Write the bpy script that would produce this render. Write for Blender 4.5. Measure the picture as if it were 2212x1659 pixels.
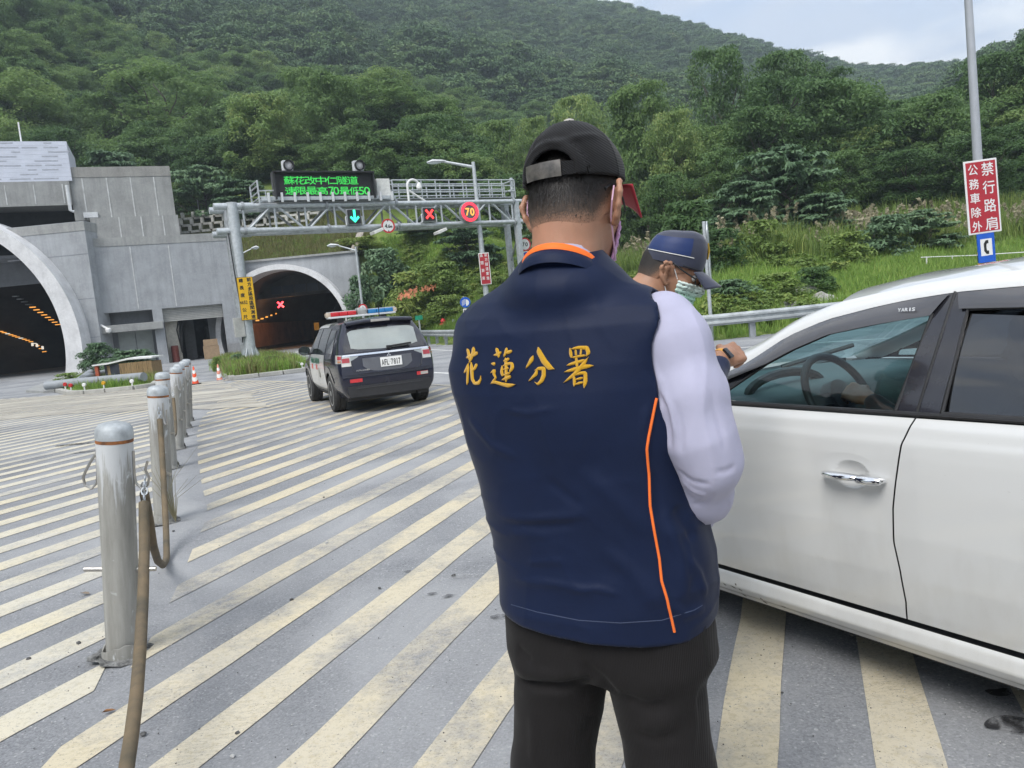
import bpy, bmesh, math, random, time
import numpy as np
from mathutils import Vector, Matrix, Quaternion
from mathutils.bvhtree import BVHTree
T0 = time.time()
random.seed(7); np.random.seed(7)
for o in list(bpy.data.objects): bpy.data.objects.remove(o)
SC = bpy.context.scene
COL = SC.collection
PI = math.pi
def rad(a): return math.radians(a)

# ------------------------------------------------------------------ camera
# measurements were taken on a 2212 x 1659 view of the photograph
W, H, F = 2212, 1659, 1660.0
PITCH, ROLL, CH = rad(5.6), rad(5.55), 1.45
_f = np.array([0, math.cos(PITCH), -math.sin(PITCH)]); _r = np.array([1.0, 0, 0]); _u = np.cross(_r, _f)
CR = _r*math.cos(ROLL) - _u*math.sin(ROLL); CU = _u*math.cos(ROLL) + _r*math.sin(ROLL); CF = _f
CAM = np.array([0, 0, CH])
cd = bpy.data.cameras.new('camera'); cam = bpy.data.objects.new('camera', cd); COL.objects.link(cam)
cd.sensor_width = 36; cd.lens = F/W*36; cd.clip_start = 0.05; cd.clip_end = 6000
m = Matrix.Identity(4)
for i in range(3):
    m[i][0], m[i][1], m[i][2], m[i][3] = CR[i], CU[i], -CF[i], CAM[i]
cam.matrix_world = m
SC.camera = cam

# ------------------------------------------------------------------ light
SUN_EL, SUN_AZ = rad(52), rad(-150)          # azimuth from +Y towards +X: high, behind the camera on the left
wd = bpy.data.worlds.new('World'); SC.world = wd; wd.use_nodes = True
nt = wd.node_tree; nt.nodes.clear()
out = nt.nodes.new('ShaderNodeOutputWorld'); bg = nt.nodes.new('ShaderNodeBackground')
sky = nt.nodes.new('ShaderNodeTexSky'); sky.sky_type = 'NISHITA'; sky.sun_disc = False
sky.sun_elevation = SUN_EL; sky.sun_rotation = SUN_AZ; sky.dust_density = 1.5; sky.air_density = 1.0
bg.inputs['Strength'].default_value = 0.10
tc = nt.nodes.new('ShaderNodeTexCoord'); mp = nt.nodes.new('ShaderNodeMapping'); mp.inputs['Scale'].default_value = (1.0, 1.0, 2.6)
n1 = nt.nodes.new('ShaderNodeTexNoise'); n1.inputs['Scale'].default_value = 3.4; n1.inputs['Detail'].default_value = 7; n1.inputs['Roughness'].default_value = 0.55
n1.inputs['Distortion'].default_value = 0.5
cr = nt.nodes.new('ShaderNodeValToRGB')
cr.color_ramp.elements[0].position = 0.30; cr.color_ramp.elements[0].color = (0.55, 0.55, 0.55, 1)
cr.color_ramp.elements[1].position = 0.52; cr.color_ramp.elements[1].color = (1, 1, 1, 1)
n2 = nt.nodes.new('ShaderNodeTexNoise'); n2.inputs['Scale'].default_value = 5.2; n2.inputs['Detail'].default_value = 6
cc = nt.nodes.new('ShaderNodeValToRGB')
cc.color_ramp.elements[0].position = 0.42; cc.color_ramp.elements[0].color = (3.15, 3.55, 4.3, 1)
cc.color_ramp.elements[1].position = 0.57; cc.color_ramp.elements[1].color = (5.4, 5.45, 5.5, 1)
mix = nt.nodes.new('ShaderNodeMixRGB')
L = nt.links.new
L(tc.outputs['Generated'], mp.inputs['Vector']); L(mp.outputs['Vector'], n1.inputs['Vector']); L(mp.outputs['Vector'], n2.inputs['Vector'])
L(n1.outputs['Fac'], cr.inputs['Fac']); L(n2.outputs['Fac'], cc.inputs['Fac'])
L(cr.outputs['Color'], mix.inputs['Fac']); L(sky.outputs['Color'], mix.inputs['Color1']); L(cc.outputs['Color'], mix.inputs['Color2'])
L(mix.outputs['Color'], bg.inputs['Color']); L(bg.outputs['Background'], out.inputs['Surface'])
sd = bpy.data.lights.new('sun', 'SUN'); sd.energy = 1.5; sd.angle = rad(28); sd.color = (1.0, 0.97, 0.92)
sun = bpy.data.objects.new('sun', sd); COL.objects.link(sun)
_sd = Vector((math.sin(SUN_AZ)*math.cos(SUN_EL), math.cos(SUN_AZ)*math.cos(SUN_EL), math.sin(SUN_EL)))
sun.rotation_euler = _sd.to_track_quat('Z', 'Y').to_euler(); sun.location = (0, 0, 60)
vs = SC.view_settings; vs.view_transform = 'Standard'; vs.look = 'None'; vs.exposure = 1.36; vs.gamma = 1; vs.use_curve_mapping = False
SC.cycles.use_denoising = True
try: SC.cycles.denoiser = 'OPENIMAGEDENOISE'
except Exception: pass
SC.cycles.max_bounces = 6; SC.cycles.diffuse_bounces = 3; SC.cycles.glossy_bounces = 3; SC.cycles.transmission_bounces = 5
SC.cycles.transparent_max_bounces = 8; SC.cycles.volume_bounces = 0
SC.cycles.use_adaptive_sampling = True; SC.cycles.adaptive_threshold = 0.015

# ------------------------------------------------------------------ picture-to-place helpers
def ray(x, y): return CF + CR*(x-W/2)/F + CU*(H/2-y)/F
def ground(x, y, z=0.0):
    d = ray(x, y); return CAM + d*((z-CH)/d[2])
def at(x, y, Y):
    d = ray(x, y); return CAM + d*(Y/d[1])
def hit(x, y, p0, n):
    d = ray(x, y); n = np.array(n, float); return CAM + d*(((np.array(p0, float)-CAM)@n)/(d@n))
def proj(p):
    p = np.asarray(p, float) - CAM; z = p@CF
    return np.stack([W/2+F*(p@CR)/z, H/2-F*(p@CU)/z], -1)

# ------------------------------------------------------------------ materials
MATS = {}
def new_mat(name):
    mt = bpy.data.materials.new(name); mt.use_nodes = True
    t = mt.node_tree; b = t.nodes['Principled BSDF']; return mt, t, b
def rgba(c): return (c[0], c[1], c[2], 1) if len(c) == 3 else c
def _coords(t, scale, kind='Object'):
    tcn = t.nodes.new('ShaderNodeTexCoord'); mpn = t.nodes.new('ShaderNodeMapping')
    mpn.inputs['Scale'].default_value = scale if isinstance(scale, tuple) else (scale,)*3
    t.links.new(tcn.outputs[kind], mpn.inputs['Vector']); return mpn.outputs['Vector']
def _noise(t, vec, scale, detail=4, rough=0.6, dist=0.0):
    n = t.nodes.new('ShaderNodeTexNoise'); n.inputs['Scale'].default_value = scale; n.inputs['Detail'].default_value = detail
    n.inputs['Roughness'].default_value = rough; n.inputs['Distortion'].default_value = dist
    t.links.new(vec, n.inputs['Vector']); return n.outputs['Fac']
def _ramp(t, fac, stops):
    r = t.nodes.new('ShaderNodeValToRGB'); e = r.color_ramp.elements
    while len(e) < len(stops): e.new(0.5)
    for k, (p, c) in enumerate(stops):
        e[k].position = p; e[k].color = rgba(c) if not isinstance(c, (int, float)) else (c, c, c, 1)
    t.links.new(fac, r.inputs['Fac']); return r.outputs['Color']
def _mix(t, fac, a, b, mode='MIX'):
    n = t.nodes.new('ShaderNodeMixRGB'); n.blend_type = mode
    for s, v in ((n.inputs['Fac'], fac), (n.inputs['Color1'], a), (n.inputs['Color2'], b)):
        if isinstance(v, (int, float)): s.default_value = v if s.name == 'Fac' else (v, v, v, 1)
        elif isinstance(v, tuple): s.default_value = rgba(v)
        else: t.links.new(v, s)
    return n.outputs['Color']
def _bump(t, b, height, strength, dist):
    n = t.nodes.new('ShaderNodeBump'); n.inputs['Strength'].default_value = strength; n.inputs['Distance'].default_value = dist
    t.links.new(height, n.inputs['Height']); t.links.new(n.outputs['Normal'], b.inputs['Normal']); return n
def pm(name, col, rough=0.6, metal=0.0, var=0.12, scale=6, bump=0.0, bscale=80, bdist=0.01, coat=0.0, spec=0.5, col2=None, stretch=(1, 1, 1), dirt=None, dirt_scale=3, dirt_amt=0.5):
    """painted / plain procedural surface with tone variation, fine relief and optional blotches of wear"""
    if name in MATS: return MATS[name]
    mt, t, b = new_mat(name)
    v = _coords(t, stretch)
    c2 = col2 or tuple(min(1, c*(1-var*1.6)) for c in col[:3]); c1 = tuple(min(1, c*(1+var)) for c in col[:3])
    base = _ramp(t, _noise(t, v, scale, 5), [(0.3, c2), (0.7, c1)])
    if dirt:
        base = _mix(t, _ramp(t, _noise(t, v, dirt_scale, 8, 0.65, 0.4), [(0.62-dirt_amt*0.25, 0.0), (0.80-dirt_amt*0.2, 0.85)]), base, dirt)
    t.links.new(base, b.inputs['Base Color'])
    b.inputs['Roughness'].default_value = rough; b.inputs['Metallic'].default_value = metal
    b.inputs['Specular IOR Level'].default_value = spec
    if coat: b.inputs['Coat Weight'].default_value = coat; b.inputs['Coat Roughness'].default_value = 0.04
    if bump: _bump(t, b, _noise(t, v, bscale, 4), bump, bdist)
    MATS[name] = mt; return mt
def em(name, col, strength, base=(0.02, 0.02, 0.02)):
    if name in MATS: return MATS[name]
    mt, t, b = new_mat(name)
    b.inputs['Base Color'].default_value = rgba(base); b.inputs['Emission Color'].default_value = rgba(col); b.inputs['Emission Strength'].default_value = strength
    b.inputs['Roughness'].default_value = 0.5
    MATS[name] = mt; return mt

# ------------------------------------------------------------------ mesh helpers
def set_smooth(me, on=True):
    me.polygons.foreach_set('use_smooth', [on]*len(me.polygons))
def link(o, parent=None):
    COL.objects.link(o)
    if parent is not None: o.parent = parent
    return o
def tag(o, label=None, cat=None, group=None, kind=None):
    for k, v in (('label', label), ('category', cat), ('group', group), ('kind', kind)):
        if v: o[k] = v
    return o
def thing(name, label, cat, loc=(0, 0, 0), rz=0.0, group=None):
    o = bpy.data.objects.new(name, None); o.empty_display_size = 0.1; COL.objects.link(o)
    o.location = tuple(float(c) for c in loc); o.rotation_euler = (0, 0, rz)
    return tag(o, label, cat, group)
def mesh_obj(name, verts, faces, mt, parent=None, smooth=False):
    me = bpy.data.meshes.new(name); me.from_pydata([tuple(map(float, v)) for v in verts], [], [tuple(map(int, f)) for f in faces]); me.update()
    if smooth: set_smooth(me)
    if mt is not None: me.materials.append(mt)
    return link(bpy.data.objects.new(name, me), parent)
def np_mesh(name, V, Q, mt, rnd=None, smooth=False):
    """fast mesh from numpy: V (n,3), Q (m,k) all faces the same size"""
    me = bpy.data.meshes.new(name); k = Q.shape[1]
    me.vertices.add(len(V)); me.vertices.foreach_set('co', np.ascontiguousarray(V, np.float32).ravel())
    me.loops.add(Q.size); me.loops.foreach_set('vertex_index', np.ascontiguousarray(Q, np.int32).ravel())
    me.polygons.add(len(Q)); me.polygons.foreach_set('loop_start', np.arange(0, Q.size, k, dtype=np.int32))
    me.polygons.foreach_set('loop_total', np.full(len(Q), k, np.int32))
    if rnd is not None:
        a = me.attributes.new('rnd', 'FLOAT', 'POINT'); a.data.foreach_set('value', np.ascontiguousarray(rnd, np.float32))
    me.update(calc_edges=True); me.validate()
    if smooth: set_smooth(me)
    if mt is not None: me.materials.append(mt)
    return me
class MB:
    """collects shapes and links them as ONE mesh object"""
    def __init__(s): s.v = []; s.f = []
    def add(s, v, f):
        n = len(s.v); s.v += [tuple(map(float, p)) for p in v]; s.f += [tuple(i+n for i in q) for q in f]; return s
    def box(s, c, d, rz=0.0, M=None):
        hx, hy, hz = d[0]/2, d[1]/2, d[2]/2
        p = [(-hx, -hy, -hz), (hx, -hy, -hz), (hx, hy, -hz), (-hx, hy, -hz), (-hx, -hy, hz), (hx, -hy, hz), (hx, hy, hz), (-hx, hy, hz)]
        if M is not None: p = [tuple(M @ Vector(q)) for q in p]
        elif rz:
            cs, sn = math.cos(rz), math.sin(rz); p = [(x*cs-y*sn, x*sn+y*cs, z) for x, y, z in p]
        p = [(x+c[0], y+c[1], z+c[2]) for x, y, z in p]
        return s.add(p, [(0, 3, 2, 1), (4, 5, 6, 7), (0, 1, 5, 4), (1, 2, 6, 5), (2, 3, 7, 6), (3, 0, 4, 7)])
    def tube(s, path, r, seg=10, cap=True, flat=None):
        P = [np.array(p, float) for p in path]; n = len(P)
        rs = r if hasattr(r, '__len__') else [r]*n
        t = []
        for i in range(n):
            d = P[min(i+1, n-1)] - P[max(i-1, 0)]; t.append(d/(np.linalg.norm(d)+1e-12))
        a = np.cross(t[0], [0, 0, 1.0])
        if np.linalg.norm(a) < 1e-3: a = np.cross(t[0], [0, 1.0, 0])
        a /= np.linalg.norm(a); vs_ = []
        for i in range(n):
            a = a - t[i]*(a@t[i]); a /= np.linalg.norm(a)+1e-12; b = np.cross(t[i], a)
            for k in range(seg):
                q = 2*PI*k/seg; w = 1.0 if flat is None else flat
                vs_.append(P[i] + rs[i]*(math.cos(q)*a + math.sin(q)*w*b))
        f = [(i*seg+k, i*seg+(k+1) % seg, (i+1)*seg+(k+1) % seg, (i+1)*seg+k) for i in range(n-1) for k in range(seg)]
        if cap: f += [tuple(range(seg-1, -1, -1)), tuple((n-1)*seg+k for k in range(seg))]
        return s.add(vs_, f)
    def lathe(s, prof, c=(0, 0, 0), seg=24, M=None):
        vs_ = []
        for r, z in prof:
            for k in range(seg):
                q = 2*PI*k/seg; vs_.append((r*math.cos(q), r*math.sin(q), z))
        if M is not None: vs_ = [tuple(M @ Vector(p)) for p in vs_]
        vs_ = [(x+c[0], y+c[1], z+c[2]) for x, y, z in vs_]
        n = len(prof)
        f = [(i*seg+k, i*seg+(k+1) % seg, (i+1)*seg+(k+1) % seg, (i+1)*seg+k) for i in range(n-1) for k in range(seg)]
        f += [tuple(range(seg-1, -1, -1)), tuple((n-1)*seg+k for k in range(seg))]
        return s.add(vs_, f)
    def prism(s, poly, o, ax, ay, thick):
        """polygon in the plane (o, ax, ay), extruded by the vector thick"""
        o, ax, ay, th = (np.array(q, float) for q in (o, ax, ay, thick)); n = len(poly)
        v = [o+ax*x+ay*y for x, y in poly] + [o+ax*x+ay*y+th for x, y in poly]
        f = [tuple(range(n-1, -1, -1)), tuple(range(n, 2*n))] + [(i, (i+1) % n, n+(i+1) % n, n+i) for i in range(n)]
        return s.add(v, f)
    def build(s, name, mt, parent=None, smooth=False, bevel=0.0, bseg=2, kind=None, fix=False):
        me = bpy.data.meshes.new(name); me.from_pydata(s.v, [], s.f); me.update()
        if bevel or fix:
            bm = bmesh.new(); bm.from_mesh(me)
            bmesh.ops.recalc_face_normals(bm, faces=bm.faces[:])
            if bevel:
                ed = [e for e in bm.edges if len(e.link_faces) == 2 and e.calc_face_angle(0) > 0.5]
                bmesh.ops.bevel(bm, geom=ed, offset=bevel, segments=bseg, profile=0.6, affect='EDGES', clamp_overlap=True)
            bm.to_mesh(me); bm.free()
        if smooth:
            set_smooth(me)
            try: me.set_sharp_from_angle(angle=rad(42))
            except Exception: pass
        if mt is not None: me.materials.append(mt)
        o = link(bpy.data.objects.new(name, me), parent)
        if kind: o['kind'] = kind
        return o
def frame(o, x, y, z=None):
    """4x4 matrix with origin o and axes x, y (z = x cross y)"""
    x = Vector([float(c) for c in x]).normalized(); y = Vector([float(c) for c in y]).normalized(); z = x.cross(y).normalized() if z is None else Vector([float(c) for c in z]).normalized()
    mm = Matrix.Identity(4)
    for i in range(3): mm[i][0], mm[i][1], mm[i][2], mm[i][3] = x[i], y[i], z[i], float(o[i])
    return mm
_TXT = {}
def glyph(ch):
    """mesh of one character from Blender's own font, (verts, faces) about 1 unit tall"""
    if ch not in _TXT:
        c = bpy.data.curves.new('glyph', 'FONT'); c.body = ch; c.resolution_u = 3
        o = bpy.data.objects.new('glyph', c); me = o.to_mesh()
        v = np.array([tuple(p.co) for p in me.vertices]).reshape(-1, 3); f = [tuple(p.vertices) for p in me.polygons]
        o.to_mesh_clear(); bpy.data.objects.remove(o); bpy.data.curves.remove(c); _TXT[ch] = (v, f)
    return _TXT[ch]
def put_text(mb, ch, M, x, y, w, h, bold=0.0):
    """fit one character in the box centred x,y of size w,h on the plane of M (x right, y up, z out); bold repeats it slightly shifted"""
    v, f = glyph(ch)
    if len(v) == 0: return
    lo, hi = v.min(0), v.max(0)
    sx = w/max(hi[0]-lo[0], 1e-6) if w else h/max(hi[1]-lo[1], 1e-6)
    sy = h/max(hi[1]-lo[1], 1e-6)
    for k, (bx, by) in enumerate([(0, 0)] + ([(bold, 0), (-bold, 0), (0, bold), (0, -bold)] if bold else [])):
        p = [tuple(M @ Vector(((q[0]-(lo[0]+hi[0])/2)*sx+x+bx, (q[1]-(lo[1]+hi[1])/2)*sy+y+by, 0.0004*k))) for q in v]
        mb.add(p, f)
def copy_tree(o, loc=None, rz=None, parent=None, label=None):
    c = o.copy(); COL.objects.link(c)
    if parent is not None: c.parent = parent
    for ch in list(o.children): copy_tree(ch, parent=c)
    if loc is not None: c.location = tuple(map(float, loc))
    if rz is not None: c.rotation_euler = (0, 0, rz)
    if label: c['label'] = label
    return c
def sstep(a, b, x):
    t = np.clip((np.asarray(x, float)-a)/(b-a), 0, 1); return t*t*(3-2*t)

# smooth lattice noise, vectorised
_rs = np.random.RandomState(3); _LAT = _rs.rand(64, 64, 64)
def vnoise(p):
    p = np.asarray(p, float); i = np.floor(p).astype(int); f = p-i; f = f*f*(3-2*f); o = 0
    for dx in (0, 1):
        for dy in (0, 1):
            for dz in (0, 1):
                w = (f[..., 0] if dx else 1-f[..., 0])*(f[..., 1] if dy else 1-f[..., 1])*(f[..., 2] if dz else 1-f[..., 2])
                o = o + w*_LAT[(i[..., 0]+dx) % 64, (i[..., 1]+dy) % 64, (i[..., 2]+dz) % 64]
    return o*2-1
def fbm(p, oct=4):
    p = np.asarray(p, float); s = 0; a = 1.0
    for k in range(oct): s = s + a*vnoise(p*2**k + 7.3*k); a *= 0.5
    return s

# ------------------------------------------------------------------ smooth solids: distance fields turned into meshes
def d_ell(p, c, r):
    q = (p-np.array(c))/np.array(r); k0 = np.linalg.norm(q, axis=-1); k1 = np.linalg.norm(q/np.array(r), axis=-1)
    return k0*(k0-1)/(k1+1e-9)
def d_cap(p, a, b, ra, rb):
    a = np.array(a, float); b = np.array(b, float); ba = b-a; h = np.clip(((p-a)@ba)/(ba@ba), 0, 1)
    return np.linalg.norm(p-a-h[..., None]*ba, axis=-1) - (ra+(rb-ra)*h)
def d_chain(p, pts, rs, k=0.02):
    d = None
    for i in range(len(pts)-1):
        e = d_cap(p, pts[i], pts[i+1], rs[i], rs[i+1]); d = e if d is None else smin(d, e, k)
    return d
def d_box(p, c, h, r=0.0):
    q = np.abs(p-np.array(c)) - (np.array(h)-r)
    return np.linalg.norm(np.maximum(q, 0), axis=-1) + np.minimum(q.max(-1), 0) - r
def smin(a, b, k):
    h = np.clip(0.5+0.5*(b-a)/k, 0, 1); return b+(a-b)*h - k*h*(1-h)
def smax(a, b, k): return -smin(-a, -b, k)
def rotz(p, a):
    c, s = math.cos(a), math.sin(a); q = np.array(p, float)
    return np.stack([q[..., 0]*c-q[..., 1]*s, q[..., 0]*s+q[..., 1]*c, q[..., 2]], -1)
def surface(fn, lo, hi, h, relax=2):
    """surface nets over fn(p)->distance"""
    lo = np.array(lo, float); hi = np.array(hi, float)
    n = np.ceil((hi-lo)/h).astype(int)+1
    B_ = 8; nb = np.ceil(n/B_).astype(int)                   # only the blocks near the surface are sampled finely
    bc = np.stack(np.meshgrid(*[np.arange(k) for k in nb], indexing='ij'), -1).reshape(-1, 3)
    dc = fn(lo+h*(bc*B_+(B_-1)/2)); D = np.repeat(np.repeat(np.repeat(dc.reshape(tuple(nb)), B_, 0), B_, 1), B_, 2)
    act_ = bc[np.abs(dc) < h*B_*1.55]; loc = np.stack(np.meshgrid(np.arange(B_), np.arange(B_), np.arange(B_), indexing='ij'), -1).reshape(-1, 3)
    for i0 in range(0, len(act_), 400):
        ii = (act_[i0:i0+400, None, :]*B_+loc[None]).reshape(-1, 3); D[tuple(ii.T)] = fn(lo+h*ii)
    D = D[:n[0], :n[1], :n[2]]
    S = D < 0
    c8 = [S[dx:n[0]-1+dx, dy:n[1]-1+dy, dz:n[2]-1+dz] for dx in (0, 1) for dy in (0, 1) for dz in (0, 1)]
    cnt = sum(c.astype(np.int8) for c in c8); act = (cnt > 0) & (cnt < 8)
    idx = -np.ones(act.shape, int); ijk = np.argwhere(act); idx[act] = np.arange(len(ijk))
    acc = np.zeros((len(ijk), 3)); num = np.zeros(len(ijk))
    I, J, K = ijk.T
    for a in range(3):
        o1, o2 = [x for x in range(3) if x != a]
        for p in (0, 1):
            for q in (0, 1):
                s0 = [I.copy(), J.copy(), K.copy()]; s0[o1] = s0[o1]+p; s0[o2] = s0[o2]+q
                s1 = [x.copy() for x in s0]; s1[a] = s1[a]+1
                d0 = D[tuple(s0)]; d1 = D[tuple(s1)]; m_ = (d0 < 0) != (d1 < 0)
                t = np.where(m_, d0/(d0-d1+1e-12), 0)
                pos = np.stack([s0[0], s0[1], s0[2]], -1).astype(float); pos[:, a] += t
                acc[m_] += pos[m_]; num[m_] += 1
    V = lo + h*acc/num[:, None]
    Q = []
    for a in range(3):
        o1, o2 = (a+1) % 3, (a+2) % 3
        sl0 = [slice(None)]*3; sl1 = [slice(None)]*3; sl0[a] = slice(0, n[a]-1); sl1[a] = slice(1, n[a])
        ch = S[tuple(sl0)] != S[tuple(sl1)]
        e = np.argwhere(ch); ok = (e[:, o1] > 0) & (e[:, o2] > 0) & (e[:, o1] < n[o1]-1) & (e[:, o2] < n[o2]-1); e = e[ok]
        ins = S[tuple(e.T)]
        def vid(d1, d2):
            x = e.copy(); x[:, o1] -= d1; x[:, o2] -= d2; return idx[tuple(x.T)]
        q = np.stack([vid(1, 1), vid(0, 1), vid(0, 0), vid(1, 0)], -1)
        q[~ins] = q[~ins][:, ::-1]; Q.append(q)
    Q = np.concatenate(Q)
    e = h*0.5
    for _ in range(relax):                                  # settle vertices on the true surface
        d = fn(V); g = np.stack([fn(V+np.eye(3)[i]*e)-fn(V-np.eye(3)[i]*e) for i in range(3)], -1)/(2*e)
        g2 = (g*g).sum(-1); V = V - (np.clip(d/np.maximum(g2, 0.2), -h, h))[:, None]*g
    return V, Q
def solid(name, fn, lo, hi, h, mt, parent=None, relax=2):
    V, Q = surface(fn, lo, hi, h, relax)
    me = np_mesh(name, V, Q, mt, smooth=True)
    return link(bpy.data.objects.new(name, me), parent)
# ================================================================== ground, road, painted stripes
def road_mat():
    mt, t, b = new_mat('asphalt')
    v = _coords(t, 1.0)
    vo = t.nodes.new('ShaderNodeTexVoronoi'); vo.inputs['Scale'].default_value = 120; t.links.new(v, vo.inputs['Vector']); sp = t.nodes.new('ShaderNodeSeparateXYZ'); t.links.new(vo.outputs['Color'], sp.inputs[0])
    grain = _noise(t, v, 110, 5, 0.75)
    col = _ramp(t, sp.outputs[0], [(0.0, (0.085, 0.09, 0.10)), (0.45, (0.175, 0.182, 0.198)), (0.9, (0.25, 0.257, 0.27)), (0.975, (0.34, 0.345, 0.35)), (1.0, (0.56, 0.56, 0.55))])
    col = _mix(t, 0.45, col, _ramp(t, grain, [(0.32, (0.08, 0.085, 0.095)), (0.5, (0.20, 0.208, 0.225)), (0.68, (0.40, 0.405, 0.415))]))
    dust = _ramp(t, _noise(t, v, 0.55, 7, 0.62, 0.6), [(0.36, 0.05), (0.62, 0.72)])
    col = _mix(t, dust, col, (0.375, 0.38, 0.388))
    tyre = _ramp(t, _noise(t, _coords(t, (0.5, 0.13, 1)), 1.3, 4, 0.5), [(0.52, 0.0), (0.70, 0.30)])
    col = _mix(t, tyre, col, (0.13, 0.135, 0.145))
    wet = _ramp(t, _noise(t, v, 2.3, 3, 0.5), [(0.735, 0.0), (0.765, 0.55)])
    col = _mix(t, wet, col, (0.075, 0.078, 0.083))
    t.links.new(col, b.inputs['Base Color']); b.inputs['Roughness'].default_value = 0.93; b.inputs['Specular IOR Level'].default_value = 0.25
    _bump(t, b, grain, 0.55, 0.006); return mt
M_ROAD = road_mat()
def paint_mat(name, c1, c2, worn, wear0, wear1):
    mt, t, b = new_mat(name)
    v = _coords(t, 1.0)
    grain = _noise(t, v, 110, 5, 0.75)
    col = _mix(t, _ramp(t, _noise(t, v, 1.1, 5, 0.6), [(0.35, 0.0), (0.65, 1.0)]), c1, c2)
    oi = t.nodes.new('ShaderNodeObjectInfo')
    col = _mix(t, _ramp(t, oi.outputs['Random'], [(0.0, 0.0), (1.0, 0.7)]), col, c2)
    col = _mix(t, _ramp(t, _noise(t, v, 34, 4, 0.7), [(0.36, 0.55), (0.5, 0.0)]), col, tuple(x*0.72 for x in c1))
    crk = t.nodes.new('ShaderNodeMapping'); crk.inputs['Rotation'].default_value = (0, 0, rad(38)); crk.inputs['Scale'].default_value = (1.0, 4.5, 1); t.links.new(v, crk.inputs['Vector'])
    cn = _noise(t, crk.outputs[0], 5.5, 8, 0.75, 1.4); msk = _noise(t, v, 0.9, 3, 0.5)
    k = t.nodes.new('ShaderNodeMath'); k.operation = 'SUBTRACT'; t.links.new(cn, k.inputs[0]); k.inputs[1].default_value = 0.5; k2 = t.nodes.new('ShaderNodeMath'); k2.operation = 'ABSOLUTE'; t.links.new(k.outputs[0], k2.inputs[0])
    line = _ramp(t, k2.outputs[0], [(0.0, 1.0), (0.016, 0.0)]); crack = _mix(t, 1.0, line, _ramp(t, msk, [(0.50, 0.0), (0.60, 0.75)]), 'MULTIPLY')
    col = _mix(t, crack, col, (0.17, 0.165, 0.155))
    big = _noise(t, v, 0.6, 4, 0.55, 0.4); fine = _noise(t, v, 9, 8, 0.8)
    ws = t.nodes.new('ShaderNodeMath'); ws.operation = 'MULTIPLY_ADD'; ws.inputs[1].default_value = 0.55; t.links.new(fine, ws.inputs[0]); t.links.new(big, ws.inputs[2])
    wear = _ramp(t, ws.outputs[0], [(wear0+0.275, 0.0), (wear1+0.275, 0.92)])
    col = _mix(t, wear, col, _mix(t, _ramp(t, grain, [(0.35, 0.0), (0.65, 1.0)]), tuple(x*0.62 for x in worn), tuple(x*1.25 for x in worn)))
    pit = _ramp(t, grain, [(0.34, 1.0), (0.42, 0.0)])
    col = _mix(t, pit, col, (0.19, 0.19, 0.19))
    t.links.new(col, b.inputs['Base Color']); b.inputs['Roughness'].default_value = 0.85; b.inputs['Specular IOR Level'].default_value = 0.3
    _bump(t, b, grain, 0.4, 0.004); return mt
M_STRIPE = paint_mat('worn_cream_paint', (0.60, 0.52, 0.355), (0.54, 0.495, 0.40), (0.26, 0.265, 0.275), 0.46, 0.66)
M_STRIPE2 = paint_mat('dusty_cream_paint', (0.62, 0.555, 0.40), (0.55, 0.525, 0.46), (0.32, 0.325, 0.33), 0.46, 0.68)
M_DUST = pm('dusty_pale_ground', (0.47, 0.445, 0.385), 0.95, 0, 0.14, 2.0, 0.3, 90, 0.004, spec=0.2, stretch=(0.5, 2.2, 1))
M_WHITE_LINE = paint_mat('white_line_paint', (0.72, 0.72, 0.70), (0.66, 0.66, 0.65), (0.3, 0.3, 0.31), 0.6, 0.8)

g_ = mesh_obj('ground', [(-900, -900, -0.06), (900, -900, -0.06), (900, 1100, -0.06), (-900, 1100, -0.06)], [(0, 1, 2, 3)], pm('bare_earth', (0.13, 0.14, 0.09), 0.95, 0, 0.3, 0.2)); g_['kind'] = 'structure'
ROAD = mesh_obj('road', [(-70, -40, 0), (40, -40, 0), (40, 140, 0), (-70, 140, 0)], [(0, 1, 2, 3)], M_ROAD); ROAD['kind'] = 'structure'

BOL = [ground(268, 1415), ground(355, 1128), ground(369, 1012), ground(385, 970), ground(391, 945), ground(401, 925), ground(407, 910)]
def seg_in_poly(p, d, poly):
    """parameters where the line p + t d enters and leaves the polygon"""
    ts = []
    for i in range(len(poly)):
        a = np.array(poly[i]); e = np.array(poly[(i+1) % len(poly)])-a
        den = d[0]*e[1]-d[1]*e[0]
        if abs(den) < 1e-9: continue
        w = a-p; t = (w[0]*e[1]-w[1]*e[0])/den; s = (w[0]*d[1]-w[1]*d[0])/den
        if 0 <= s < 1: ts.append(t)
    return sorted(ts)
def stripes(ang, n_first, period, width, count, poly, mt, z=0.004):
    a = rad(ang); d = np.array([math.sin(a), math.cos(a)]); nv = np.array([math.cos(a), -math.sin(a)])
    rs = np.random.RandomState(5)
    for k in range(count):
        n0 = n_first + k*period; e0 = seg_in_poly(nv*n0, d, poly); e1 = seg_in_poly(nv*(n0+width), d, poly)
        for j in range(0, min(len(e0), len(e1))-1, 2):
            a0, a1, b0, b1 = e0[j], e0[j+1], e1[j], e1[j+1]
            if min(a1-a0, b1-b0) < 0.15: continue
            m_ = max(2, int((a1-a0)/0.35)); mb = MB(); v = []
            for i in range(m_+1):
                f = i/m_; ta = a0+(a1-a0)*f; tb = b0+(b1-b0)*f
                ja, jb = rs.uniform(-0.006, 0.006, 2)
                p = nv*(n0+ja)+d*ta; q = nv*(n0+width+jb)+d*tb; v += [(p[0], p[1], z), (q[0], q[1], z)]
            mb.add(v, [(2*i, 2*i+1, 2*i+3, 2*i+2) for i in range(m_)]); mb.build('painted_stripe', mt, ROAD)
bl = [(b[0], b[1]) for b in BOL]
g2 = lambda x, y: tuple(ground(x, y)[:2])
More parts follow.
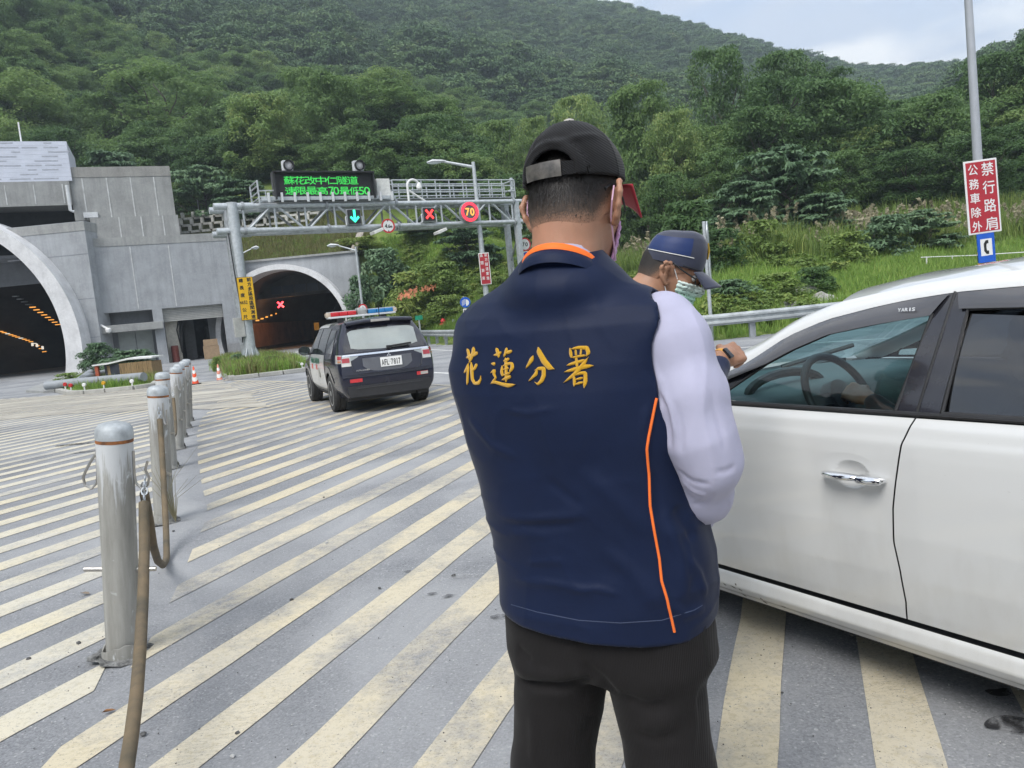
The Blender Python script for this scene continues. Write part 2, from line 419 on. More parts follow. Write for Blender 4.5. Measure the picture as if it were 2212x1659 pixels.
polyR = [g2(20, 1720), g2(205, 1545), g2(282, 1443), g2(348, 1345)]+[(b[0]+dx, b[1]+0.1) for b, dx in zip(BOL[1:], (0.32, 0.28, 0.22, 0.2, 0.18, 0.18))]+[(-6.5, 16.8), (-9.0, 24.6), (-2.1, 16.6), (-1.15, 15.3), (3.2, 12.4), (7.5, 8.0), (7.0, -2.5), (-0.6, -2.5)]
stripes(21.0, -17.0 + (-2.184+17.0) % 0.4635, 0.4635, 0.188, 60, polyR, M_STRIPE)
polyL = [g2(90, 1600), g2(222, 1476), g2(246, 1392), g2(262, 1290)]+[(b[0]-0.10, b[1]+0.05) for b in BOL[1:]]+[(-7.1, 16.8), (-9.8, 24.8), (-12.5, 25.4), (-16.0, 26.6), (-24, 29.0), (-34, 27), (-34, 12), (-14, -3), (-3.4, -3)]
stripes(24.0, -34.0 + (-3.705+34.0) % 0.476, 0.476, 0.205, 68, polyL, M_STRIPE2)
mb = MB()                                                     # the border line of the hatching, right of the patrol car
for (p, q) in (((-9.0, 24.7), (-2.1, 16.7)), ((-2.1, 16.7), (-1.15, 15.4)), ((-1.15, 15.4), (3.2, 12.5)), ((3.2, 12.5), (7.5, 8.1))):
    p, q = np.array(p), np.array(q); d = (q-p)/np.linalg.norm(q-p); w = np.array([-d[1], d[0]])*0.14
    mb.add([(p[0], p[1], 0.008), (q[0], q[1], 0.008), (q+w).tolist()+[0.008], (p+w).tolist()+[0.008]], [(0, 1, 2, 3)])
mb.build('border_line', M_STRIPE, ROAD)
for pts in ([(-30, 27.5), (-24.5, 41), (-24, 60), (-24, 95)], [(8.5, 16.8), (3.6, 19.2), (0.2, 24.5), (-4.0, 35.5), (-9.5, 49), (-12.5, 70)], [(3.2, 12.9), (0.2, 16.4), (-3.6, 22.5), (-8.4, 32), (-13.0, 46), (-16, 70)]):
    mb = MB()                                                  # lane edge lines
    for p, q in zip(pts[:-1], pts[1:]):
        p, q = np.array(p), np.array(q); d = (q-p)/np.linalg.norm(q-p); w = np.array([-d[1], d[0]])*0.15
        mb.add([(*p, 0.0042), (*q, 0.0042), (*(q+w), 0.0042), (*(p+w), 0.0042)], [(0, 1, 2, 3)])
    mb.build('edge_line', M_WHITE_LINE, ROAD)
# pale dust worn over the far hatching: an irregular thin sheet
def dust_patch(pts, z, seed):
    rs = np.random.RandomState(seed); P = []
    for i in range(len(pts)):
        p, q = np.array(pts[i]), np.array(pts[(i+1) % len(pts)])
        for f in np.linspace(0, 1, 7)[:-1]: P.append(p+(q-p)*f+rs.normal(0, 0.14, 2))
    return mesh_obj('dust_sheet', [(x, y, z) for x, y in P], [tuple(range(len(P)))], M_DUST_T, ROAD)
def dust_mat():
    mt, t, b = new_mat('thin_pale_dust')
    b.inputs['Base Color'].default_value = (0.50, 0.47, 0.405, 1); b.inputs['Roughness'].default_value = 0.95
    v = _coords(t, (0.35, 1.5, 1))
    a = _ramp(t, _noise(t, v, 0.8, 8, 0.7), [(0.36, 0.12), (0.62, 0.92)])
    t.links.new(a, b.inputs['Alpha']); return mt
M_DUST_T = dust_mat()
dust_patch([(-10, 17.8), (-7, 16.2), (-4.6, 14.6), (-6.0, 18), (-9, 24.0), (-9.4, 25.8), (-11.5, 25.2), (-15.5, 26.2), (-24, 28), (-30, 27), (-26, 20), (-16, 18)], 0.0125, 1)

# ------------------------------------------------------------------ terrain
RAIL = [(26, 27.5), (16, 23.6), (8.5, 21.6), (5.5, 20.8), (3.2, 22.4), (0.3, 28), (-2.4, 35), (-4.46, 41.6), (-6.8, 48), (-8.6, 53.5)]
def rail_d(x, y):
    best = np.full(np.shape(x), 1e9); sg = np.ones(np.shape(x))
    for (ax_, ay), (bx, by) in zip(RAIL[:-1], RAIL[1:]):
        ex, ey = bx-ax_, by-ay; t = np.clip(((x-ax_)*ex+(y-ay)*ey)/(ex*ex+ey*ey), 0, 1)
        dx, dy = x-ax_-t*ex, y-ay-t*ey; d = np.hypot(dx, dy); side = np.where(ex*dy-ey*dx < 0, 1.0, -1.0)
        m_ = d < best; best = np.where(m_, d, best); sg = np.where(m_, side, sg)
    return best*sg
_dy = 24
_sk = [(-900, -620), (0, -330), (500, -190), (900, -95), (1180, -22), (1270, 0), (1350, 18), (1450, 42), (1560, 78), (1640, 100), (1720, 122), (1800, 140), (1840, 151), (1950, 156), (2060, 153), (2160, 150), (2300, 120), (2700, 60), (3300, 0)]
_sk = [(a, b+_dy) for a, b in _sk]
_sp = [(-900, -260), (0, -140), (120, -40), (179, 0), (275, 89), (335, 149), (420, 200), (560, 285), (700, 345), (900, 470), (1300, 600)]
_sr = [(1700, 560), (1900, 330), (2020, 200), (2105, 112), (2160, 76), (2212, 42), (2320, -20), (2600, -110), (3300, -200)]
_sr = [(a, b+34) for a, b in _sr]
def _azel(tab):
    a = []
    for x, y in tab:
        d = ray(x, y); a.append((math.atan2(d[0], d[1]), d[2]/math.hypot(d[0], d[1])))
    a = np.array(a); return a[np.argsort(a[:, 0])]
SK, SP, SR = _azel(_sk), _azel(_sp), _azel(_sr)
def mount(th, r, tab, r0, R, fall=0.5):
    E = np.interp(th, tab[:, 0], tab[:, 1]); top = np.maximum(CH+E*R, 0)
    t = (r-r0)/(R-r0)
    return np.where(t < 1, top*np.clip(t, 0, 1)**1.12, top*np.clip(1-(t-1)*fall, 0, 1))
FACE_R, BLD_B = 56.4, 12.0
def terrain(x, y):
    x = np.asarray(x, float); y = np.asarray(y, float)
    r = np.hypot(x, y); th = np.arctan2(x, y); d = rail_d(x, y)
    sl = np.interp(x, [-12, -6, 0, 6, 12], [0.85, 0.75, 0.42, 0.21, 0.19])
    dd = np.clip(d-0.6, 0, None)
    h = np.minimum(dd, 15)*sl + np.clip(dd-15, 0, 30)*0.30
    h = h + 4.5*np.exp(-(((x+3.5)/6.0)**2+((y-60)/8.0)**2))*(d > 0)
    left = sstep(-6.5, -9.5, x)
    step = np.where(y > FACE_R+1.0, 6.3+0.62*(y-FACE_R-1.0), 0.0)
    step = np.where(y > FACE_R+14, 6.3+0.62*13+0.42*np.clip(y-FACE_R-14, 0, 22), step)
    bld = (x < -18.5-0.435*np.clip(y-54.5, 0, 12))
    hb = np.where(y > 52+BLD_B + 0.25*(x+18), 9.0+0.45*np.clip(y-64, -9, 28), 0.0); hb = np.where(y > 52+BLD_B+0.25*(x+18), np.maximum(hb, 9.0), 0)
    hl = np.where(bld, hb, step)
    h = np.where(x < -9.6, hl, np.maximum(h*(1-left)+left*np.maximum(hl, h), h*(d > 0)))
    h = np.where((d < 0) & (x > -9.6), 0, h)
    far = sstep(48, 75, r)
    nz = 7*fbm(np.stack([x/70, y/70, 0*x], -1), 3)*sstep(90, 200, r)
    mm = np.maximum(np.maximum(mount(th, r, SK, 62, 470), mount(th, r, SP, 60, 190, 0.7)), mount(th, r, SR, 70, 230, 0.6))
    rid = 1 - np.abs(fbm(np.stack([th*9+3, r/260, 0*x], -1), 3))
    mm = mm*(1+0.10*(rid-0.8)*sstep(70, 160, r)*(1-sstep(330, 455, r)))
    up = np.where(far > 0, np.maximum(h, mm*far + nz*0.6*far*(1-sstep(380, 470, r))), h)
    h = np.where((x < -9.6) & (hl <= 0) & (y < 110), 0.0, up)
    return h
az = np.radians(np.linspace(-62, 52, 300)); rr = np.concatenate([np.linspace(17, 75, 116), np.geomspace(75, 760, 120)[1:]])
TH, RR = np.meshgrid(az, rr, indexing='ij'); TX, TY = RR*np.sin(TH), RR*np.cos(TH); TZ = terrain(TX, TY)
TZ = np.where(TZ <= 0.001, -0.10, TZ + 0.05*fbm(np.stack([TX, TY, 0*TX], -1), 2)+0.01)
na, nr = TH.shape; I = np.arange(na*nr).reshape(na, nr)
Qt = np.stack([I[:-1, :-1], I[1:, :-1], I[1:, 1:], I[:-1, 1:]], -1).reshape(-1, 4)
zq = TZ.ravel()[Qt]; xq = TX.ravel()[Qt].mean(1); yq = TY.ravel()[Qt].mean(1)
keep = ~((xq < -10.6) & (zq.max(1)-zq.min(1) > 2.0) & (yq < 72)) & ~(zq.max(1) < -0.05)
def soil_mat():
    mt, t, b = new_mat('grassy_soil')
    v = _coords(t, 1.0)
    c = _ramp(t, _noise(t, v, 0.35, 8, 0.7), [(0.35, (0.10, 0.15, 0.04)), (0.55, (0.165, 0.225, 0.06)), (0.72, (0.235, 0.24, 0.10))])
    t.links.new(c, b.inputs['Base Color']); b.inputs['Roughness'].default_value = 1.0; b.inputs['Specular IOR Level'].default_value = 0.1
    _bump(t, b, _noise(t, v, 9, 6, 0.7), 0.8, 0.08); return mt
me = np_mesh('hillside', np.stack([TX, TY, TZ], -1).reshape(-1, 3), Qt[keep], soil_mat(), smooth=True)
HILL = link(bpy.data.objects.new('hillside', me)); HILL['kind'] = 'structure'
# the valley goes on round the camera: forested slopes behind and beside it
az2 = np.radians(np.linspace(52, 298, 90)); r2 = np.geomspace(75, 700, 24)
A2, R2 = np.meshgrid(az2, r2, indexing='ij'); X2, Y2 = R2*np.sin(A2), R2*np.cos(A2)
E2 = np.interp(np.degrees(A2), [52, 90, 150, 200, 240, 262, 285, 298], [0.10, 0.14, 0.13, 0.16, 0.22, 0.40, 0.52, 0.50])
Z2 = np.clip((R2-120)/(380-120), 0, 1)*E2*380*np.clip(2-R2/380, 0.2, 1) + 9*fbm(np.stack([X2/60, Y2/60, 0*X2], -1), 3)*sstep(120, 220, R2) - 0.12
i2 = np.arange(A2.size).reshape(A2.shape); Q2 = np.stack([i2[:-1, :-1], i2[1:, :-1], i2[1:, 1:], i2[:-1, 1:]], -1).reshape(-1, 4)
me = np_mesh('valley_hills', np.stack([X2, Y2, Z2], -1).reshape(-1, 3), Q2, pm('distant_forest', (0.03, 0.05, 0.022), 1.0, 0, 0.5, 0.08, 0.9, 0.12, 4.0, spec=0.1), smooth=True)
vh = link(bpy.data.objects.new('hills', me)); vh['kind'] = 'structure'

# ------------------------------------------------------------------ foliage
def leaf_mat(name, stops, trans=0.35, rough=0.55, inst=0.5):
    mt, t, b = new_mat(name)
    at_ = t.nodes.new('ShaderNodeAttribute'); at_.attribute_name = 'rnd'
    oi = t.nodes.new('ShaderNodeObjectInfo')
    mth = t.nodes.new('ShaderNodeMath'); mth.operation = 'MULTIPLY_ADD'; t.links.new(oi.outputs['Random'], mth.inputs[0]); mth.inputs[1].default_value = inst
    m2 = t.nodes.new('ShaderNodeMath'); m2.operation = 'MULTIPLY'; t.links.new(at_.outputs['Fac'], m2.inputs[0]); m2.inputs[1].default_value = 1-inst
    t.links.new(m2.outputs[0], mth.inputs[2])
    c = _ramp(t, mth.outputs[0], stops)
    t.links.new(c, b.inputs['Base Color']); b.inputs['Roughness'].default_value = rough; b.inputs['Specular IOR Level'].default_value = 0.25
    tr = t.nodes.new('ShaderNodeBsdfTranslucent'); t.links.new(c, tr.inputs['Color'])
    ms = t.nodes.new('ShaderNodeMixShader'); ms.inputs[0].default_value = trans
    o = t.nodes['Material Output']; t.links.new(b.outputs[0], ms.inputs[1]); t.links.new(tr.outputs[0], ms.inputs[2]); t.links.new(ms.outputs[0], o.inputs['Surface'])
    return mt
M_LEAF = leaf_mat('feathery_foliage', [(0.0, (0.095, 0.16, 0.055)), (0.45, (0.165, 0.265, 0.09)), (0.8, (0.245, 0.345, 0.12)), (1.0, (0.36, 0.41, 0.14))], 0.45)
M_LEAFD = leaf_mat('deep_green_foliage', [(0.0, (0.060, 0.115, 0.045)), (0.5, (0.11, 0.195, 0.070)), (1.0, (0.185, 0.285, 0.10))], 0.42)
M_BROAD = leaf_mat('broad_leaf_foliage', [(0.0, (0.08, 0.145, 0.075)), (0.6, (0.145, 0.235, 0.125)), (1.0, (0.25, 0.34, 0.19))], 0.25, 0.5)
M_FOREST = leaf_mat('forest_canopy', [(0.0, (0.048, 0.095, 0.046)), (0.4, (0.088, 0.155, 0.068)), (0.75, (0.13, 0.205, 0.084)), (0.955, (0.18, 0.25, 0.095)), (0.985, (0.20, 0.15, 0.06)), (1.0, (0.32, 0.19, 0.07))], 0.2, 0.7, 0.62)
M_GRASS = leaf_mat('fresh_grass', [(0.0, (0.14, 0.24, 0.05)), (0.5, (0.245, 0.39, 0.085)), (1.0, (0.41, 0.50, 0.14))], 0.4, 0.7)
M_WEED = leaf_mat('bank_weeds', [(0.0, (0.12, 0.20, 0.055)), (0.6, (0.225, 0.315, 0.085)), (1.0, (0.36, 0.40, 0.11))], 0.35, 0.6)
M_DRY = leaf_mat('dry_grass', [(0.0, (0.15, 0.155, 0.055)), (0.6, (0.24, 0.235, 0.10)), (1.0, (0.36, 0.32, 0.16))], 0.35, 0.8)
M_PLUME = leaf_mat('silvery_grass_plumes', [(0.0, (0.30, 0.27, 0.17)), (1.0, (0.50, 0.46, 0.33))], 0.35, 0.9)
M_BARK = pm('grey_brown_bark', (0.11, 0.095, 0.075), 0.9, 0, 0.35, 9, 0.7, 30, 0.03, stretch=(1, 1, 0.25))
def leaf_cards(C, N, L, Wd, rs, rnd=None, tip_droop=0.0, fold=False):
    """one 4-cornered leaf per centre C with normal N"""
    n = len(C); N = N/np.linalg.norm(N, axis=1)[:, None]
    a = rs.normal(size=(n, 3)); a -= N*(a*N).sum(1)[:, None]; a /= np.linalg.norm(a, axis=1)[:, None]
    b = np.cross(N, a); L = np.broadcast_to(L, (n,))[:, None]; Wd = np.broadcast_to(Wd, (n,))[:, None]
    up = np.array([0, 0, 1.0])
    V = np.stack([C-a*L*0.5, C+b*Wd*0.5, C+a*L*0.5-up*L*tip_droop, C-b*Wd*0.5], 1).reshape(-1, 3)
    Q = np.arange(4*n).reshape(-1, 4); r = np.repeat(rs.rand(n) if rnd is None else rnd, 4); return V, Q, r
def crown_mesh(name, seed, lobes, per, leaf, mt, flat=0.75, droop=0.2, spread=0.30, base=0.30, rad_=0.5, taper=0.6, aspect=0.55):
    """crown in a unit-high space: lobes of sprays placed in an uneven envelope, each spray a shell of leaves"""
    rs = np.random.RandomState(seed); Vs, Qs, Rs = [], [], []; n0 = 0
    for k in range(lobes):
        z = base + (1-base)*rs.rand()**0.8; f = (z-base)/(1-base)
        env = rad_*(math.sqrt(max(0.03, 1-(max(0, f-0.45)/0.60)**2)))*(taper+(1-taper)*min(1, f/0.35))
        q = rs.rand()*2*PI; rr_ = env*math.sqrt(rs.rand())*rs.uniform(0.6, 1.05)
        c = np.array([rr_*math.cos(q), rr_*math.sin(q), z])
        R = spread*rs.uniform(0.55, 1.1)*rad_*2*0.5
        m_ = int(per*rs.uniform(0.6, 1.4)); dirs = rs.normal(size=(m_, 3)); dirs /= np.linalg.norm(dirs, axis=1)[:, None]
        dirs[:, 2] = np.where(dirs[:, 2] < -0.25, -dirs[:, 2], dirs[:, 2])
        P = c + dirs*np.array([R, R, R*flat])*(rs.rand(m_, 1)**0.35)
        P[:, 2] = np.minimum(P[:, 2], 1.0+0.02*rs.rand(m_))
        N = dirs*0.7 + rs.normal(size=(m_, 3))*0.45 + np.array([0, 0, 0.55])
        tone = np.clip(rs.normal(rs.uniform(0.25, 0.75), 0.16, m_), 0, 1)
        V, Q, r = leaf_cards(P, N, leaf*rs.uniform(0.7, 1.4, m_), leaf*aspect*rs.uniform(0.7, 1.3, m_), rs, tone, droop)
        Vs.append(V); Qs.append(Q+n0); Rs.append(r); n0 += len(V)
    return np_mesh(name, np.concatenate(Vs), np.concatenate(Qs), mt, np.concatenate(Rs))
def trunk_mesh(name, seed, limbs=9, r=0.018, top=0.86, spread=0.36, lean=0.03):
    rs = np.random.RandomState(seed); mb = MB()
    p = [np.array([0, 0, -0.06])]
    for k in range(1, 7): p.append(np.array([rs.normal(0, lean), rs.normal(0, lean), top*k/6]))
    mb.tube(p, [r*(1-0.8*k/6) for k in range(7)], 7)
    for k in range(limbs):
        z = rs.uniform(0.2, 0.72); b0 = np.array([np.interp(z, [q[2] for q in p], [q[i] for q in p]) for i in range(3)]); b0[2] = z
        a = rs.rand()*2*PI; ln = spread*rs.uniform(0.6, 1.1)
        m1 = b0+np.array([math.cos(a)*ln*0.45, math.sin(a)*ln*0.45, 0.08+0.05*rs.rand()])
        m2 = b0+np.array([math.cos(a+0.2)*ln*0.8, math.sin(a+0.2)*ln*0.8, 0.20+0.08*rs.rand()])
        mb.tube([b0, m1, m2, m2+np.array([0.05*math.cos(a), 0.05*math.sin(a), 0.09])], [r*0.5, r*0.36, r*0.22, r*0.07], 5)
    o = mb.build(name, M_BARK, None, True); me = o.data; bpy.data.objects.remove(o); return me
CROWN = [crown_mesh('crown_%s' % c, 11+i, 95, 130, 0.030, M_LEAF, flat=0.8, spread=0.26, base=b, taper=tp) for i, (c, b, tp) in enumerate((('a', 0.20, 0.75), ('b', 0.28, 0.6), ('c', 0.14, 0.85), ('d', 0.24, 0.7)))]
CROWND = [crown_mesh('crown_%s' % c, 31+i, 95, 140, 0.030, M_LEAFD, flat=0.8, spread=0.27, base=b, taper=tp) for i, (c, b, tp) in enumerate((('e', 0.12, 0.8), ('f', 0.18, 0.75), ('g', 0.08, 0.9)))]
CROWNB = [crown_mesh('crown_%s' % c, 51+i, 66, 120, 0.062, M_BROAD, flat=0.22, droop=0.35, spread=0.30, base=0.08, taper=0.9, aspect=0.5) for i, c in enumerate('hi')]
SHRUB = [crown_mesh('shrub_%s' % c, 71+i, 40, 70, 0.085, mt_, flat=0.8, spread=0.45, base=0.02, taper=0.95, aspect=0.5, droop=0.25) for i, (c, mt_) in enumerate((('j', M_WEED), ('k', M_BROAD), ('l', M_LEAFD)))]
TRUNK = [trunk_mesh('trunk_%s' % c, 91+i) for i, c in enumerate('abc')]
def tree(px, py, Y, wpx, kind, k, label, group='trees on the wooded slope', name='tree', trunk=True, dz=0.0, yaw=None):
    p = at(px, py, Y); zg = float(terrain(p[0], p[1]))-0.15+dz; h = max(1.2, p[2]-zg); wd_ = wpx/F*Y
    src = {'L': CROWN, 'D': CROWND, 'B': CROWNB, 'S': SHRUB}[kind]
    t = thing(name, label, 'shrub' if kind == 'S' else 'tree', (p[0], p[1], zg), (k*1.7) if yaw is None else yaw, group)
    t.scale = (wd_, wd_, h)
    link(bpy.data.objects.new('crown', src[k % len(src)]), t)
    if trunk: link(bpy.data.objects.new('trunk', TRUNK[k % 3]), t)
    return t
TREES = [
 (30, 168, 84, 230, 'L', 0, 'pale feathery tree at the left picture edge above the louvred roof box'),
 (215, 212, 86, 150, 'L', 1, 'narrow pale tree just left of the tallest tree behind the tower'),
 (345, 148, 88, 300, 'L', 2, 'tallest pale green tree standing behind the stepped concrete tower'),
 (120, 285, 74, 190, 'D', 0, 'dark tree rising behind the louvred roof box'),
 (470, 330, 76, 190, 'L', 3, 'yellowish bushy tree right of the concrete tower top'),
 (545, 275, 92, 170, 'D', 1, 'dark rounded tree left of the message board tops'),
 (640, 228, 92, 140, 'L', 0, 'slender pale tree above the left beacon of the message board'),
 (720, 205, 86, 190, 'L', 2, 'pale tree on the left shoulder of the big tree over the message board'),
 (815, 186, 84, 230, 'L', 1, 'broad pale green tree crowning the wood above the message board'),
 (930, 218, 86, 150, 'L', 3, 'pale tree with open limbs left of the tall street lamp head'),
 (1000, 275, 88, 130, 'D', 2, 'dark tree behind the street lamp head'),
 (1075, 268, 76, 140, 'L', 1, 'yellow-green tree left of the black cap'),
 (1150, 262, 72, 110, 'L', 0, 'yellow-topped tree directly left of the black cap'),
 (1250, 214, 70, 170, 'L', 2, 'pale tree behind the top of the black cap'),
 (1385, 192, 62, 210, 'L', 3, 'large light green tree right of the black cap'),
 (1450, 250, 58, 150, 'L', 0, 'light green tree leaning over the officer with glasses'),
 (1555, 113, 66, 190, 'D', 0, 'highest dark tree of the wood, right of centre under the ridge'),
 (1690, 122, 68, 200, 'D', 1, 'dark round-topped tree beside the highest tree of the wood'),
 (1800, 160, 66, 170, 'D', 2, 'dark tree whose crown meets the far ridge below the clouds'),
 (1640, 240, 56, 220, 'D', 1, 'dark tree in front of the highest tree of the wood'),
 (1905, 255, 60, 190, 'D', 0, 'dark tree left of the tall grey pole with the red sign'),
 (2030, 205, 58, 190, 'D', 2, 'dark tree just behind the tall grey pole with the red sign'),
 (2150, 125, 60, 220, 'D', 1, 'big dark tree at the right picture edge below the side hill'),
 (2290, 70, 58, 260, 'D', 0, 'dark tree running out of the picture at the right edge'),
 (2120, 290, 48, 220, 'D', 2, 'dark spreading tree right of the red sign with white writing'),
 (1960, 330, 50, 210, 'D', 1, 'low dark tree left of the red sign with white writing'),
 (1810, 330, 52, 170, 'D', 0, 'dark shaded tree above the silvery grass plumes'),
 (1560, 330, 48, 150, 'D', 2, 'small dark tree left of the layered broad-leaved tree'),
 (660, 320, 72, 190, 'D', 1, 'dark tree hidden behind the message board'),
 (1010, 345, 66, 170, 'D', 0, 'dark tree behind the railing of the sign gantry'),
 (880, 330, 70, 180, 'L', 1, 'pale tree behind the hooked camera arm on the gantry'),
 (1190, 350, 60, 150, 'D', 2, 'dark tree behind the head of the man with the black cap'),
 (1300, 330, 56, 160, 'L', 3, 'pale tree filling the gap right of the black cap'),
 (1440, 380, 46, 150, 'D', 1, 'dark tree standing directly behind the navy police cap'),
]
for a in TREES: tree(*a)
for px, py, Y, w_, k, lab in ((1690, 322, 44, 250, 0, 'blue-green tree with layered drooping broad leaves on the bank'), (1600, 400, 42, 190, 1, 'lower layered broad-leaved tree left of the blue-green one'), (1760, 425, 42, 170, 1, 'small broad-leaved tree behind the silvery plumes'),
                             (430, 362, 66, 170, 0, 'broad-leaved tree against the right side of the concrete tower'), (520, 395, 64, 150, 1, 'broad-leaved tree behind the round gantry post'), (240, 335, 70, 160, 1, 'broad-leaved tree peeping over the concrete tower'),
                             (1000, 470, 52, 150, 0, 'broad-leaved tree in shade below the gantry truss'), (1180, 480, 46, 140, 1, 'broad-leaved tree in shade behind the round 70 sign'), (1990, 455, 38, 160, 0, 'broad-leaved bush left of the red sign foot'), (920, 505, 58, 130, 1, 'shaded broad-leaved tree above the bare cut slope')):
    tree(px, py, Y, w_, 'B', k, lab, 'broad-leaved trees along the bank', 'broad_leaved_tree')
SHR = [(780, 515, 58, 110, 0, 'rounded green shrub right of the small tunnel arch'), (830, 540, 55, 120, 1, 'green shrub on the cut slope below the red lane cross'), (890, 590, 50, 130, 0, 'green shrub on the slope above the patrol car roof'), (950, 570, 48, 120, 0, 'green shrub left of the narrow red roadside sign'),
       (770, 600, 54, 80, 1, 'dark leafy shrub behind the short street lamp'), (960, 640, 45, 90, 0, 'low shrub near the round blue sign'), (860, 655, 46, 90, 0, 'low shrub above the red hydrant bank'), (1090, 600, 42, 90, 0, 'bright shrub right of the narrow red roadside sign'),
       (1545, 500, 33, 130, 2, 'dark shrub behind the round sign seen edge on'), (1480, 440, 36, 150, 2, 'dark shrub behind the navy police cap'), (1640, 480, 35, 110, 0, 'green shrub at the top of the grassy bank'), (1830, 505, 34, 110, 0, 'yellow-green shrub among the plumes'), (1905, 470, 36, 130, 1, 'leafy shrub above the plumes left of the red sign'),
       (1580, 610, 25, 110, 1, 'leafy weed shrub above the guardrail left of the white car'), (1680, 600, 26, 120, 0, 'bright weed shrub above the guardrail by the windscreen'), (1760, 590, 27, 110, 2, 'dark weed shrub among pale stones on the bank')]
for px, py, Y, w_, k, lab in SHR: tree(px, py, Y, w_, 'S', k, lab, 'shrubs on the grassy bank', 'shrub', trunk=False, yaw=px*0.37)

# masses nobody could count: canopy, grass and weeds, spread with geometry nodes
def scatter(name, pts, scl, protos, seed, tilt=0.0):
    rs = np.random.RandomState(seed); n = len(pts)
    me = bpy.data.meshes.new(name); me.vertices.add(n); me.vertices.foreach_set('co', np.ascontiguousarray(pts, np.float32).ravel())
    a = me.attributes.new('scl', 'FLOAT_VECTOR', 'POINT'); a.data.foreach_set('vector', np.ascontiguousarray(scl, np.float32).ravel())
    rt = np.zeros((n, 3), np.float32); rt[:, 2] = rs.rand(n)*2*PI
    if tilt: rt[:, 0] = rs.normal(0, tilt, n); rt[:, 1] = rs.normal(0, tilt, n)
    a = me.attributes.new('rot', 'FLOAT_VECTOR', 'POINT'); a.data.foreach_set('vector', rt.ravel())
    a = me.attributes.new('pick', 'INT', 'POINT'); a.data.foreach_set('value', rs.randint(0, len(protos), n).astype(np.int32))
    me.update()
    o = link(bpy.data.objects.new(name, me)); o['kind'] = 'stuff'
    g = bpy.data.node_groups.new(name, 'GeometryNodeTree')
    g.interface.new_socket('Geometry', in_out='INPUT', socket_type='NodeSocketGeometry'); g.interface.new_socket('Geometry', in_out='OUTPUT', socket_type='NodeSocketGeometry')
    gi = g.nodes.new('NodeGroupInput'); go = g.nodes.new('NodeGroupOutput'); jn = g.nodes.new('GeometryNodeJoinGeometry')
    def attr(nm, ty):
        q = g.nodes.new('GeometryNodeInputNamedAttribute'); q.data_type = ty; q.inputs['Name'].default_value = nm; return q.outputs['Attribute']
    sc, ro, pk = attr('scl', 'FLOAT_VECTOR'), attr('rot', 'FLOAT_VECTOR'), attr('pick', 'INT')
    for k, pmesh in enumerate(protos):
        po = bpy.data.objects.new(name+'_kind', pmesh)
        oi = g.nodes.new('GeometryNodeObjectInfo'); oi.inputs['Object'].default_value = po; oi.inputs['As Instance'].default_value = True
        cmp = g.nodes.new('FunctionNodeCompare'); cmp.data_type = 'INT'; cmp.operation = 'EQUAL'
        g.links.new(pk, cmp.inputs[2]); cmp.inputs[3].default_value = k
        ip = g.nodes.new('GeometryNodeInstanceOnPoints')
        g.links.new(gi.outputs[0], ip.inputs['Points']); g.links.new(cmp.outputs[0], ip.inputs['Selection']); g.links.new(oi.outputs['Geometry'], ip.inputs['Instance'])
        g.links.new(ro, ip.inputs['Rotation']); g.links.new(sc, ip.inputs['Scale']); g.links.new(ip.outputs[0], jn.inputs[0])
    g.links.new(jn.outputs[0], go.inputs[0])
    md = o.modifiers.new('spread', 'NODES'); md.node_group = g
    return o
FOR = [crown_mesh('canopy_%d' % i, 130+i, 36, 84, 0.062, M_FOREST, flat=0.75, spread=0.42, base=0.15, taper=0.9, aspect=0.7, droop=0.15) for i in range(5)]
rs = np.random.RandomState(21)
n = 26000
th = np.radians(rs.uniform(-52, 47, n)); r = np.sqrt(rs.uniform(60**2, 500**2, n))
keepn = rs.rand(n) < np.interp(r, [88, 200, 500], [1.0, 1.0, 0.62])
th, r = th[keepn], r[keepn]
x, y = r*np.sin(th), r*np.cos(th); z = terrain(x, y)
s = rs.uniform(4.4, 8.4, len(x))*np.interp(r, [88, 300, 500], [0.95, 1.05, 1.2])
ok = (z > 5.5) & ~((x < -9) & (y < 66.5)) & ((x < -9) | (rail_d(x, y) > 9))
r_ = np.hypot(x, y); near_ = r_ < 165
P3, S3 = np.stack([x, y, z-0.25*s], -1), np.stack([s*1.25, s*1.25, s*rs.uniform(0.8, 1.35, len(s))], -1)
scatter('forest', P3[ok & ~near_], S3[ok & ~near_], FOR, 3)
okn = ok & near_ & (rs.rand(len(x)) < 0.75)
scatter('woodland', P3[okn], S3[okn]*np.array([0.95, 0.95, 1.0]), CROWN[:3]+CROWND[:3], 23)
def blade_mesh(name, seed, nb, hgt, wid, spread, mt, lean=0.35, plume=False):
    rs = np.random.RandomState(seed); V, Q, R = [], [], []
    for k in range(nb):
        a = rs.rand()*2*PI; b0 = np.array([rs.normal(0, spread), rs.normal(0, spread), -0.03]); h = hgt*rs.uniform(0.5, 1.15)
        d = np.array([math.cos(a), math.sin(a), 0])*lean*h*rs.uniform(0.2, 1.3); sdir = np.array([-math.sin(a), math.cos(a), 0])*wid
        m1 = b0+d*0.3+np.array([0, 0, h*0.6]); tp = b0+d+np.array([0, 0, h]); n0 = len(V)
        V += [b0-sdir, b0+sdir, m1+sdir*0.8, m1-sdir*0.8, tp+sdir*0.15, tp-sdir*0.15]; Q += [(n0, n0+1, n0+2, n0+3), (n0+3, n0+2, n0+4, n0+5)]; R += [rs.rand()]*6
    return np_mesh(name, np.array(V), np.array(Q), mt, np.array(R))
TUFT = [blade_mesh('tuft_%d' % i, 200+i, 26, 0.42, 0.014, 0.16, M_GRASS) for i in range(3)]
TUFTD = [blade_mesh('dry_tuft_%d' % i, 210+i, 24, 0.5, 0.015, 0.18, M_DRY, 0.5) for i in range(2)]
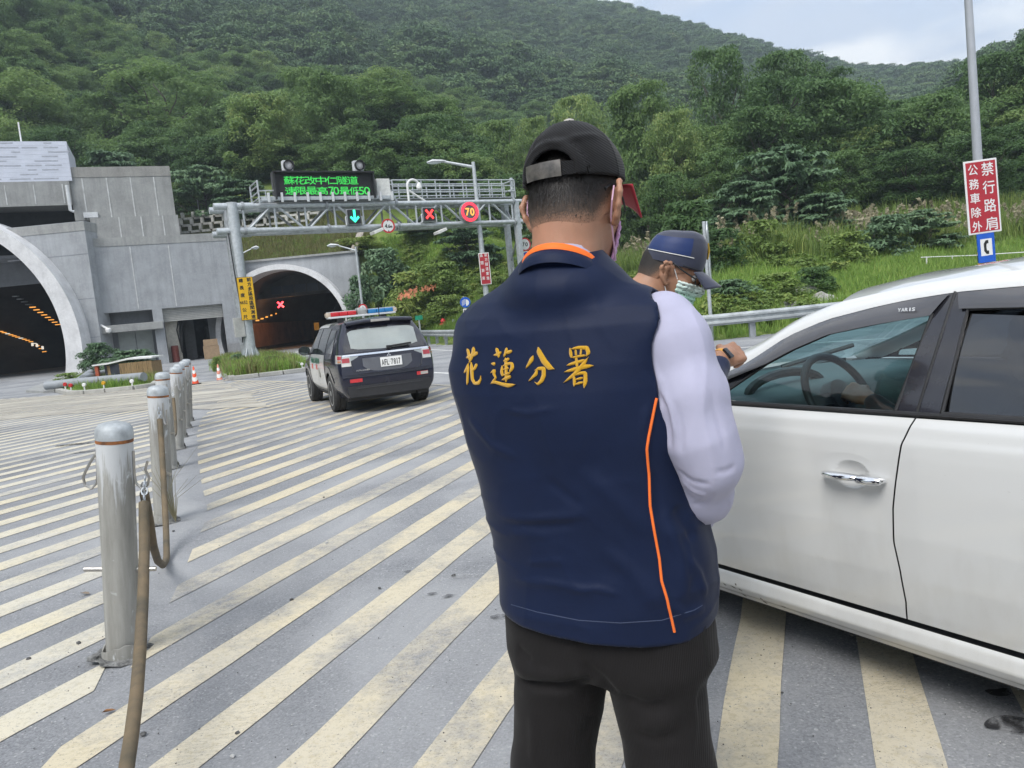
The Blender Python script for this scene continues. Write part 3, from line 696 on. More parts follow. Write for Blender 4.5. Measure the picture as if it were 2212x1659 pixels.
TALL = [blade_mesh('reed_%d' % i, 220+i, 40, 1.5, 0.022, 0.28, M_WEED, 0.45) for i in range(2)]
def plume_mesh(seed):
    rs = np.random.RandomState(seed); V, Q, R = [], [], []
    for k in range(4):
        a = rs.rand()*2*PI; b0 = np.array([rs.normal(0, 0.25), rs.normal(0, 0.25), 0]); h = rs.uniform(1.5, 2.3)
        tp = b0+np.array([math.cos(a)*0.35, math.sin(a)*0.35, h]); n0 = len(V); w = 0.008
        V += [b0+[w, 0, 0], b0-[w, 0, 0], tp-[w, 0, 0], tp+[w, 0, 0]]; Q.append((n0, n0+1, n0+2, n0+3)); R += [0.1]*4
        for j in range(26):
            f = rs.rand(); c = tp+np.array([math.cos(a)*0.18*f, math.sin(a)*0.18*f, -0.30+0.38*f])+rs.normal(0, 0.03, 3); n0 = len(V); e = rs.normal(0, 0.05, (2, 3))
            V += [c-e[0], c+e[1], c+e[0]+[0, 0, 0.05], c-e[1]]; Q.append((n0, n0+1, n0+2, n0+3)); R += [rs.uniform(0.4, 1)]*4
    return np_mesh('plume_%d' % seed, np.array(V), np.array(Q), M_PLUME, np.array(R))
PLUME = [plume_mesh(231), plume_mesh(232)]
WEEDM = [crown_mesh('weed_%d' % i, 240+i, 14, 22, 0.16, M_WEED, flat=0.7, spread=0.55, base=0.02, taper=0.95, aspect=0.5, droop=0.3) for i in range(3)]
def bank_pts(n, seed, dlo, dhi, xlo, xhi, ylo=14, yhi=75, mask=None):
    rs = np.random.RandomState(seed); x = rs.uniform(xlo, xhi, n); y = rs.uniform(ylo, yhi, n); d = rail_d(x, y)
    ok = (d > dlo) & (d < dhi) & ((x > -9.0))
    if mask is not None: ok &= mask(x, y, d)
    x, y, d = x[ok], y[ok], d[ok]; return np.stack([x, y, terrain(x, y)], -1), d
P, d = bank_pts(42000, 1, 0.75, 17, -9, 30, 18, 60, lambda x, y, d: fbm(np.stack([x/3, y/3, 0*x], -1), 2) > -0.55)
rs = np.random.RandomState(2); s = rs.uniform(0.6, 1.15, len(P))*np.interp(d, [0, 2, 12], [0.55, 0.95, 1.25]); scatter('grass', P, np.stack([s, s, s*rs.uniform(0.7, 1.2, len(s))], -1), TUFT, 4, 0.15)
P, d = bank_pts(9000, 5, 1.2, 20, -9, 30, 18, 66, lambda x, y, d: (fbm(np.stack([x/4+9, y/4, 0*x], -1), 2) > np.where(x < 2, -0.5, 0.28)))
s = np.random.RandomState(6).uniform(0.35, 0.95, len(P)); scatter('weeds', P, np.stack([s, s, s*0.75], -1), WEEDM, 7, 0.1)
P, d = bank_pts(9000, 8, 11.5, 20, 2, 34, 26, 60); s = np.random.RandomState(9).uniform(0.55, 1.15, len(P)); scatter('tall_grass', P[:1500], np.stack([s, s, s], -1)[:1500], TALL, 10, 0.12)
P, d = bank_pts(5200, 12, 11.5, 18, 8, 34, 28, 55); s = np.random.RandomState(13).uniform(0.6, 1.1, len(P)); scatter('silver_grass', P[:120], np.stack([s, s, s], -1)[:120], PLUME, 14, 0.1)
rs = np.random.RandomState(15); x = rs.uniform(-20.5, -9.8, 5200); y = rs.uniform(57.5, 64.5, 5200); s = rs.uniform(0.5, 1.1, 5200)
scatter('dry_grass', np.stack([x, y, terrain(x, y)], -1), np.stack([s, s, s], -1), TUFTD+TUFT[:1], 16, 0.2)
# ================================================================== tunnel portals and the control building
def concrete(name, col, streak=0.35, rough=0.9, lichen=False):
    mt, t, b = new_mat(name)
    v = _coords(t, 1.0)
    c = _ramp(t, _noise(t, v, 0.9, 7, 0.65), [(0.3, tuple(x*0.80 for x in col)), (0.7, tuple(x*1.16 for x in col))])
    st = _ramp(t, _noise(t, _coords(t, (2.2, 2.2, 0.16)), 1.6, 6, 0.7), [(0.44, 0.0), (0.72, streak)])
    c = _mix(t, st, c, tuple(x*0.62 for x in col))
    sp = _ramp(t, _noise(t, v, 7, 5, 0.7), [(0.50, 0.0), (0.68, 0.30)])
    c = _mix(t, sp, c, tuple(min(1, x*1.35) for x in col))
    t.links.new(c, b.inputs['Base Color']); b.inputs['Roughness'].default_value = rough; b.inputs['Specular IOR Level'].default_value = 0.3
    _bump(t, b, _noise(t, v, 14, 6, 0.7), 0.25, 0.02); return mt
M_CONC = concrete('grey_concrete', (0.345, 0.36, 0.38), 0.5)
M_CONC2 = concrete('stained_concrete', (0.32, 0.325, 0.32), 0.6)
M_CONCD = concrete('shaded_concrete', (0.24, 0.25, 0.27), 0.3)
M_RING = concrete('whitewashed_concrete', (0.66, 0.66, 0.67), 0.3)
M_JOINT = pm('pale_joint_mortar', (0.56, 0.57, 0.57), 0.9, 0, 0.2, 3)
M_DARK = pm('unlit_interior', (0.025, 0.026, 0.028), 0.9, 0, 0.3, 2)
M_LINING = pm('darkened_tunnel_lining', (0.045, 0.045, 0.045), 0.8, 0, 0.35, 0.8, stretch=(1, 0.3, 1))  # darkness of the unlit tunnel is put into this base colour
M_TILE = pm('glow_brown_tiles', (0.30, 0.17, 0.09), 0.5, 0, 0.3, 0.9)  # orange lamp glow on the walls is put into the brown tile colour
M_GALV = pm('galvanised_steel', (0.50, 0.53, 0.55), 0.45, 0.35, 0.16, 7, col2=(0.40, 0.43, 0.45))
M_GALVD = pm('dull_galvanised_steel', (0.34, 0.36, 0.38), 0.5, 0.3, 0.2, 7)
M_PAINTG = pm('light_grey_paint', (0.62, 0.64, 0.66), 0.45, 0, 0.08, 5)
M_WHITE = pm('white_paint', (0.78, 0.78, 0.77), 0.5, 0, 0.06, 5)
M_BLACK = pm('black_plastic', (0.02, 0.02, 0.022), 0.5, 0, 0.2, 8)
M_ORANGE_L = em('sodium_lamp', (1.0, 0.42, 0.08), 0.5)
M_WHITE_L = em('pale_lamp', (1.0, 0.93, 0.8), 0.35)

def arch_pts(cx, cz, r, n=40, z0=0.0):
    """outline of a horseshoe arch from the right foot over the crown to the left foot"""
    a0 = -math.asin(min(0.99, max(-0.99, (cz-z0)/r))); a1 = PI-a0
    return [(cx+r*math.cos(a0+(a1-a0)*i/n), cz+r*math.sin(a0+(a1-a0)*i/n)) for i in range(n+1)]
def annulus(mb, A, B, y0, y1):
    """solid between outlines A (outer) and B (inner), from y0 (front) to y1"""
    n = len(A); v = [(x, y0, z) for x, z in A]+[(x, y0, z) for x, z in B]+[(x, y1, z) for x, z in A]+[(x, y1, z) for x, z in B]; f = []
    for i in range(n-1):
        f += [(i+1, i, n+i, n+i+1), (2*n+i, 2*n+i+1, 3*n+i+1, 3*n+i), (i, i+1, 2*n+i+1, 2*n+i), (n+i+1, n+i, 3*n+i, 3*n+i+1)]
    f += [(0, n, 3*n, 2*n), (n-1, 3*n-1, 4*n-1, 2*n-1)]
    mb.add(v, f)
def rect_outline(A, x0, x1, zt):
    cx = sum(p[0] for p in A)/len(A); out_ = []
    for x, z in A:
        dx, dz = x-cx, max(z, 0.0)-0.5
        s = min([(x1-cx)/dx if dx > 1e-6 else 1e9, (x0-cx)/dx if dx < -1e-6 else 1e9, (zt-0.5)/dz if dz > 1e-6 else 1e9])
        out_.append((cx+dx*s, 0.5+dz*s))
    out_[0] = (x1, A[0][1]); out_[-1] = (x0, A[-1][1]); return out_
def fill_corner(mb, O, x0, x1, zt, y0, y1):
    for xc in (x0, x1):                                       # square off the corners the radial outline cuts
        for i in range(len(O)-1):
            (ax_, az_), (bx, bz) = O[i], O[i+1]
            if abs(ax_-bx) > 1e-4 and abs(az_-bz) > 1e-4 and abs((ax_ if abs(ax_-xc) < 1e-4 else bx)-xc) < 1e-3:
                tri = [(ax_, az_), (xc, zt), (bx, bz)]
                mb.add([(x, y0, z) for x, z in tri]+[(x, y1, z) for x, z in tri], [(0, 1, 2), (5, 4, 3), (0, 3, 4, 1), (1, 4, 5, 2)])

# --- right-hand tunnel
TR = thing('tunnel_portal', 'smaller tunnel mouth with white arch beside the yellow sign post', 'tunnel portal', (-15.85, 56, 0))
TR_ = TR.matrix_basis.inverted() if False else None
def sub(mb, name, mt, th, smooth=False, bevel=0.0, fix=True, kind=None):
    """build in world coordinates, then hang under a thing that has a plain location"""
    l = th.location
    mb.v = [(x-l[0], y-l[1], z-l[2]) for x, y, z in mb.v]
    return mb.build(name, mt, th, smooth, bevel, 2, kind, fix)
cx, cz, ro, ri, Yr = -15.85, 1.27, 4.87, 4.50, 56.0
A, B = arch_pts(cx, cz, ro), arch_pts(cx, cz, ri)
mb = MB(); annulus(mb, A, B, Yr-0.9, Yr+1.2); sub(mb, 'arch_ring', M_RING, TR, True)
x1 = hit(729, 562, (0, Yr+0.3, 0), (0, 1, 0)); O = rect_outline(arch_pts(cx, cz, ro-0.05), -21.6, -10.2, 6.55)
mb = MB(); annulus(mb, O, arch_pts(cx, cz, ro-0.05), Yr+0.3, Yr+0.9); fill_corner(mb, O, -21.6, -10.2, 6.55, Yr+0.3, Yr+0.9); sub(mb, 'portal_wall', M_CONC, TR)
mb = MB(); mb.box((-15.9, Yr+0.6, 6.62), (11.5, 0.9, 0.14)); sub(mb, 'coping', M_CONC2, TR)
mb = MB(); mb.prism([(0, 0), (0.5, 0), (0.5, 3.9), (0, 3.9)], (-10.7, Yr+0.5, 6.2), (1, 0, 0), (0, 0.93, 0.42), (0, -0.25, 0.5)); sub(mb, 'wing_beam', concrete('rusty_concrete', (0.38, 0.34, 0.30), 0.5), TR)
mb = MB(); annulus(mb, arch_pts(cx, cz, ri+0.10), arch_pts(cx, cz, ri-0.02), Yr+1.2, Yr+34); sub(mb, 'lining', M_LINING, TR, True)
mb = MB()
for s in (-1, 1): mb.box((cx+s*(ri-0.10), Yr+18, 1.35), (0.06, 31, 2.7))
sub(mb, 'wall_tiles', M_TILE, TR)
Ch = arch_pts(cx, cz, ri-0.05, 30, 4.05)
mb = MB(); mb.add([(x, Yr+5.0, z) for x, z in Ch]+[(x, Yr+5.3, z) for x, z in Ch], [tuple(range(len(Ch))), tuple(range(2*len(Ch)-1, len(Ch)-1, -1))]+[(i, i+1, len(Ch)+i+1, len(Ch)+i) for i in range(len(Ch)-1)]+[(len(Ch)-1, 0, len(Ch), 2*len(Ch)-1)])
sub(mb, 'headwall', M_LINING, TR)
for k in range(5):
    mb = MB(); mb.box((cx-1.85+k*0.95, Yr+4.97, 4.62), (0.85, 0.06, 0.62)); sub(mb, 'louvre_window', pm('blue_black_glass', (0.02, 0.028, 0.045), 0.35), TR)
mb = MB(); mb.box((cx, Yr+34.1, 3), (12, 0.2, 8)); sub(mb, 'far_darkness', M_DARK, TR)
def wall_pt(px, py, X):
    Y = 50.0
    for _ in range(30): Y += (at(px, py, Y)[0]-X)/0.6
    return at(px, py, Y)
for k in range(7):
    p = wall_pt(556+k*9.5, 692-k*3.6, cx-ri+0.28); mb = MB(); mb.box(p, (0.22, 0.30, 0.11)); sub(mb, 'ceiling_lamp', M_ORANGE_L if k < 5 else M_WHITE_L, TR)
p = at(606, 658, Yr+6); mb = MB()
for s in (-1, 1): mb.box((p[0], p[1], p[2]), (0.62, 0.05, 0.12), M=Matrix.Rotation(s*rad(45), 3, 'Y'))
sub(mb, 'lane_cross', em('red_light', (1.0, 0.03, 0.04), 4.0), TR)
p = at(684, 705, Yr+8); mb = MB(); mb.box(p, (0.42, 0.05, 0.62)); sub(mb, 'inner_sign', pm('yellow_sheeting', (0.62, 0.42, 0.03), 0.5), TR)
tl = bpy.data.lights.new('tunnel_lamp_glow', 'POINT'); tl.energy = 55; tl.color = (1.0, 0.5, 0.2); tl.shadow_soft_size = 0.4
link(bpy.data.objects.new('tunnel_lamp_glow', tl), TR).location = (-1.6, 6.5, 3.4)

# --- left-hand tunnel
TL = thing('tunnel_portal', 'large tunnel mouth with thick white arch cut by the left picture edge', 'tunnel portal', (-36, 49, 0))
cx, cz, ro, ri, Yl = -36.07, 1.99, 9.0, 8.37, 49.0
A, B = arch_pts(-35.91, 1.94, ro, 60), arch_pts(-36.35, 2.06, ri, 60)
mb = MB(); annulus(mb, A, B, Yl, Yl+1.7); sub(mb, 'arch_ring', M_RING, TL, True)
pr = hit(180, 477, (0, Yl+1.15, 0), (0, 1, 0)); zt = float(pr[2])
O = rect_outline(arch_pts(-35.91, 1.94, ro-0.05, 60), -56, pr[0], zt)
mb = MB(); annulus(mb, O, arch_pts(-35.91, 1.94, ro-0.05, 60), Yl+1.15, Yl+2.65); fill_corner(mb, O, -56, pr[0], zt, Yl+1.15, Yl+2.65); sub(mb, 'portal_wall', M_CONC, TL)
mb = MB(); mb.box(((pr[0]-56)/2, Yl+1.9, zt-0.32), (abs(-56-pr[0])+0.05, 1.56, 0.55)); sub(mb, 'coping', M_CONC2, TL)
for zz in (7.55, 4.7, 2.2): mb = MB(); mb.box((pr[0]-2.6 if zz > 6 else pr[0]-0.9, Yl+1.147, zz), (5.2 if zz > 6 else 1.7, 0.012, 0.05)); sub(mb, 'wall_joint', M_CONCD, TL)
cx, cz = -36.35, 2.06
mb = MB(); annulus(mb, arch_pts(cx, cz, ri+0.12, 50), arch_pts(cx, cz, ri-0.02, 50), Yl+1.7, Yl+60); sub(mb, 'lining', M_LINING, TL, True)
mb = MB(); annulus(mb, arch_pts(cx, cz, ri-0.06, 50), arch_pts(cx, cz, ri-0.11, 50), Yl+2.2, Yl+7); sub(mb, 'mouth_lining', M_CONCD, TL, True)  # paler than the lining behind: daylight at the mouth put into its colour
Ch = arch_pts(cx, cz, ri-0.10, 40, 6.5)
mb = MB(); mb.add([(x, Yl+7.0, z) for x, z in Ch]+[(x, Yl+7.3, z) for x, z in Ch], [tuple(range(len(Ch))), tuple(range(2*len(Ch)-1, len(Ch)-1, -1))]+[(i, i+1, len(Ch)+i+1, len(Ch)+i) for i in range(len(Ch)-1)]+[(len(Ch)-1, 0, len(Ch), 2*len(Ch)-1)])
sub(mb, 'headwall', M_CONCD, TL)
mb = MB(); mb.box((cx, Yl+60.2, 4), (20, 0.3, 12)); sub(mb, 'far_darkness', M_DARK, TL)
for k in range(12):
    p = at(34+k*9.6 - 0.12*k*k, 640+k*6.1-0.05*k*k, Yl+9+k*1.3); mb = MB(); mb.box(p, (0.36, 0.3, 0.07)); sub(mb, 'ceiling_lamp', M_GALVD if k < 4 else M_ORANGE_L, TL)
for k in range(14):
    p = wall_pt(2+k*7.2, 716+k*2.4+max(0, k-8)**2*0.5, cx-ri+0.9); mb = MB(); mb.box(p, (0.22, 0.35, 0.07)); sub(mb, 'side_lamp', M_ORANGE_L if k % 4 != 2 else M_WHITE_L, TL)
for (px, py) in ((70, 744), (80, 746), (92, 751)):
    p = wall_pt(px, py, cx-ri+1.2); mb = MB(); mb.box(p, (0.16, 0.1, 0.3)); sub(mb, 'far_marker', M_WHITE_L, TL)
mb = MB(); p = hit(118, 610, (0, Yl+7, 0), (0, 1, 0))
for k in range(4): mb.box((p[0]+0.16*k, Yl+6.8, p[2]-0.7), (0.1, 0.12, 2.2))
sub(mb, 'cable_riser', M_GALVD, TL)

# --- control building, in a frame that runs along its facade
BO, BU, BN = np.array([-18.2, 54.5, 0.0]), np.array([0.917, 0.399, 0.0]), np.array([-0.399, 0.917, 0.0])
BRZ = math.atan2(BU[1], BU[0])
def hb(px, py, b=0.0):
    p = hit(px, py, BO+BN*b, BN); return float((p-BO)@BU), float(p[2])
BLD = thing('control_building', 'stepped grey concrete control building between the two tunnel mouths', 'building', BO, BRZ)
def bx(name, a0, a1, b0, b1, z0, z1, mt, bevel=0.0, par=None):
    mb = MB(); mb.box(((a0+a1)/2, (b0+b1)/2, (z0+z1)/2), (a1-a0, b1-b0, z1-z0)); return mb.build(name, mt, par or BLD, False, bevel)
aL = hb(190, 514)[0]; zT = hb(340, 509)[1]; a33, a35 = hb(331, 690)[0], hb(353, 690)[0]; a48 = hb(484, 690)[0]; aBL = hb(214, 700)[0]
zG = hb(420, 661)[1]; zB = hb(270, 668)[1]; aR = hb(500, 505)[0]
bx('facade_beam', aL-1.6, aR, 0, 0.5, zG, zT-0.55, M_CONC)
bx('parapet', aL-1.6, aR+0.03, -0.03, 11.4, zT-0.547, zT, M_CONC2)
bx('facade_pier', a48, aR, 0, 0.5, 0, zG, M_CONC); bx('facade_pier', a33, a35, 0, 0.5, 0, zG, M_CONC); bx('facade_pier', aL-1.6, aBL, 0, 0.5, 0, zG, M_CONC)
for k in range(3): mb = MB(); mb.tube([(a35+1.0+0.12*k, 0.9, zG-0.2), (a35+1.1+0.1*k, 0.9, 3.4), (a35+0.75+0.15*k, 0.85, 2.2), (a35+0.9, 0.8, 0.6)], 0.05, 6); mb.build('cable', M_BLACK, BLD, True)
bx('side_wall', aR-0.4, aR, 0.5, 11, 0, zT-0.55, M_CONC)
bx('plinth', a48+0.002, aR+0.03, -0.02, 0.0, 0, hb(520, 737)[1]-0.1, concrete('darker_plinth', (0.30, 0.305, 0.31), 0.3))
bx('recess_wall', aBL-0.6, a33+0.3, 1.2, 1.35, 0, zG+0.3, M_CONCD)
bx('canopy', aBL, a35-0.05, -0.55, 1.19, hb(280, 716)[1], hb(280, 700)[1], M_CONC2, 0.03)
d0, d1 = hb(258, 750, 1.15)[0], hb(334, 750, 1.15)[0]; dz = hb(300, 711, 1.15)[1]
for k in range(2):
    w_ = (d1-d0)/2; dr = bx('metal_door', d0+k*w_+0.02, d0+(k+1)*w_-0.02, 1.10, 1.195, 0.02, dz, pm('grey_green_door_paint', (0.34, 0.37, 0.36), 0.45, 0, 0.1, 2))
    bx('handle', d0+w_+(-0.14 if k == 0 else 0.10), d0+w_+(-0.10 if k == 0 else 0.14), 1.06, 1.098, 1.0, 1.15, M_GALVD, par=dr)
    q = hb(567/1.8228+k*18.5, 702, 1.15)
for px in (312, 332):
    q = hb(px, 702, 1.0); bx('lamp_box', q[0]-0.28, q[0]+0.28, 1.0, 1.19, q[1]-0.32, q[1]+0.12, M_PAINTG, 0.02)
# open vehicle bay
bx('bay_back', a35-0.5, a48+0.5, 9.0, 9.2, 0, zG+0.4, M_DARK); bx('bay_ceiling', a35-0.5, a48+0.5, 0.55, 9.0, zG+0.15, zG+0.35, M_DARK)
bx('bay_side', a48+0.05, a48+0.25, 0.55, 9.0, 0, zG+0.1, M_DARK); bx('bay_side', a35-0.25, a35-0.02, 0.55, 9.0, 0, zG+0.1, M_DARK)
bx('bay_panel', a35+0.03, a35+0.9, 0.9, 1.0, 0, 3.4, pm('beige_panel', (0.50, 0.48, 0.42), 0.8)); bx('bay_panel', a35+1.2, a35+1.9, 2.2, 2.4, 0, 4.2, pm('dim_panel', (0.07, 0.072, 0.075), 0.8))
bx('bay_machine', a35+2.7, a35+4.2, 4.2, 5.6, 0.0, 2.3, pm('dark_cabinet_paint', (0.05, 0.055, 0.055), 0.6))
zs0 = hb(420, 690, 0.35)[1]; nsl = 8
for k in range(nsl): 
    z0 = zs0+(zG-zs0)*k/nsl; bx('shutter_slat', a35+0.01, a48-0.01, 0.30, 0.36+0.03*(k % 2), z0+0.012, z0+(zG-zs0)/nsl-0.012, pm('shutter_steel', (0.42, 0.42, 0.40), 0.5, 0.2, 0.1, 4))
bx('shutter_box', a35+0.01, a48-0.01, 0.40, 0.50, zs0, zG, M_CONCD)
# upper storeys
b2 = 3.2; u0, u1 = hb(195, 480, b2)[0], hb(386, 480, b2)[0]; z2 = hb(300, 467, b2)[1]; bx('upper_step', u0, u1, b2, b2+7.5, zT+0.002, z2, M_CONC2)
b3 = 4.2; z3 = hb(260, 360, b3)[1]
t0, t1, tb0, tb1 = hb(143, 358, b3)[0], hb(364, 362, b3)[0], hb(163, 466, b3)[0], hb(381, 464, b3)[0]
bx('tower', (t0+tb0)/2, (t1+tb1)/2, b3, b3+7.0, z2+0.002, z3-0.7, M_CONC2); bx('tower_cap', (t0+tb0)/2-0.02, (t1+tb1)/2+0.02, b3-0.03, b3+7.03, z3-0.697, z3, concrete('weathered_cap', (0.30, 0.295, 0.28), 0.6))
tw0, tw1 = (t0+tb0)/2, (t1+tb1)/2
mb = MB()
for k in range(4): mb = MB(); mb.box((tw0+(tw1-tw0)*(0.12+0.235*k), b3-0.012, (z2+z3-0.7)/2), (0.075, 0.02, z3-0.7-z2-0.1)); mb.build('wall_joint', M_JOINT, BLD)
for k in range(3): mb = MB(); mb.box((u0+(u1-u0)*(0.32+0.25*k), b2-0.012, (zT+z2)/2), (0.075, 0.02, z2-zT-0.05)); mb.build('wall_joint', M_JOINT, BLD)
for px in (290, 373): mb = MB(); mb.box((hb(px, 600)[0], -0.012, (zG+zT-0.55)/2), (0.06, 0.02, (zT-0.55-zG)*0.96)); mb.build('wall_joint', M_JOINT, BLD)
q = hb(196, 463, b3-0.1); bx('alarm_lamp', q[0]-0.45, q[0]+0.45, b3-0.25, b3-0.002, q[1]-0.25, q[1]+0.12, M_PAINTG, 0.03)
# left wing: dark gap, concrete band and the louvred roof box
b4 = 4.0; l0 = hb(-60, 420, b4)[0]; l1 = tw0-0.02; q0, q1 = hb(70, 445, b4)[1], hb(70, 392, b4)[1]
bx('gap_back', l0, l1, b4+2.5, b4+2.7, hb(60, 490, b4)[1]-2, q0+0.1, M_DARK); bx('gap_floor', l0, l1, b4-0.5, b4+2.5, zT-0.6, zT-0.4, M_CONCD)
bx('roof_band', l0, l1, b4, b4+6, q0, q1, M_CONC2)
for px in (18, 110, 202): mb = MB(); mb.box((hb(px*0.68, 420, b4)[0], b4-0.012, (q0+q1)/2-0.05), (0.06, 0.02, (q1-q0)*0.8)); mb.build('wall_joint', M_JOINT, BLD)
lb1 = hb(149, 350, b4)[0]; zl0, zl1 = q1+0.003, hb(70, 305, b4)[1]
M_LOUV = pm('pale_blue_grey_cladding', (0.60, 0.63, 0.72), 0.45, 0.1, 0.05, 1.5)
LB = bx('louvre_box', l0, lb1, b4+0.25, b4+5.5, zl0, zl1, M_LOUV)
rs = np.random.RandomState(4); n_l = 9
for k in range(n_l):
    z0 = zl0+(zl1-zl0)*(k+0.01)/n_l; z1 = zl0+(zl1-zl0)*(k+0.985)/n_l
    bx('louvre_panel', l0, lb1+0.02, b4+0.02, b4+0.247, z0, z1, M_LOUV, par=BLD)
mb = MB()
for k in range(n_l):
    z0 = zl0+(zl1-zl0)*(k+0.60)/n_l; a = l0+0.3
    while a < lb1-0.8:
        w_ = rs.uniform(0.4, 1.5)
        if rs.rand() < 0.7: mb.box((a+w_/2, b4+0.02, z0), (w_, 0.02, 0.09))
        a += w_+rs.uniform(0.1, 0.5)
mb.build('slot', pm('slot_grey', (0.40, 0.42, 0.48), 0.5), BLD)['kind'] = 'stuff'
mb = MB(); q = hb(150, 355, b4); mb.tube([(hb(143, 393, 3.6)[0], 3.6, hb(143, 400, 3.6)[1]), (hb(143, 393, 3.6)[0], 3.6, hb(143, 455, 3.6)[1]), (hb(160, 457, 3.6)[0], 3.6, hb(160, 457, 3.6)[1])], 0.11, 8); mb.build('drain_pipe', M_PAINTG, BLD, True)
mb = MB(); q = hb(45, 300, b4+1); mb.tube([(q[0], b4+1, zl1), (q[0], b4+1, zl1+1.5)], 0.05, 6); mb.build('lightning_rod', M_WHITE, BLD)
mb = MB(); q = hb(198, 700, -0.2); mb.tube([(q[0]+0.5, 0.02, q[1]-0.2), (q[0]+0.5, -0.5, q[1]-0.1), (q[0]+0.9, -0.7, q[1]-0.4)], 0.07, 6); mb.lathe([(0.0, -0.22), (0.16, -0.12), (0.19, 0.05), (0.1, 0.15)], (q[0]+0.95, -0.75, q[1]-0.5), 12); mb.build('dome_camera', M_WHITE, BLD, True)
# crib retaining wall behind the roofs
CRB = thing('crib_wall', 'white concrete lattice holding the slope behind the roofs', 'retaining wall', (-23.5, 62.4, 9.6))
for i in range(15):
    for j in range(3):
        mb = MB(); x = -3+i*0.86; mb.box((x, 0.52*j, 0.35+j*0.60), (0.70, 0.24, 0.17)); mb.build('beam', pm('bleached_concrete', (0.50, 0.49, 0.45), 0.9, 0, 0.3, 3), CRB)
        mb = MB(); mb.box((x+0.43, 0.52*j+0.02, 0.64+j*0.60), (0.20, 0.30, 0.44)); mb.build('post', pm('bleached_concrete', (0.50, 0.49, 0.45), 0.9, 0, 0.3, 3), CRB)
mb = MB(); mb.prism([(0.15, 0.0), (1.9, 2.0), (2.4, 2.0), (0.6, 0.0)], (-3.4, 0, 0), (0, 1, 0), (0, 0, 1), (13, 0, 0)); mb.build('backing', pm('mossy_earth', (0.09, 0.10, 0.04), 1.0, 0, 0.5, 2), CRB, fix=True)
FN = thing('mesh_fence', 'dark wire fence on top of the white lattice wall', 'fence', (-23.5, 64.9, 11.6))
for i in range(7):
    mb = MB(); mb.tube([(-3+i*2.1, 0, -0.4), (-3+i*2.1, 0, 1.2)], 0.05, 6); mb.build('post', M_GALVD, FN)
mb = MB()
for i in range(54): mb.tube([(-3.2+i*0.25, 0, 0), (-3.2+i*0.25, 0, 1.1)], 0.012, 4, False)
for z in (0.05, 0.4, 0.75, 1.1): mb.tube([(-3.2, 0, z), (10.2, 0, z)], 0.014, 4, False)
mb.build('wire_mesh', M_BLACK, FN)

# ------------------------------------------------------------------ islands, kerbs, things on them
M_KERB = concrete('kerb_concrete', (0.40, 0.395, 0.37), 0.5)
def kerb(name, pts, label, h=0.14, w=0.2, n=1.0):
    P = [np.array(p[:2]) for p in pts]; t = thing(name, label, 'kerb', (P[0][0], P[0][1], 0)); o0 = P[0]
    for p, q in zip(P[:-1], P[1:]):
        L_ = np.linalg.norm(q-p); m_ = max(1, int(round(L_/n))); d = (q-p)/L_
        for k in range(m_):
            c = p+d*(k+0.5)*L_/m_-o0; mb = MB(); mb.box((c[0], c[1], h/2), (L_/m_-0.02, w, h), math.atan2(d[1], d[0])); mb.build('kerb_stone', M_KERB, t, False, 0.02)
    return t
kerb('kerb', [ground(x, y) for x, y in ((122, 846), (150, 853), (186, 852), (230, 848), (290, 842), (332, 836), (345, 822))], 'kerb round the planted island with the fallen grey pipes')
kerb('kerb', [ground(x, y) for x, y in ((470, 800), (490, 815), (503, 821.5), (560, 815), (612, 809), (660, 803), (664, 797))], 'kerb round the grassy island of the yellow sign post')
def plateau(name, pix, z, mt):
    P = [ground(x, y) for x, y in pix]; return mesh_obj(name, [(p[0], p[1], z) for p in P], [tuple(range(len(P)))][::1], mt)
o = plateau('island_soil', [(127, 846), (152, 851), (186, 850), (230, 846), (290, 840), (330, 834), (343, 822), (335, 812), (250, 806), (190, 806), (150, 822)], 0.11, soil_mat()); o['kind'] = 'structure'
o = plateau('island_soil', [(470, 801), (490, 814), (503, 820), (560, 813.5), (612, 807.5), (660, 802), (662, 797), (640, 782), (590, 776), (500, 778), (460, 793)], 0.11, soil_mat()); o['kind'] = 'structure'
_p = [ground(x, y) for x, y in ((56, 848), (95, 849.5), (126, 846), (160, 816), (150, 806))]; mb = MB(); mb.prism([(q[0], q[1]) for q in _p], (0, 0, -0.02), (1, 0, 0), (0, 1, 0), (0, 0, 0.11)); o = mb.build('concrete_pad', M_CONC2, None, False, fix=True); o['kind'] = 'structure'
def poly_scatter(name, pix, n, seed, s0, s1, protos, z=0.11):
    P = np.array([ground(x, y)[:2] for x, y in pix]); rs = np.random.RandomState(seed); lo, hi = P.min(0), P.max(0); q = rs.uniform(lo, hi, (n, 2)); ins = np.zeros(n, bool)
    for i in range(len(P)):
        a, b = P[i], P[(i+1) % len(P)]; c = ((a[1] > q[:, 1]) != (b[1] > q[:, 1])) & (q[:, 0] < (b[0]-a[0])*(q[:, 1]-a[1])/(b[1]-a[1]+1e-12)+a[0]); ins ^= c
    q = q[ins]; s = rs.uniform(s0, s1, len(q)); scatter(name, np.c_[q, np.full(len(q), z)], np.stack([s, s, s], -1), protos, seed)
poly_scatter('grass', [(150, 850), (230, 845), (330, 833), (340, 822), (300, 815), (200, 815), (150, 830)], 1500, 31, 0.35, 0.8, TUFT+TUFTD[:1])
poly_scatter('grass', [(474, 802), (503, 819), (560, 812), (655, 801), (655, 795), (600, 778), (500, 781), (465, 793)], 4200, 32, 0.45, 1.1, TUFT+TUFTD[:1])
def at_z(px, py, Y, z=None):
    p = at(px, py, Y); return (p[0], Y, p[2] if z is None else z)
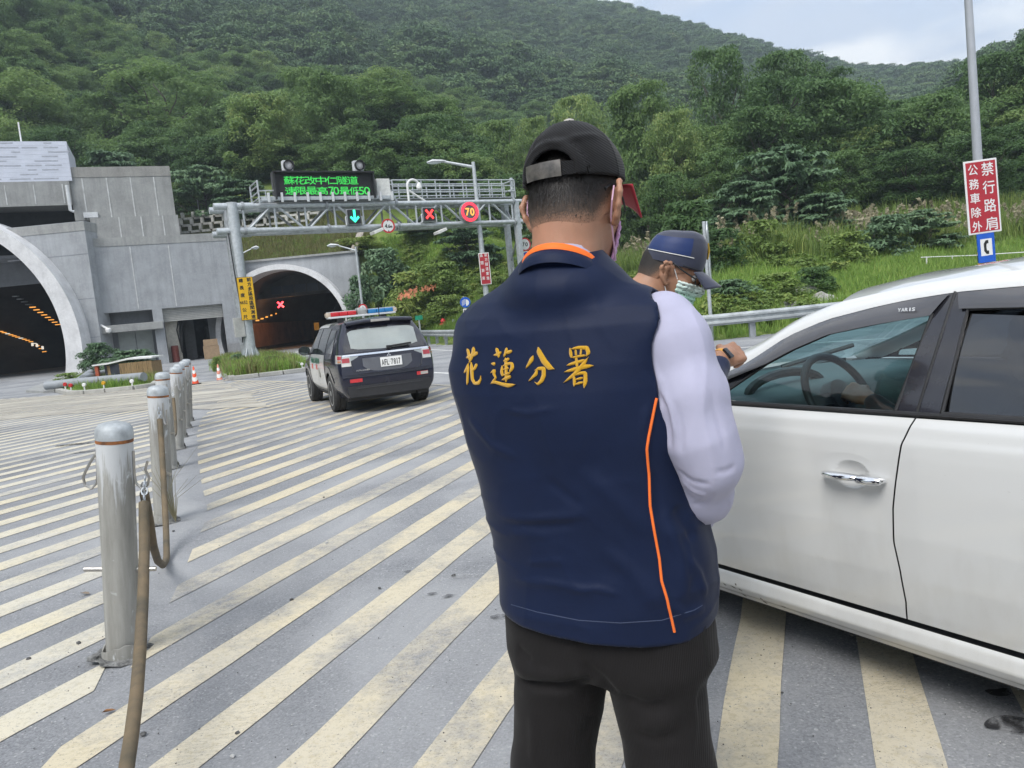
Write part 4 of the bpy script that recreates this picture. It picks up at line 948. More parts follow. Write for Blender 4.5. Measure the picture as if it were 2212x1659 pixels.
def bush(px, pyt, pyb, wpx, k, label, kind=SHRUB, zb=0.1):
    g = ground(px, pyb, zb); Y = g[1]; p = at(px, pyt, Y); t = thing('shrub', label, 'shrub', (g[0], g[1], zb), px*0.3, 'shrubs beside the tunnel mouths')
    w_ = wpx/F*Y; t.scale = (w_, w_, p[2]-zb); link(bpy.data.objects.new('foliage', kind[k]), t); return t
bush(215, 742, 812, 80, 1, 'leafy bush at the foot of the large arch, left part')
bush(280, 758, 808, 130, 1, 'wide leafy bush in front of the grey double doors')
bush(152, 806, 836, 70, 0, 'low leafy bush beside the foot of the large white arch')
bush(590, 769, 796, 50, 0, 'small green bush right of the round gantry post foot')
bush(470, 772, 806, 22, 0, 'weedy bush at the corner of the garage bay', zb=0.1)
bush(515, 765, 792, 36, 1, 'weedy bush left of the round gantry post foot')
# fallen lamp pipes and the wooden box
M_PIPE = pm('grey_pipe_plastic', (0.27, 0.29, 0.31), 0.55, 0, 0.12, 3)
def pipe(name, P, r, label):
    t0 = P[0]; mb = MB(); Q = [tuple(np.array(p)-np.array(t0)) for p in P]; mb.tube(Q, r, 16); o = mb.build(name, M_PIPE, None, True, fix=True); o.location = tuple(map(float, t0)); tag(o, label, 'pipe', 'grey pipes lying on the island')
g0, g1 = ground(100, 838, 0.2), ground(312, 822, 0.2); pipe('fallen_pipe', [(g0[0], g0[1], 0.28), (g0[0]+1, g0[1]-0.05, 0.30), (g1[0], g1[1], 0.33)], 0.155, 'longest grey pipe lying across the planted island')
g0 = at(165, 828, 28.2); g1 = at(196, 806, 29.6); pipe('fallen_pipe', [g0, g1], 0.15, 'short grey pipe tilted up against the arch foot')
g0, g1 = ground(180, 824, 0.3), ground(232, 812, 0.3); pipe('fallen_pipe', [(g0[0], g0[1], 0.42), (g1[0], g1[1], 0.45)], 0.13, 'grey pipe lying behind the longest pipe')
g = ground(292, 821, 0.11); BXT = thing('planter_box', 'wooden slatted box with white lid on the planted island', 'box', (g[0], g[1], 0.11), rad(8))
M_SLAT = pm('weathered_wood', (0.30, 0.20, 0.10), 0.8, 0, 0.35, 5, stretch=(6, 6, 0.5))
for k in range(13):
    mb = MB(); mb.box((-0.62+k*0.125, -0.04+0.004*(k % 2), 0.47), (0.118, 0.04, 0.92)); mb.build('slat', M_SLAT, BXT)
mb = MB(); mb.box((-1.05, 0.05, 0.47), (0.8, 0.05, 0.92), rad(-14)); mb.build('dark_panel', pm('dark_blue_panel', (0.035, 0.04, 0.055), 0.5), BXT)
mb = MB(); mb.box((-0.2, 0.9, 0.45), (2.2, 1.7, 0.86)); mb.build('body', M_SLAT, BXT)
mb = MB(); mb.prism([(-1.95, 0), (-1.2, 0.02), (-0.2, 0.16), (1.0, 0.12), (1.0, 0.20), (-0.2, 0.25), (-1.2, 0.1), (-1.95, 0.07)], (0, -0.12, 0.93), (1, 0, 0), (0, 0, 1), (0, 2.0, 0)); mb.build('lid', M_WHITE, BXT, fix=True)
mb = MB(); mb.box((-1.78, 0.05, 0.5), (0.16, 0.2, 0.85)); mb.build('orange_post', pm('faded_orange', (0.42, 0.10, 0.05), 0.7), BXT)
BXT.scale = (0.74, 0.74, 0.74)
# reflectors on the islands
def reflector(px, py, r, col, label, grp):
    g = ground(px, py+r*2.2, 0.12); Y = g[1]; R_ = r/F*Y
    t = thing('delineator', label, 'reflector', (g[0], g[1], 0.1), 0, grp)
    mb = MB(); mb.tube([(0, 0, 0), (0, 0, R_*2.2)], R_*0.35, 8); mb.build('stem', M_WHITE, t)
    mb = MB(); mb.lathe([(R_, -0.03), (R_, 0.02), (R_*0.8, 0.04)], (0, 0, R_*2.9), 18, Matrix.Rotation(rad(90), 3, 'X')); mb.build('disc', col, t, fix=True)
M_RED = pm('red_reflector', (0.55, 0.03, 0.03), 0.35); M_YEL = pm('amber_reflector', (0.70, 0.38, 0.02), 0.35)
for px, py, c, lab in ((142, 832, M_RED, 'red round reflector at the left tip of the planted island'), (154, 834, M_RED, 'second red round reflector at the left tip of the island'), (183, 833, M_WHITE, 'white round reflector left of the amber one'), (225, 829, M_YEL, 'amber round reflector in front of the fallen pipes'), (286, 825, M_WHITE, 'white round reflector below the wooden box')): reflector(px, py, 4.2, c, lab, 'round reflectors on the planted island')
for k in range(5): reflector(629+k*6.0, 781+k*1.6, 3.2, M_YEL if k == 0 else M_WHITE, ['amber', 'first white', 'second white', 'third white', 'last white'][k]+' reflector in the row at the tip of the grassy island', 'round reflectors on the grassy island')
# traffic cones
M_CONEO = pm('orange_cone_plastic', (0.80, 0.09, 0.025), 0.45, 0, 0.1, 6); M_CONEF = pm('faded_cone_plastic', (0.72, 0.28, 0.20), 0.6, 0, 0.2, 6); M_CONEW = pm('white_reflective_band', (0.80, 0.80, 0.78), 0.4, 0, 0.06, 6)
def cone(px, py, hpx, mt, label):
    g = ground(px, py); Y = g[1]; h = hpx/F*Y*1.0; t = thing('traffic_cone', label, 'traffic cone', g, 0.2, 'traffic cones in front of the tunnels')
    mb = MB(); mb.box((0, 0, 0.02), (h*0.52, h*0.52, 0.04)); mb.build('base', M_BLACK if mt is M_CONEO else M_GALVD, t, False, 0.01)
    r = lambda z: h*(0.19-0.155*z/h)
    mb = MB(); mb.lathe([(r(0.04), 0.04), (r(h), h), (r(h)*0.6, h+0.01)], (0, 0, 0), 20); mb.build('cone_body', mt, t, True)
    for z0, z1 in ((0.30, 0.52), (0.72, 0.90)):                # chevron sleeves: white bands dipping to a point at the front
        mb = MB(); S = 24; v = []
        for k in range(S+1):
            q = 2*PI*k/S; dip = -0.13*h*max(0, math.cos(q+PI/2))+0.02*h
            for z in (z0*h+dip, z1*h+dip): v.append(((r(z)+0.003)*math.cos(q), (r(z)+0.003)*math.sin(q), z))
        mb.add(v, [(2*k, 2*k+2, 2*k+3, 2*k+1) for k in range(S)]); mb.build('chevron_band', M_CONEW, t, True)
cone(423, 831, 39, M_CONEO, 'bright orange and white cone right of the bollard row'); cone(475, 823, 36, M_CONEF, 'faded orange and white cone by the grassy kerb'); cone(342, 818, 27, M_CONEO, 'orange and white cone between bollards and wooden box')
cone(516, 758, 11, M_CONEF, 'tiny faded cone left of the far white road at the small tunnel'); cone(526, 758, 11, M_CONEO, 'tiny orange cone at the mouth of the small tunnel')
bg_ = thing('cardboard_box', 'brown cardboard box at the right of the open garage bay', 'box', (*(BO+BU*(a48-1.1)+BN*(-0.4))[:2], 0), BRZ)
mb = MB(); mb.box((0, 0, 0.45), (1.0, 0.6, 0.9)); mb.build('carton', pm('cardboard', (0.34, 0.24, 0.15), 0.9), bg_, False, 0.01); mb = MB(); mb.box((0, -0.02, 1.12), (0.9, 0.6, 0.44)); mb.build('upper_carton', pm('cardboard', (0.34, 0.24, 0.15), 0.9), bg_, False, 0.01)
gp = BO+BU*(a35+0.45)+BN*0.6; o = MB(); o.lathe([(0.24, 0), (0.24, 1.1), (0.2, 1.14)], (0, 0, 0), 14); o = o.build('red_drum', pm('red_drum_paint', (0.16, 0.04, 0.03), 0.6), None, True); o.location = tuple(gp); tag(o, 'rusty red drum just inside the garage bay', 'drum')
# ================================================================== sign gantry
GO, GU, GN = np.array([-11.35, 34.0, 0.0]), np.array([0.87, 0.493, 0.0]), np.array([-0.493, 0.87, 0.0])
GRZ = math.atan2(GU[1], GU[0])
def hg(px, py, off=0.0):
    p = hit(px, py, GO+GN*off, GN); return float((p-GO)@GU), float(p[2])
GT = thing('sign_gantry', 'galvanised steel truss gantry spanning the road before the tunnels', 'sign gantry', GO, GRZ)
zt0 = hg(540, 448)[1]; zb0 = hg(540, 500)[1]; uE = hg(1117, 455)[0]; zt1 = hg(1110, 432.5)[1]; zb1 = hg(1110, 477.6)[1]
zT_, zB_ = (zt0+zt1)/2, (zb0+zb1)/2; DP = 1.1
def lerp_z(za, zb, u): return za+(zb-za)*u/uE
for nm, z, y in (('top_chord', zT_, 0), ('top_chord', zT_, DP), ('bottom_chord', zB_, 0), ('bottom_chord', zB_, DP)):
    mb = MB(); mb.tube([(-0.6, y, z), (uE+0.3, y, z)], 0.115, 12); mb.build(nm, M_GALV, GT, True)
NP = 10; u0 = 0.45
for y in (0, DP):
    for k in range(NP+1):
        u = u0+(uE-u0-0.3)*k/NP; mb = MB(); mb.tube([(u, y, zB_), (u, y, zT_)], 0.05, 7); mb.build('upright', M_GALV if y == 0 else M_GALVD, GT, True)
    for k in range(NP):
        a, b = u0+(uE-u0-0.3)*k/NP, u0+(uE-u0-0.3)*(k+1)/NP; up = k % 2 == 0
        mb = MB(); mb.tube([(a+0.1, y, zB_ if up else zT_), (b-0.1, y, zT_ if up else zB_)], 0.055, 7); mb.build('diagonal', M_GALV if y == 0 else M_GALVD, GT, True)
for k in range(NP):
    a, b = u0+(uE-u0-0.3)*k/NP, u0+(uE-u0-0.3)*(k+1)/NP
    for z in (zT_, zB_):
        mb = MB(); mb.tube([(a, 0, z), (b, DP, z)] if k % 2 else [(a, DP, z), (b, 0, z)], 0.035, 6); mb.build('lateral_brace', M_GALVD, GT, True)
for u in (u0, hg(710, 490)[0], hg(855, 440)[0], uE-0.2):
    for z in (zT_, zB_):
        mb = MB(); mb.lathe([(0.19, -0.05), (0.19, 0.05)], (u, 0, z), 14, Matrix.Rotation(rad(90), 3, 'Y')); mb.build('flange', M_GALVD, GT, True)
lp = ground(545, 792); zp = hg(505, 438)[1]
PLX = 0.0
mb = MB(); mb.tube([(PLX, -0.02, 0.0), (PLX, -0.02, zp)], 0.235, 24); mb.build('round_post', M_GALV, GT, True)
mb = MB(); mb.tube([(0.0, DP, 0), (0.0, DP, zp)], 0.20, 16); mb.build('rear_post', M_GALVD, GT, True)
for y in (0.0, DP):
    for z in (zT_, zB_): mb = MB(); mb.tube([(-0.75, y, z), (0.9, y, z)], 0.15, 12); mb.build('sleeve', M_GALV, GT, True)
for k in range(8):
    q = 2*PI*k/8; mb = MB(); mb.prism([(0.22, 0), (0.62, 0), (0.24, 0.85)], (PLX, 0, 0.02), (math.cos(q), math.sin(q), 0), (0, 0, 1), (-0.03*math.sin(q), 0.03*math.cos(q), 0)); mb.build('base_fin', M_GALV, GT, fix=True)
mb = MB(); mb.box((0, 0, 0.06), (1.3, 1.3, 0.12)); mb.build('base_plate', M_CONC2, GT)
mb = MB(); mb.tube([(-0.30, -0.1, zB_-0.1), (-0.27, -0.22, 4), (-0.2, -0.26, 2.4), (-0.3, -0.1, 1.1)], 0.03, 6); mb.build('cable', M_BLACK, GT, True)
q = hg(521, 707); mb = MB(); mb.box((q[0]-0.1, -0.1, q[1]), (0.42, 0.3, 0.85)); mb.build('switch_box', pm('beige_grey_box', (0.44, 0.44, 0.42), 0.6), GT, False, 0.02)
for u in (uE-0.05,):
    for y in (0.0, DP): mb = MB(); mb.box((u, y, (zp-0.2)/2), (0.26, 0.26, zp-0.2)); mb.build('square_post', M_GALV, GT, False, 0.01)
    for k in range(4):
        z0 = 0.9+k*1.5; mb = MB(); mb.tube([(u, 0, z0 if k % 2 else z0+1.4), (u, DP, z0+1.4 if k % 2 else z0)], 0.05, 6); mb.build('post_brace', M_GALVD, GT, True)
# walkway beams, railing
w0, w1 = hg(562, 432)[0], hg(850, 428)[0]; zw = hg(700, 430)[1]
for y in (-0.25, 0.25): mb = MB(); mb.box(((w0+w1)/2, y, zw), (w1-w0, 0.12, 0.16)); mb.build('walkway_beam', M_GALV, GT, False, 0.01)
mb = MB(); mb.box(((w0+uE)/2, 0.8, zw+0.02), (uE-w0, 1.0, 0.05)); mb.build('walkway_floor', M_GALVD, GT)
for k in range(11): mb = MB(); mb.box((w0+0.3+(w1-w0-0.5)*k/10, -0.36, zw+0.04), (0.10, 0.09, 0.42)); mb.build('clamp', M_PAINTG, GT, False, 0.01)
r0, r1 = hg(852, 388)[0], hg(1117, 385)[0]; zr = hg(980, 386)[1]
for y in (0.35, 1.45):
    for k in range(10): mb = MB(); u = r0+(r1-r0)*k/9; mb.tube([(u, y, zw), (u, y, zr)], 0.035, 6); mb.build('rail_post', M_GALV, GT, True)
    for f in (1.0, 0.68, 0.36): mb = MB(); mb.tube([(r0, y, zw+(zr-zw)*f), (r1, y, zw+(zr-zw)*f)], 0.035, 6); mb.build('handrail', M_GALV, GT, True)
for u in (r0, r1):
    for f in (1.0, 0.5): mb = MB(); mb.tube([(u, 0.35, zw+(zr-zw)*f), (u, 1.45, zw+(zr-zw)*f)], 0.035, 6); mb.build('end_rail', M_GALV, GT, True)
ga, gz = hg(553, 392)[0], hg(553, 392)[1]
mb = MB()
for y in (-0.2, 1.3): mb.tube([(ga, y, zT_), (ga, y, gz)], 0.04, 6)
for f in (0.3, 0.55, 0.8, 1.0): mb.tube([(ga, -0.2, zT_+(gz-zT_)*f), (ga, 1.3, zT_+(gz-zT_)*f)], 0.03, 6)
mb.build('end_gate', M_GALV, GT, True)
vL, vR = hg(597, 400)[0], hg(810, 398)[0]
mb = MB()
for z in (hg(580, 412)[1], zw+0.12): mb.tube([(ga, 0.0, z), (vL, 0.0, z)], 0.035, 6)
mb.tube([(ga+0.35, 0, zw), (ga+0.35, 0, hg(580, 412)[1])], 0.035, 6); mb.build('side_rail', M_GALV, GT, True)
ca = hg(812, 408); cb_ = hg(841, 408); zc0, zc1 = hg(826, 428)[1], hg(826, 387)[1]
mb = MB(); mb.box(((ca[0]+cb_[0])/2, 0.1, (zc0+zc1)/2), (cb_[0]-ca[0], 0.5, zc1-zc0)); mb.build('control_cabinet', pm('cream_white_paint', (0.72, 0.72, 0.69), 0.5), GT, False, 0.02)
mb = MB(); q = hg(883, 430); qx = hg(905, 400); q1 = hg(893, 388)[1]; Rr = (qx[0]-q[0])/2
P = [(q[0], 0, zT_), (q[0], 0, q1-Rr)]+[(q[0]+Rr-Rr*math.cos(a), 0, q1-Rr+Rr*math.sin(a)) for a in np.linspace(0, PI, 9)]+[(q[0]+2*Rr, 0, hg(905, 402)[1])]
mb.tube(P, 0.06, 8); mb.tube([(q[0], 0, q1-Rr*1.6), (q[0]+1.0, 0, zT_)], 0.05, 8); mb.build('camera_arm', M_WHITE, GT, True)
mb = MB(); mb.lathe([(0.0, -0.20), (0.13, -0.1), (0.15, 0.02), (0.06, 0.2)], (q[0]+2*Rr, 0, hg(905, 403)[1]), 12); mb.build('dome_camera', M_WHITE, GT, True)
for px in (806, 942): q = hg(px, 503); mb = MB(); mb.box((q[0], -0.5, q[1]), (0.5, 0.6, 0.14), M=Matrix.Rotation(rad(-20), 3, 'Y')); mb.build('floodlight', pm('cream_white_paint', (0.72, 0.72, 0.69), 0.5), GT, False, 0.02)
# --- things hung on the gantry
def gpt(u, off, z): return GO+GU*u+GN*off+np.array([0, 0, z])
def gthing(name, label, cat, px, py, off=-0.2, group=None):
    u, z = hg(px, py, off); return thing(name, label, cat, gpt(u, off, z), GRZ, group)
FRONT = Matrix(((1, 0, 0, 0), (0, 0, -1, 0), (0, 1, 0, 0), (0, 0, 0, 1)))      # text plane facing local -Y
def front(x=0, y=0, z=0): mm = FRONT.copy(); mm[0][3], mm[1][3], mm[2][3] = x, y, z; return mm
pxs = F/36.2
vz0, vz1 = hg(600, 431, -0.3)[1], hg(600, 371, -0.3)[1]; vw = hg(810, 398, -0.3)[0]-hg(597, 400, -0.3)[0]; vh = (hg(700, 370, -0.3)[1]-hg(700, 430, -0.3)[1])
VM = gthing('message_board', 'black electronic message board with two lines of green characters on the gantry', 'message board', 703.5, 400, -0.3)
M_VMS = pm('matt_black_panel', (0.022, 0.022, 0.024), 0.7, 0, 0.1, 6)
mb = MB(); mb.box((0, 0.28, 0), (vw, 0.5, vh)); mb.build('case', pm('dark_grey_case', (0.07, 0.07, 0.075), 0.6), VM)
mb = MB(); mb.box((0, 0.02, 0), (vw-0.1, 0.02, vh-0.1)); mb.build('screen', M_VMS, VM)
mb = MB(); mb.box((0, -0.05, vh/2-0.05), (vw+0.04, 0.34, 0.07)); mb.box((vw/2-0.01, -0.02, 0), (0.07, 0.28, vh-0.02)); mb.box((-vw/2+0.0, -0.02, 0), (0.06, 0.28, vh-0.02)); mb.build('hood', M_BLACK, VM)
def led_mat(name, col, st, pitch):
    mt, t, b = new_mat(name); v = _coords(t, 1.0); sx = t.nodes.new('ShaderNodeSeparateXYZ'); t.links.new(v, sx.inputs[0])
    def cell(o):
        a = t.nodes.new('ShaderNodeMath'); a.operation = 'MULTIPLY'; a.inputs[1].default_value = 1/pitch; t.links.new(o, a.inputs[0])
        f = t.nodes.new('ShaderNodeMath'); f.operation = 'FRACT'; t.links.new(a.outputs[0], f.inputs[0])
        g = t.nodes.new('ShaderNodeMath'); g.operation = 'GREATER_THAN'; g.inputs[1].default_value = 0.28; t.links.new(f.outputs[0], g.inputs[0]); return g.outputs[0]
    mm = t.nodes.new('ShaderNodeMath'); mm.operation = 'MULTIPLY'; t.links.new(cell(sx.outputs[0]), mm.inputs[0]); t.links.new(cell(sx.outputs[2]), mm.inputs[1])
    k = t.nodes.new('ShaderNodeMath'); k.operation = 'MULTIPLY_ADD'; k.inputs[1].default_value = st; k.inputs[2].default_value = 0.04; t.links.new(mm.outputs[0], k.inputs[0])
    b.inputs['Base Color'].default_value = (0.01, 0.03, 0.01, 1); b.inputs['Emission Color'].default_value = rgba(col); t.links.new(k.outputs[0], b.inputs['Emission Strength']); return mt
M_LEDG = led_mat('green_led_dots', (0.06, 0.85, 0.12), 0.62, 0.032)
def rowtext(mb, s, px0, px1, py0, py1, y=-0.0):
    """characters spread between two picture columns on the screen plane"""
    for ch, a, b in s:
        ua, za = hg(a, py1, -0.3); ub, zb = hg(b, py0, -0.3); u0_, z0_ = hg(703.5, 400, -0.3)
        put_text(mb, ch, front(0, 0.006+y, 0), (ua+ub)/2-u0_, (za+zb)/2-z0_, (ub-ua)*0.92, (zb-za)*0.93, 0.004)
mb = MB(); X0 = 613.0; cw = 22.9
rowtext(mb, [(c, X0+i*cw, X0+(i+1)*cw) for i, c in enumerate('蘇花改中仁隧道')], 0, 0, 380, 399)
rowtext(mb, [(c, 616+i*23, 616+(i+1)*23) for i, c in enumerate('速限最高')]+[('7', 711, 721), ('0', 721, 732), ('最', 734, 755), ('低', 755.5, 775.5), ('5', 776, 786), ('0', 787, 799)], 0, 0, 403, 421)
mb.build('lettering', M_LEDG, VM)
for px, lab in ((622, 'left grey round warning beacon on top of the message board'), (775, 'right grey round warning beacon on top of the message board')):
    t = gthing('warning_beacon', lab, 'beacon', px, 357.5, -0.3, 'beacons on the message board')
    mb = MB(); mb.box((0, 0.16, -0.02), (0.44, 0.3, 0.50)); mb.build('housing', M_PAINTG, t, False, 0.02)
    mb = MB(); mb.lathe([(0.235, 0), (0.235, 0.16), (0.20, 0.16), (0.20, 0.03)], (0.02, 0.01, 0), 24, Matrix.Rotation(rad(90), 3, 'X')); mb.build('visor', M_BLACK, t, True, fix=True)
    mb = MB(); mb.lathe([(0.20, 0.0), (0.12, 0.05), (0.02, 0.06)], (0.02, -0.01, 0), 24, Matrix.Rotation(rad(90), 3, 'X')); mb.build('lens', pm('pale_grey_lens', (0.52, 0.51, 0.53), 0.3), t, True, fix=True)
    mb = MB(); mb.box((0, 0.16, -0.34), (0.40, 0.26, 0.2)); mb.build('foot', M_GALVD, t)
def lane_box(px, py, s, lab):
    t = gthing('lane_signal', lab, 'lane signal', px, py, -0.35, 'lane signals on the gantry')
    mb = MB(); mb.box((0, 0.14, 0), (s, 0.24, s*1.06)); mb.build('case', M_VMS, t, False, 0.02)
    mb = MB(); mb.box((0, 0.17, 0), (s+0.08, 0.16, s*1.06+0.08)); mb.build('frame', M_GALVD, t, False, 0.02)
    mb = MB()
    for sx in (-1, 1): mb.tube([(sx*s*0.66, 0.3, -s*0.68), (sx*s*0.66, 0.1, -s*0.6), (sx*s*0.66, 0.12, 0.0), (sx*s*0.5, 0.2, 0.05)], 0.035, 6)
    mb.build('bracket', M_PAINTG, t, True); return t
t = lane_box(766, 467.5, 0.60, 'lane signal with lit green downward arrow'); mb = MB()
mb.prism([(-0.05, 0.30), (0.05, 0.30), (0.05, -0.10), (0.17, 0.02), (0.22, -0.06), (0, -0.28), (-0.22, -0.06), (-0.17, 0.02), (-0.05, -0.10)], (0, -0.002, 0), (1, 0, 0), (0, 0, 1), (0, -0.015, 0)); mb.build('arrow', em('green_arrow_light', (0.03, 1.0, 0.48), 1.25), t, fix=True)
t = lane_box(928, 462.5, 0.58, 'lane signal with lit red cross'); mb = MB()
for s in (-1, 1): mb.box((0, -0.012+0.004*s, 0), (0.56, 0.016, 0.10), M=Matrix.Rotation(s*rad(48), 3, 'Y'))
mb.build('cross', em('red_cross_light', (1.0, 0.035, 0.035), 1.3), t)
t = gthing('speed_sign', 'round electronic speed sign with red ring and orange 70', 'speed sign', 1015, 457.5, -0.4)
R0 = 20/F*40.5; RX = Matrix.Rotation(rad(90), 3, 'X')
mb = MB(); mb.lathe([(R0*1.04, -0.2), (R0*1.04, 0)], (0, 0.02, 0), 40, RX); mb.build('case', M_GALVD, t, True, fix=True)
mb = MB(); mb.lathe([(R0*0.98, 0.0), (R0*0.98, 0.012)], (0, 0.016, 0), 40, RX); mb.build('face', pm('grey_screen', (0.13, 0.125, 0.125), 0.6), t, False, fix=True)
def ring(mb, r0, r1, y0, th, n=44):
    A_ = [(r1*math.cos(2*PI*i/n), r1*math.sin(2*PI*i/n)) for i in range(n+1)]; B_ = [(r0*math.cos(2*PI*i/n), r0*math.sin(2*PI*i/n)) for i in range(n+1)]
    annulus(mb, A_, B_, y0-th, y0)
mb = MB(); ring(mb, R0*0.70, R0*0.99, 0.0, 0.02); mb.build('ring', em('red_ring_light', (0.95, 0.03, 0.06), 0.9), t, fix=True)
mb = MB(); put_text(mb, '7', front(0, -0.004, 0), -R0*0.27, 0, R0*0.42, R0*0.74, 0.012); put_text(mb, '0', front(0, -0.004, 0), R0*0.27, 0, R0*0.44, R0*0.74, 0.012); mb.build('lettering', em('amber_digit_light', (1.0, 0.36, 0.06), 0.85), t)
M_SRED = pm('red_sheeting', (0.52, 0.025, 0.03), 0.4, 0, 0.05, 4); M_SWHITE = pm('white_sheeting', (0.74, 0.74, 0.73), 0.4, 0, 0.04, 4); M_SBLACK = pm('black_print', (0.015, 0.015, 0.015), 0.5); M_SBLUE = pm('blue_sheeting', (0.01, 0.10, 0.52), 0.4, 0, 0.06, 4); M_SYEL = pm('yellow_sheeting_bright', (0.80, 0.46, 0.01), 0.45, 0, 0.06, 4); M_SDRED = pm('dark_red_sheeting', (0.40, 0.022, 0.035), 0.45, 0, 0.06, 4)
def round_sign(t, R_, glyphs, ring_c=M_SRED, face=M_SWHITE, ink=M_SBLACK, rw=0.22):
    mb = MB(); mb.lathe([(R_, -0.03), (R_, 0)], (0, 0, 0), 40, RX); mb.build('plate', M_GALV, t, fix=True)
    mb = MB(); mb.lathe([(R_*(1-rw), 0.0), (R_*(1-rw), 0.004)], (0, 0, 0), 40, RX); mb.build('face', face, t, fix=True)
    mb = MB(); ring(mb, R_*(1-rw), R_*0.995, 0.0, 0.006); mb.build('ring', ring_c, t, fix=True)
    if glyphs:
        mb = MB()
        for ch, x, y, w_, h_ in glyphs: put_text(mb, ch, front(0, -0.0065, 0), x*R_, y*R_, w_*R_, h_*R_, 0.008)
        mb.build('lettering', ink, t)
t = gthing('height_limit_sign', 'round red ringed height limit sign reading 4.6 m below the truss', 'road sign', 838.5, 488, -0.45); R_ = 14.6/F*38.6
round_sign(t, R_, [('4', -0.32, 0.0, 0.34, 0.56), ('.', -0.08, -0.24, 0.09, 0.09), ('6', 0.14, -0.03, 0.26, 0.46), ('m', 0.44, -0.12, 0.24, 0.24)])
mb = MB()
for s in (-1, 1): mb.prism([(-0.11*R_, s*0.77*R_), (0.11*R_, s*0.77*R_), (0, s*0.55*R_)], (0, -0.006, 0), (1, 0, 0), (0, 0, 1), (0, -0.002, 0))
mb.build('arrow_mark', M_SBLACK, t, fix=True)
t = thing('section_speed_sign', 'tall yellow sign with black characters on the round gantry post', 'road sign', at(533.5, 645, 33.6), GRZ)
yw, yh = 0.68, 1.86
mb = MB(); mb.box((0, 0, 0), (yw, 0.03, yh)); mb.build('plate', pm('dark_edge', (0.12, 0.09, 0.03), 0.5), t, False, 0.01); mb = MB(); mb.box((0, -0.018, 0), (yw-0.04, 0.006, yh-0.04)); mb.build('face', M_SYEL, t)
mb = MB()
for i, ch in enumerate('前方多區段區間測速'): put_text(mb, ch, front(0, -0.0225, 0), 0.17, yh*0.435-i*yh*0.108, 0.17, 0.165, 0.007)
for i, ch in enumerate('總長度#公尺'):
    if ch == '#':
        for j, c2 in enumerate('4652'): put_text(mb, c2, front(0, -0.0225, 0), -0.285+j*0.082, yh*0.425-i*yh*0.17, 0.066, 0.14, 0.006)
    else: put_text(mb, ch, front(0, -0.0225, 0), -0.165, yh*0.425-i*yh*0.17, 0.17, 0.165, 0.007)
mb.build('lettering', M_SBLACK, t)
# round signs on the slim pole right of the gantry
SPL = thing('sign_pole', 'slim pole with camera housing right of the gantry end', 'pole', at(1128, 640, 42), GRZ); g = at(1128, 640, 42); SPL.location = (g[0], g[1], 0.6)
pt = at(1129, 382, 42)[2]-0.6
mb = MB(); mb.tube([(0, 0, -0.6), (0, 0, pt)], 0.09, 10); mb.build('pole', M_GALV, SPL, True); mb = MB(); mb.tube([(0.2, -0.1, at(1136, 494, 42)[2]-0.6), (0.2, -0.1, at(1136, 470, 42)[2]-0.6)], 0.14, 10); mb.build('camera_housing', M_WHITE, SPL, True)
t = thing('speed_limit_sign', 'round red ringed 70 sign beside the neck of the man', 'road sign', at(1134, 528, 41.6), GRZ, None); round_sign(t, 14.5/F*41.6, [('7', -0.26, 0, 0.38, 0.56), ('0', 0.26, 0, 0.40, 0.56)])
t = thing('lane_sign', 'round blue sign half hidden behind the orange collar', 'road sign', at(1138, 557, 41.6), GRZ, None); round_sign(t, 14.5/F*41.6, None, M_SWHITE, M_SBLUE, rw=0.14); mb = MB(); mb.box((0.02, -0.008, 0.0), (0.16, 0.006, 0.30)); mb.build('arrow_mark', M_SWHITE, t)

# ------------------------------------------------------------------ street lamps and roadside signs
def street_lamp(px, pyt, pyb, Y, arm_px, arm_py, label, r=0.09, zb=0.0):
    top = at(px, pyt, Y); pb = ground(px, pyb) if pyb else None
    t = thing('street_lamp', label, 'street lamp', (top[0], top[1], zb), 0, 'street lamps by the tunnels'); h = top[2]-zb
    mb = MB(); mb.tube([(0, 0, -0.1), (0, 0, h*0.5), (0, 0, h)], [r*1.25, r, r*0.7], 12); mb.build('pole', M_GALV, t, True)
    e = at(arm_px, arm_py, Y)-np.array([top[0], top[1], zb]); s = -1 if e[0] < 0 else 1; ln = abs(e[0]); hl = min(1.0, ln*0.42)
    mb = MB(); mb.tube([(0, 0, h-0.25), (s*(ln-hl*0.8), 0, e[2]-0.02)], [r*0.6, r*0.45], 8); mb.build('arm', M_GALV, t, True)
    mb = MB(); mb.tube([(s*(ln-hl), 0, e[2]-0.02), (s*(ln-hl*0.75), 0, e[2]), (s*(ln-hl*0.3), 0, e[2]+0.03), (s*ln, 0, e[2]-0.01)], [0.06, 0.13, 0.17, 0.07], 12, True, 0.55); mb.build('lamp_head', M_PAINTG, t, True)
    mb = MB(); mb.tube([(s*(ln-hl*0.72), 0, e[2]-0.07), (s*(ln-hl*0.35), 0, e[2]-0.08), (s*ln*0.985, 0, e[2]-0.05)], [0.07, 0.12, 0.04], 10, True, 0.5); mb.build('lens', pm('milky_lamp_glass', (0.60, 0.66, 0.64), 0.25), t, True)
    return t
street_lamp(1022, 350, None, 40.0, 922, 351, 'tall street lamp whose arm reaches over the gantry railing', 0.13)
street_lamp(768, 533, None, 51.0, 707, 531, 'short street lamp right of the small tunnel arch', 0.085)
street_lamp(521, 540, None, 53.0, 559, 534, 'street lamp arm showing between building and round gantry post', 0.075)
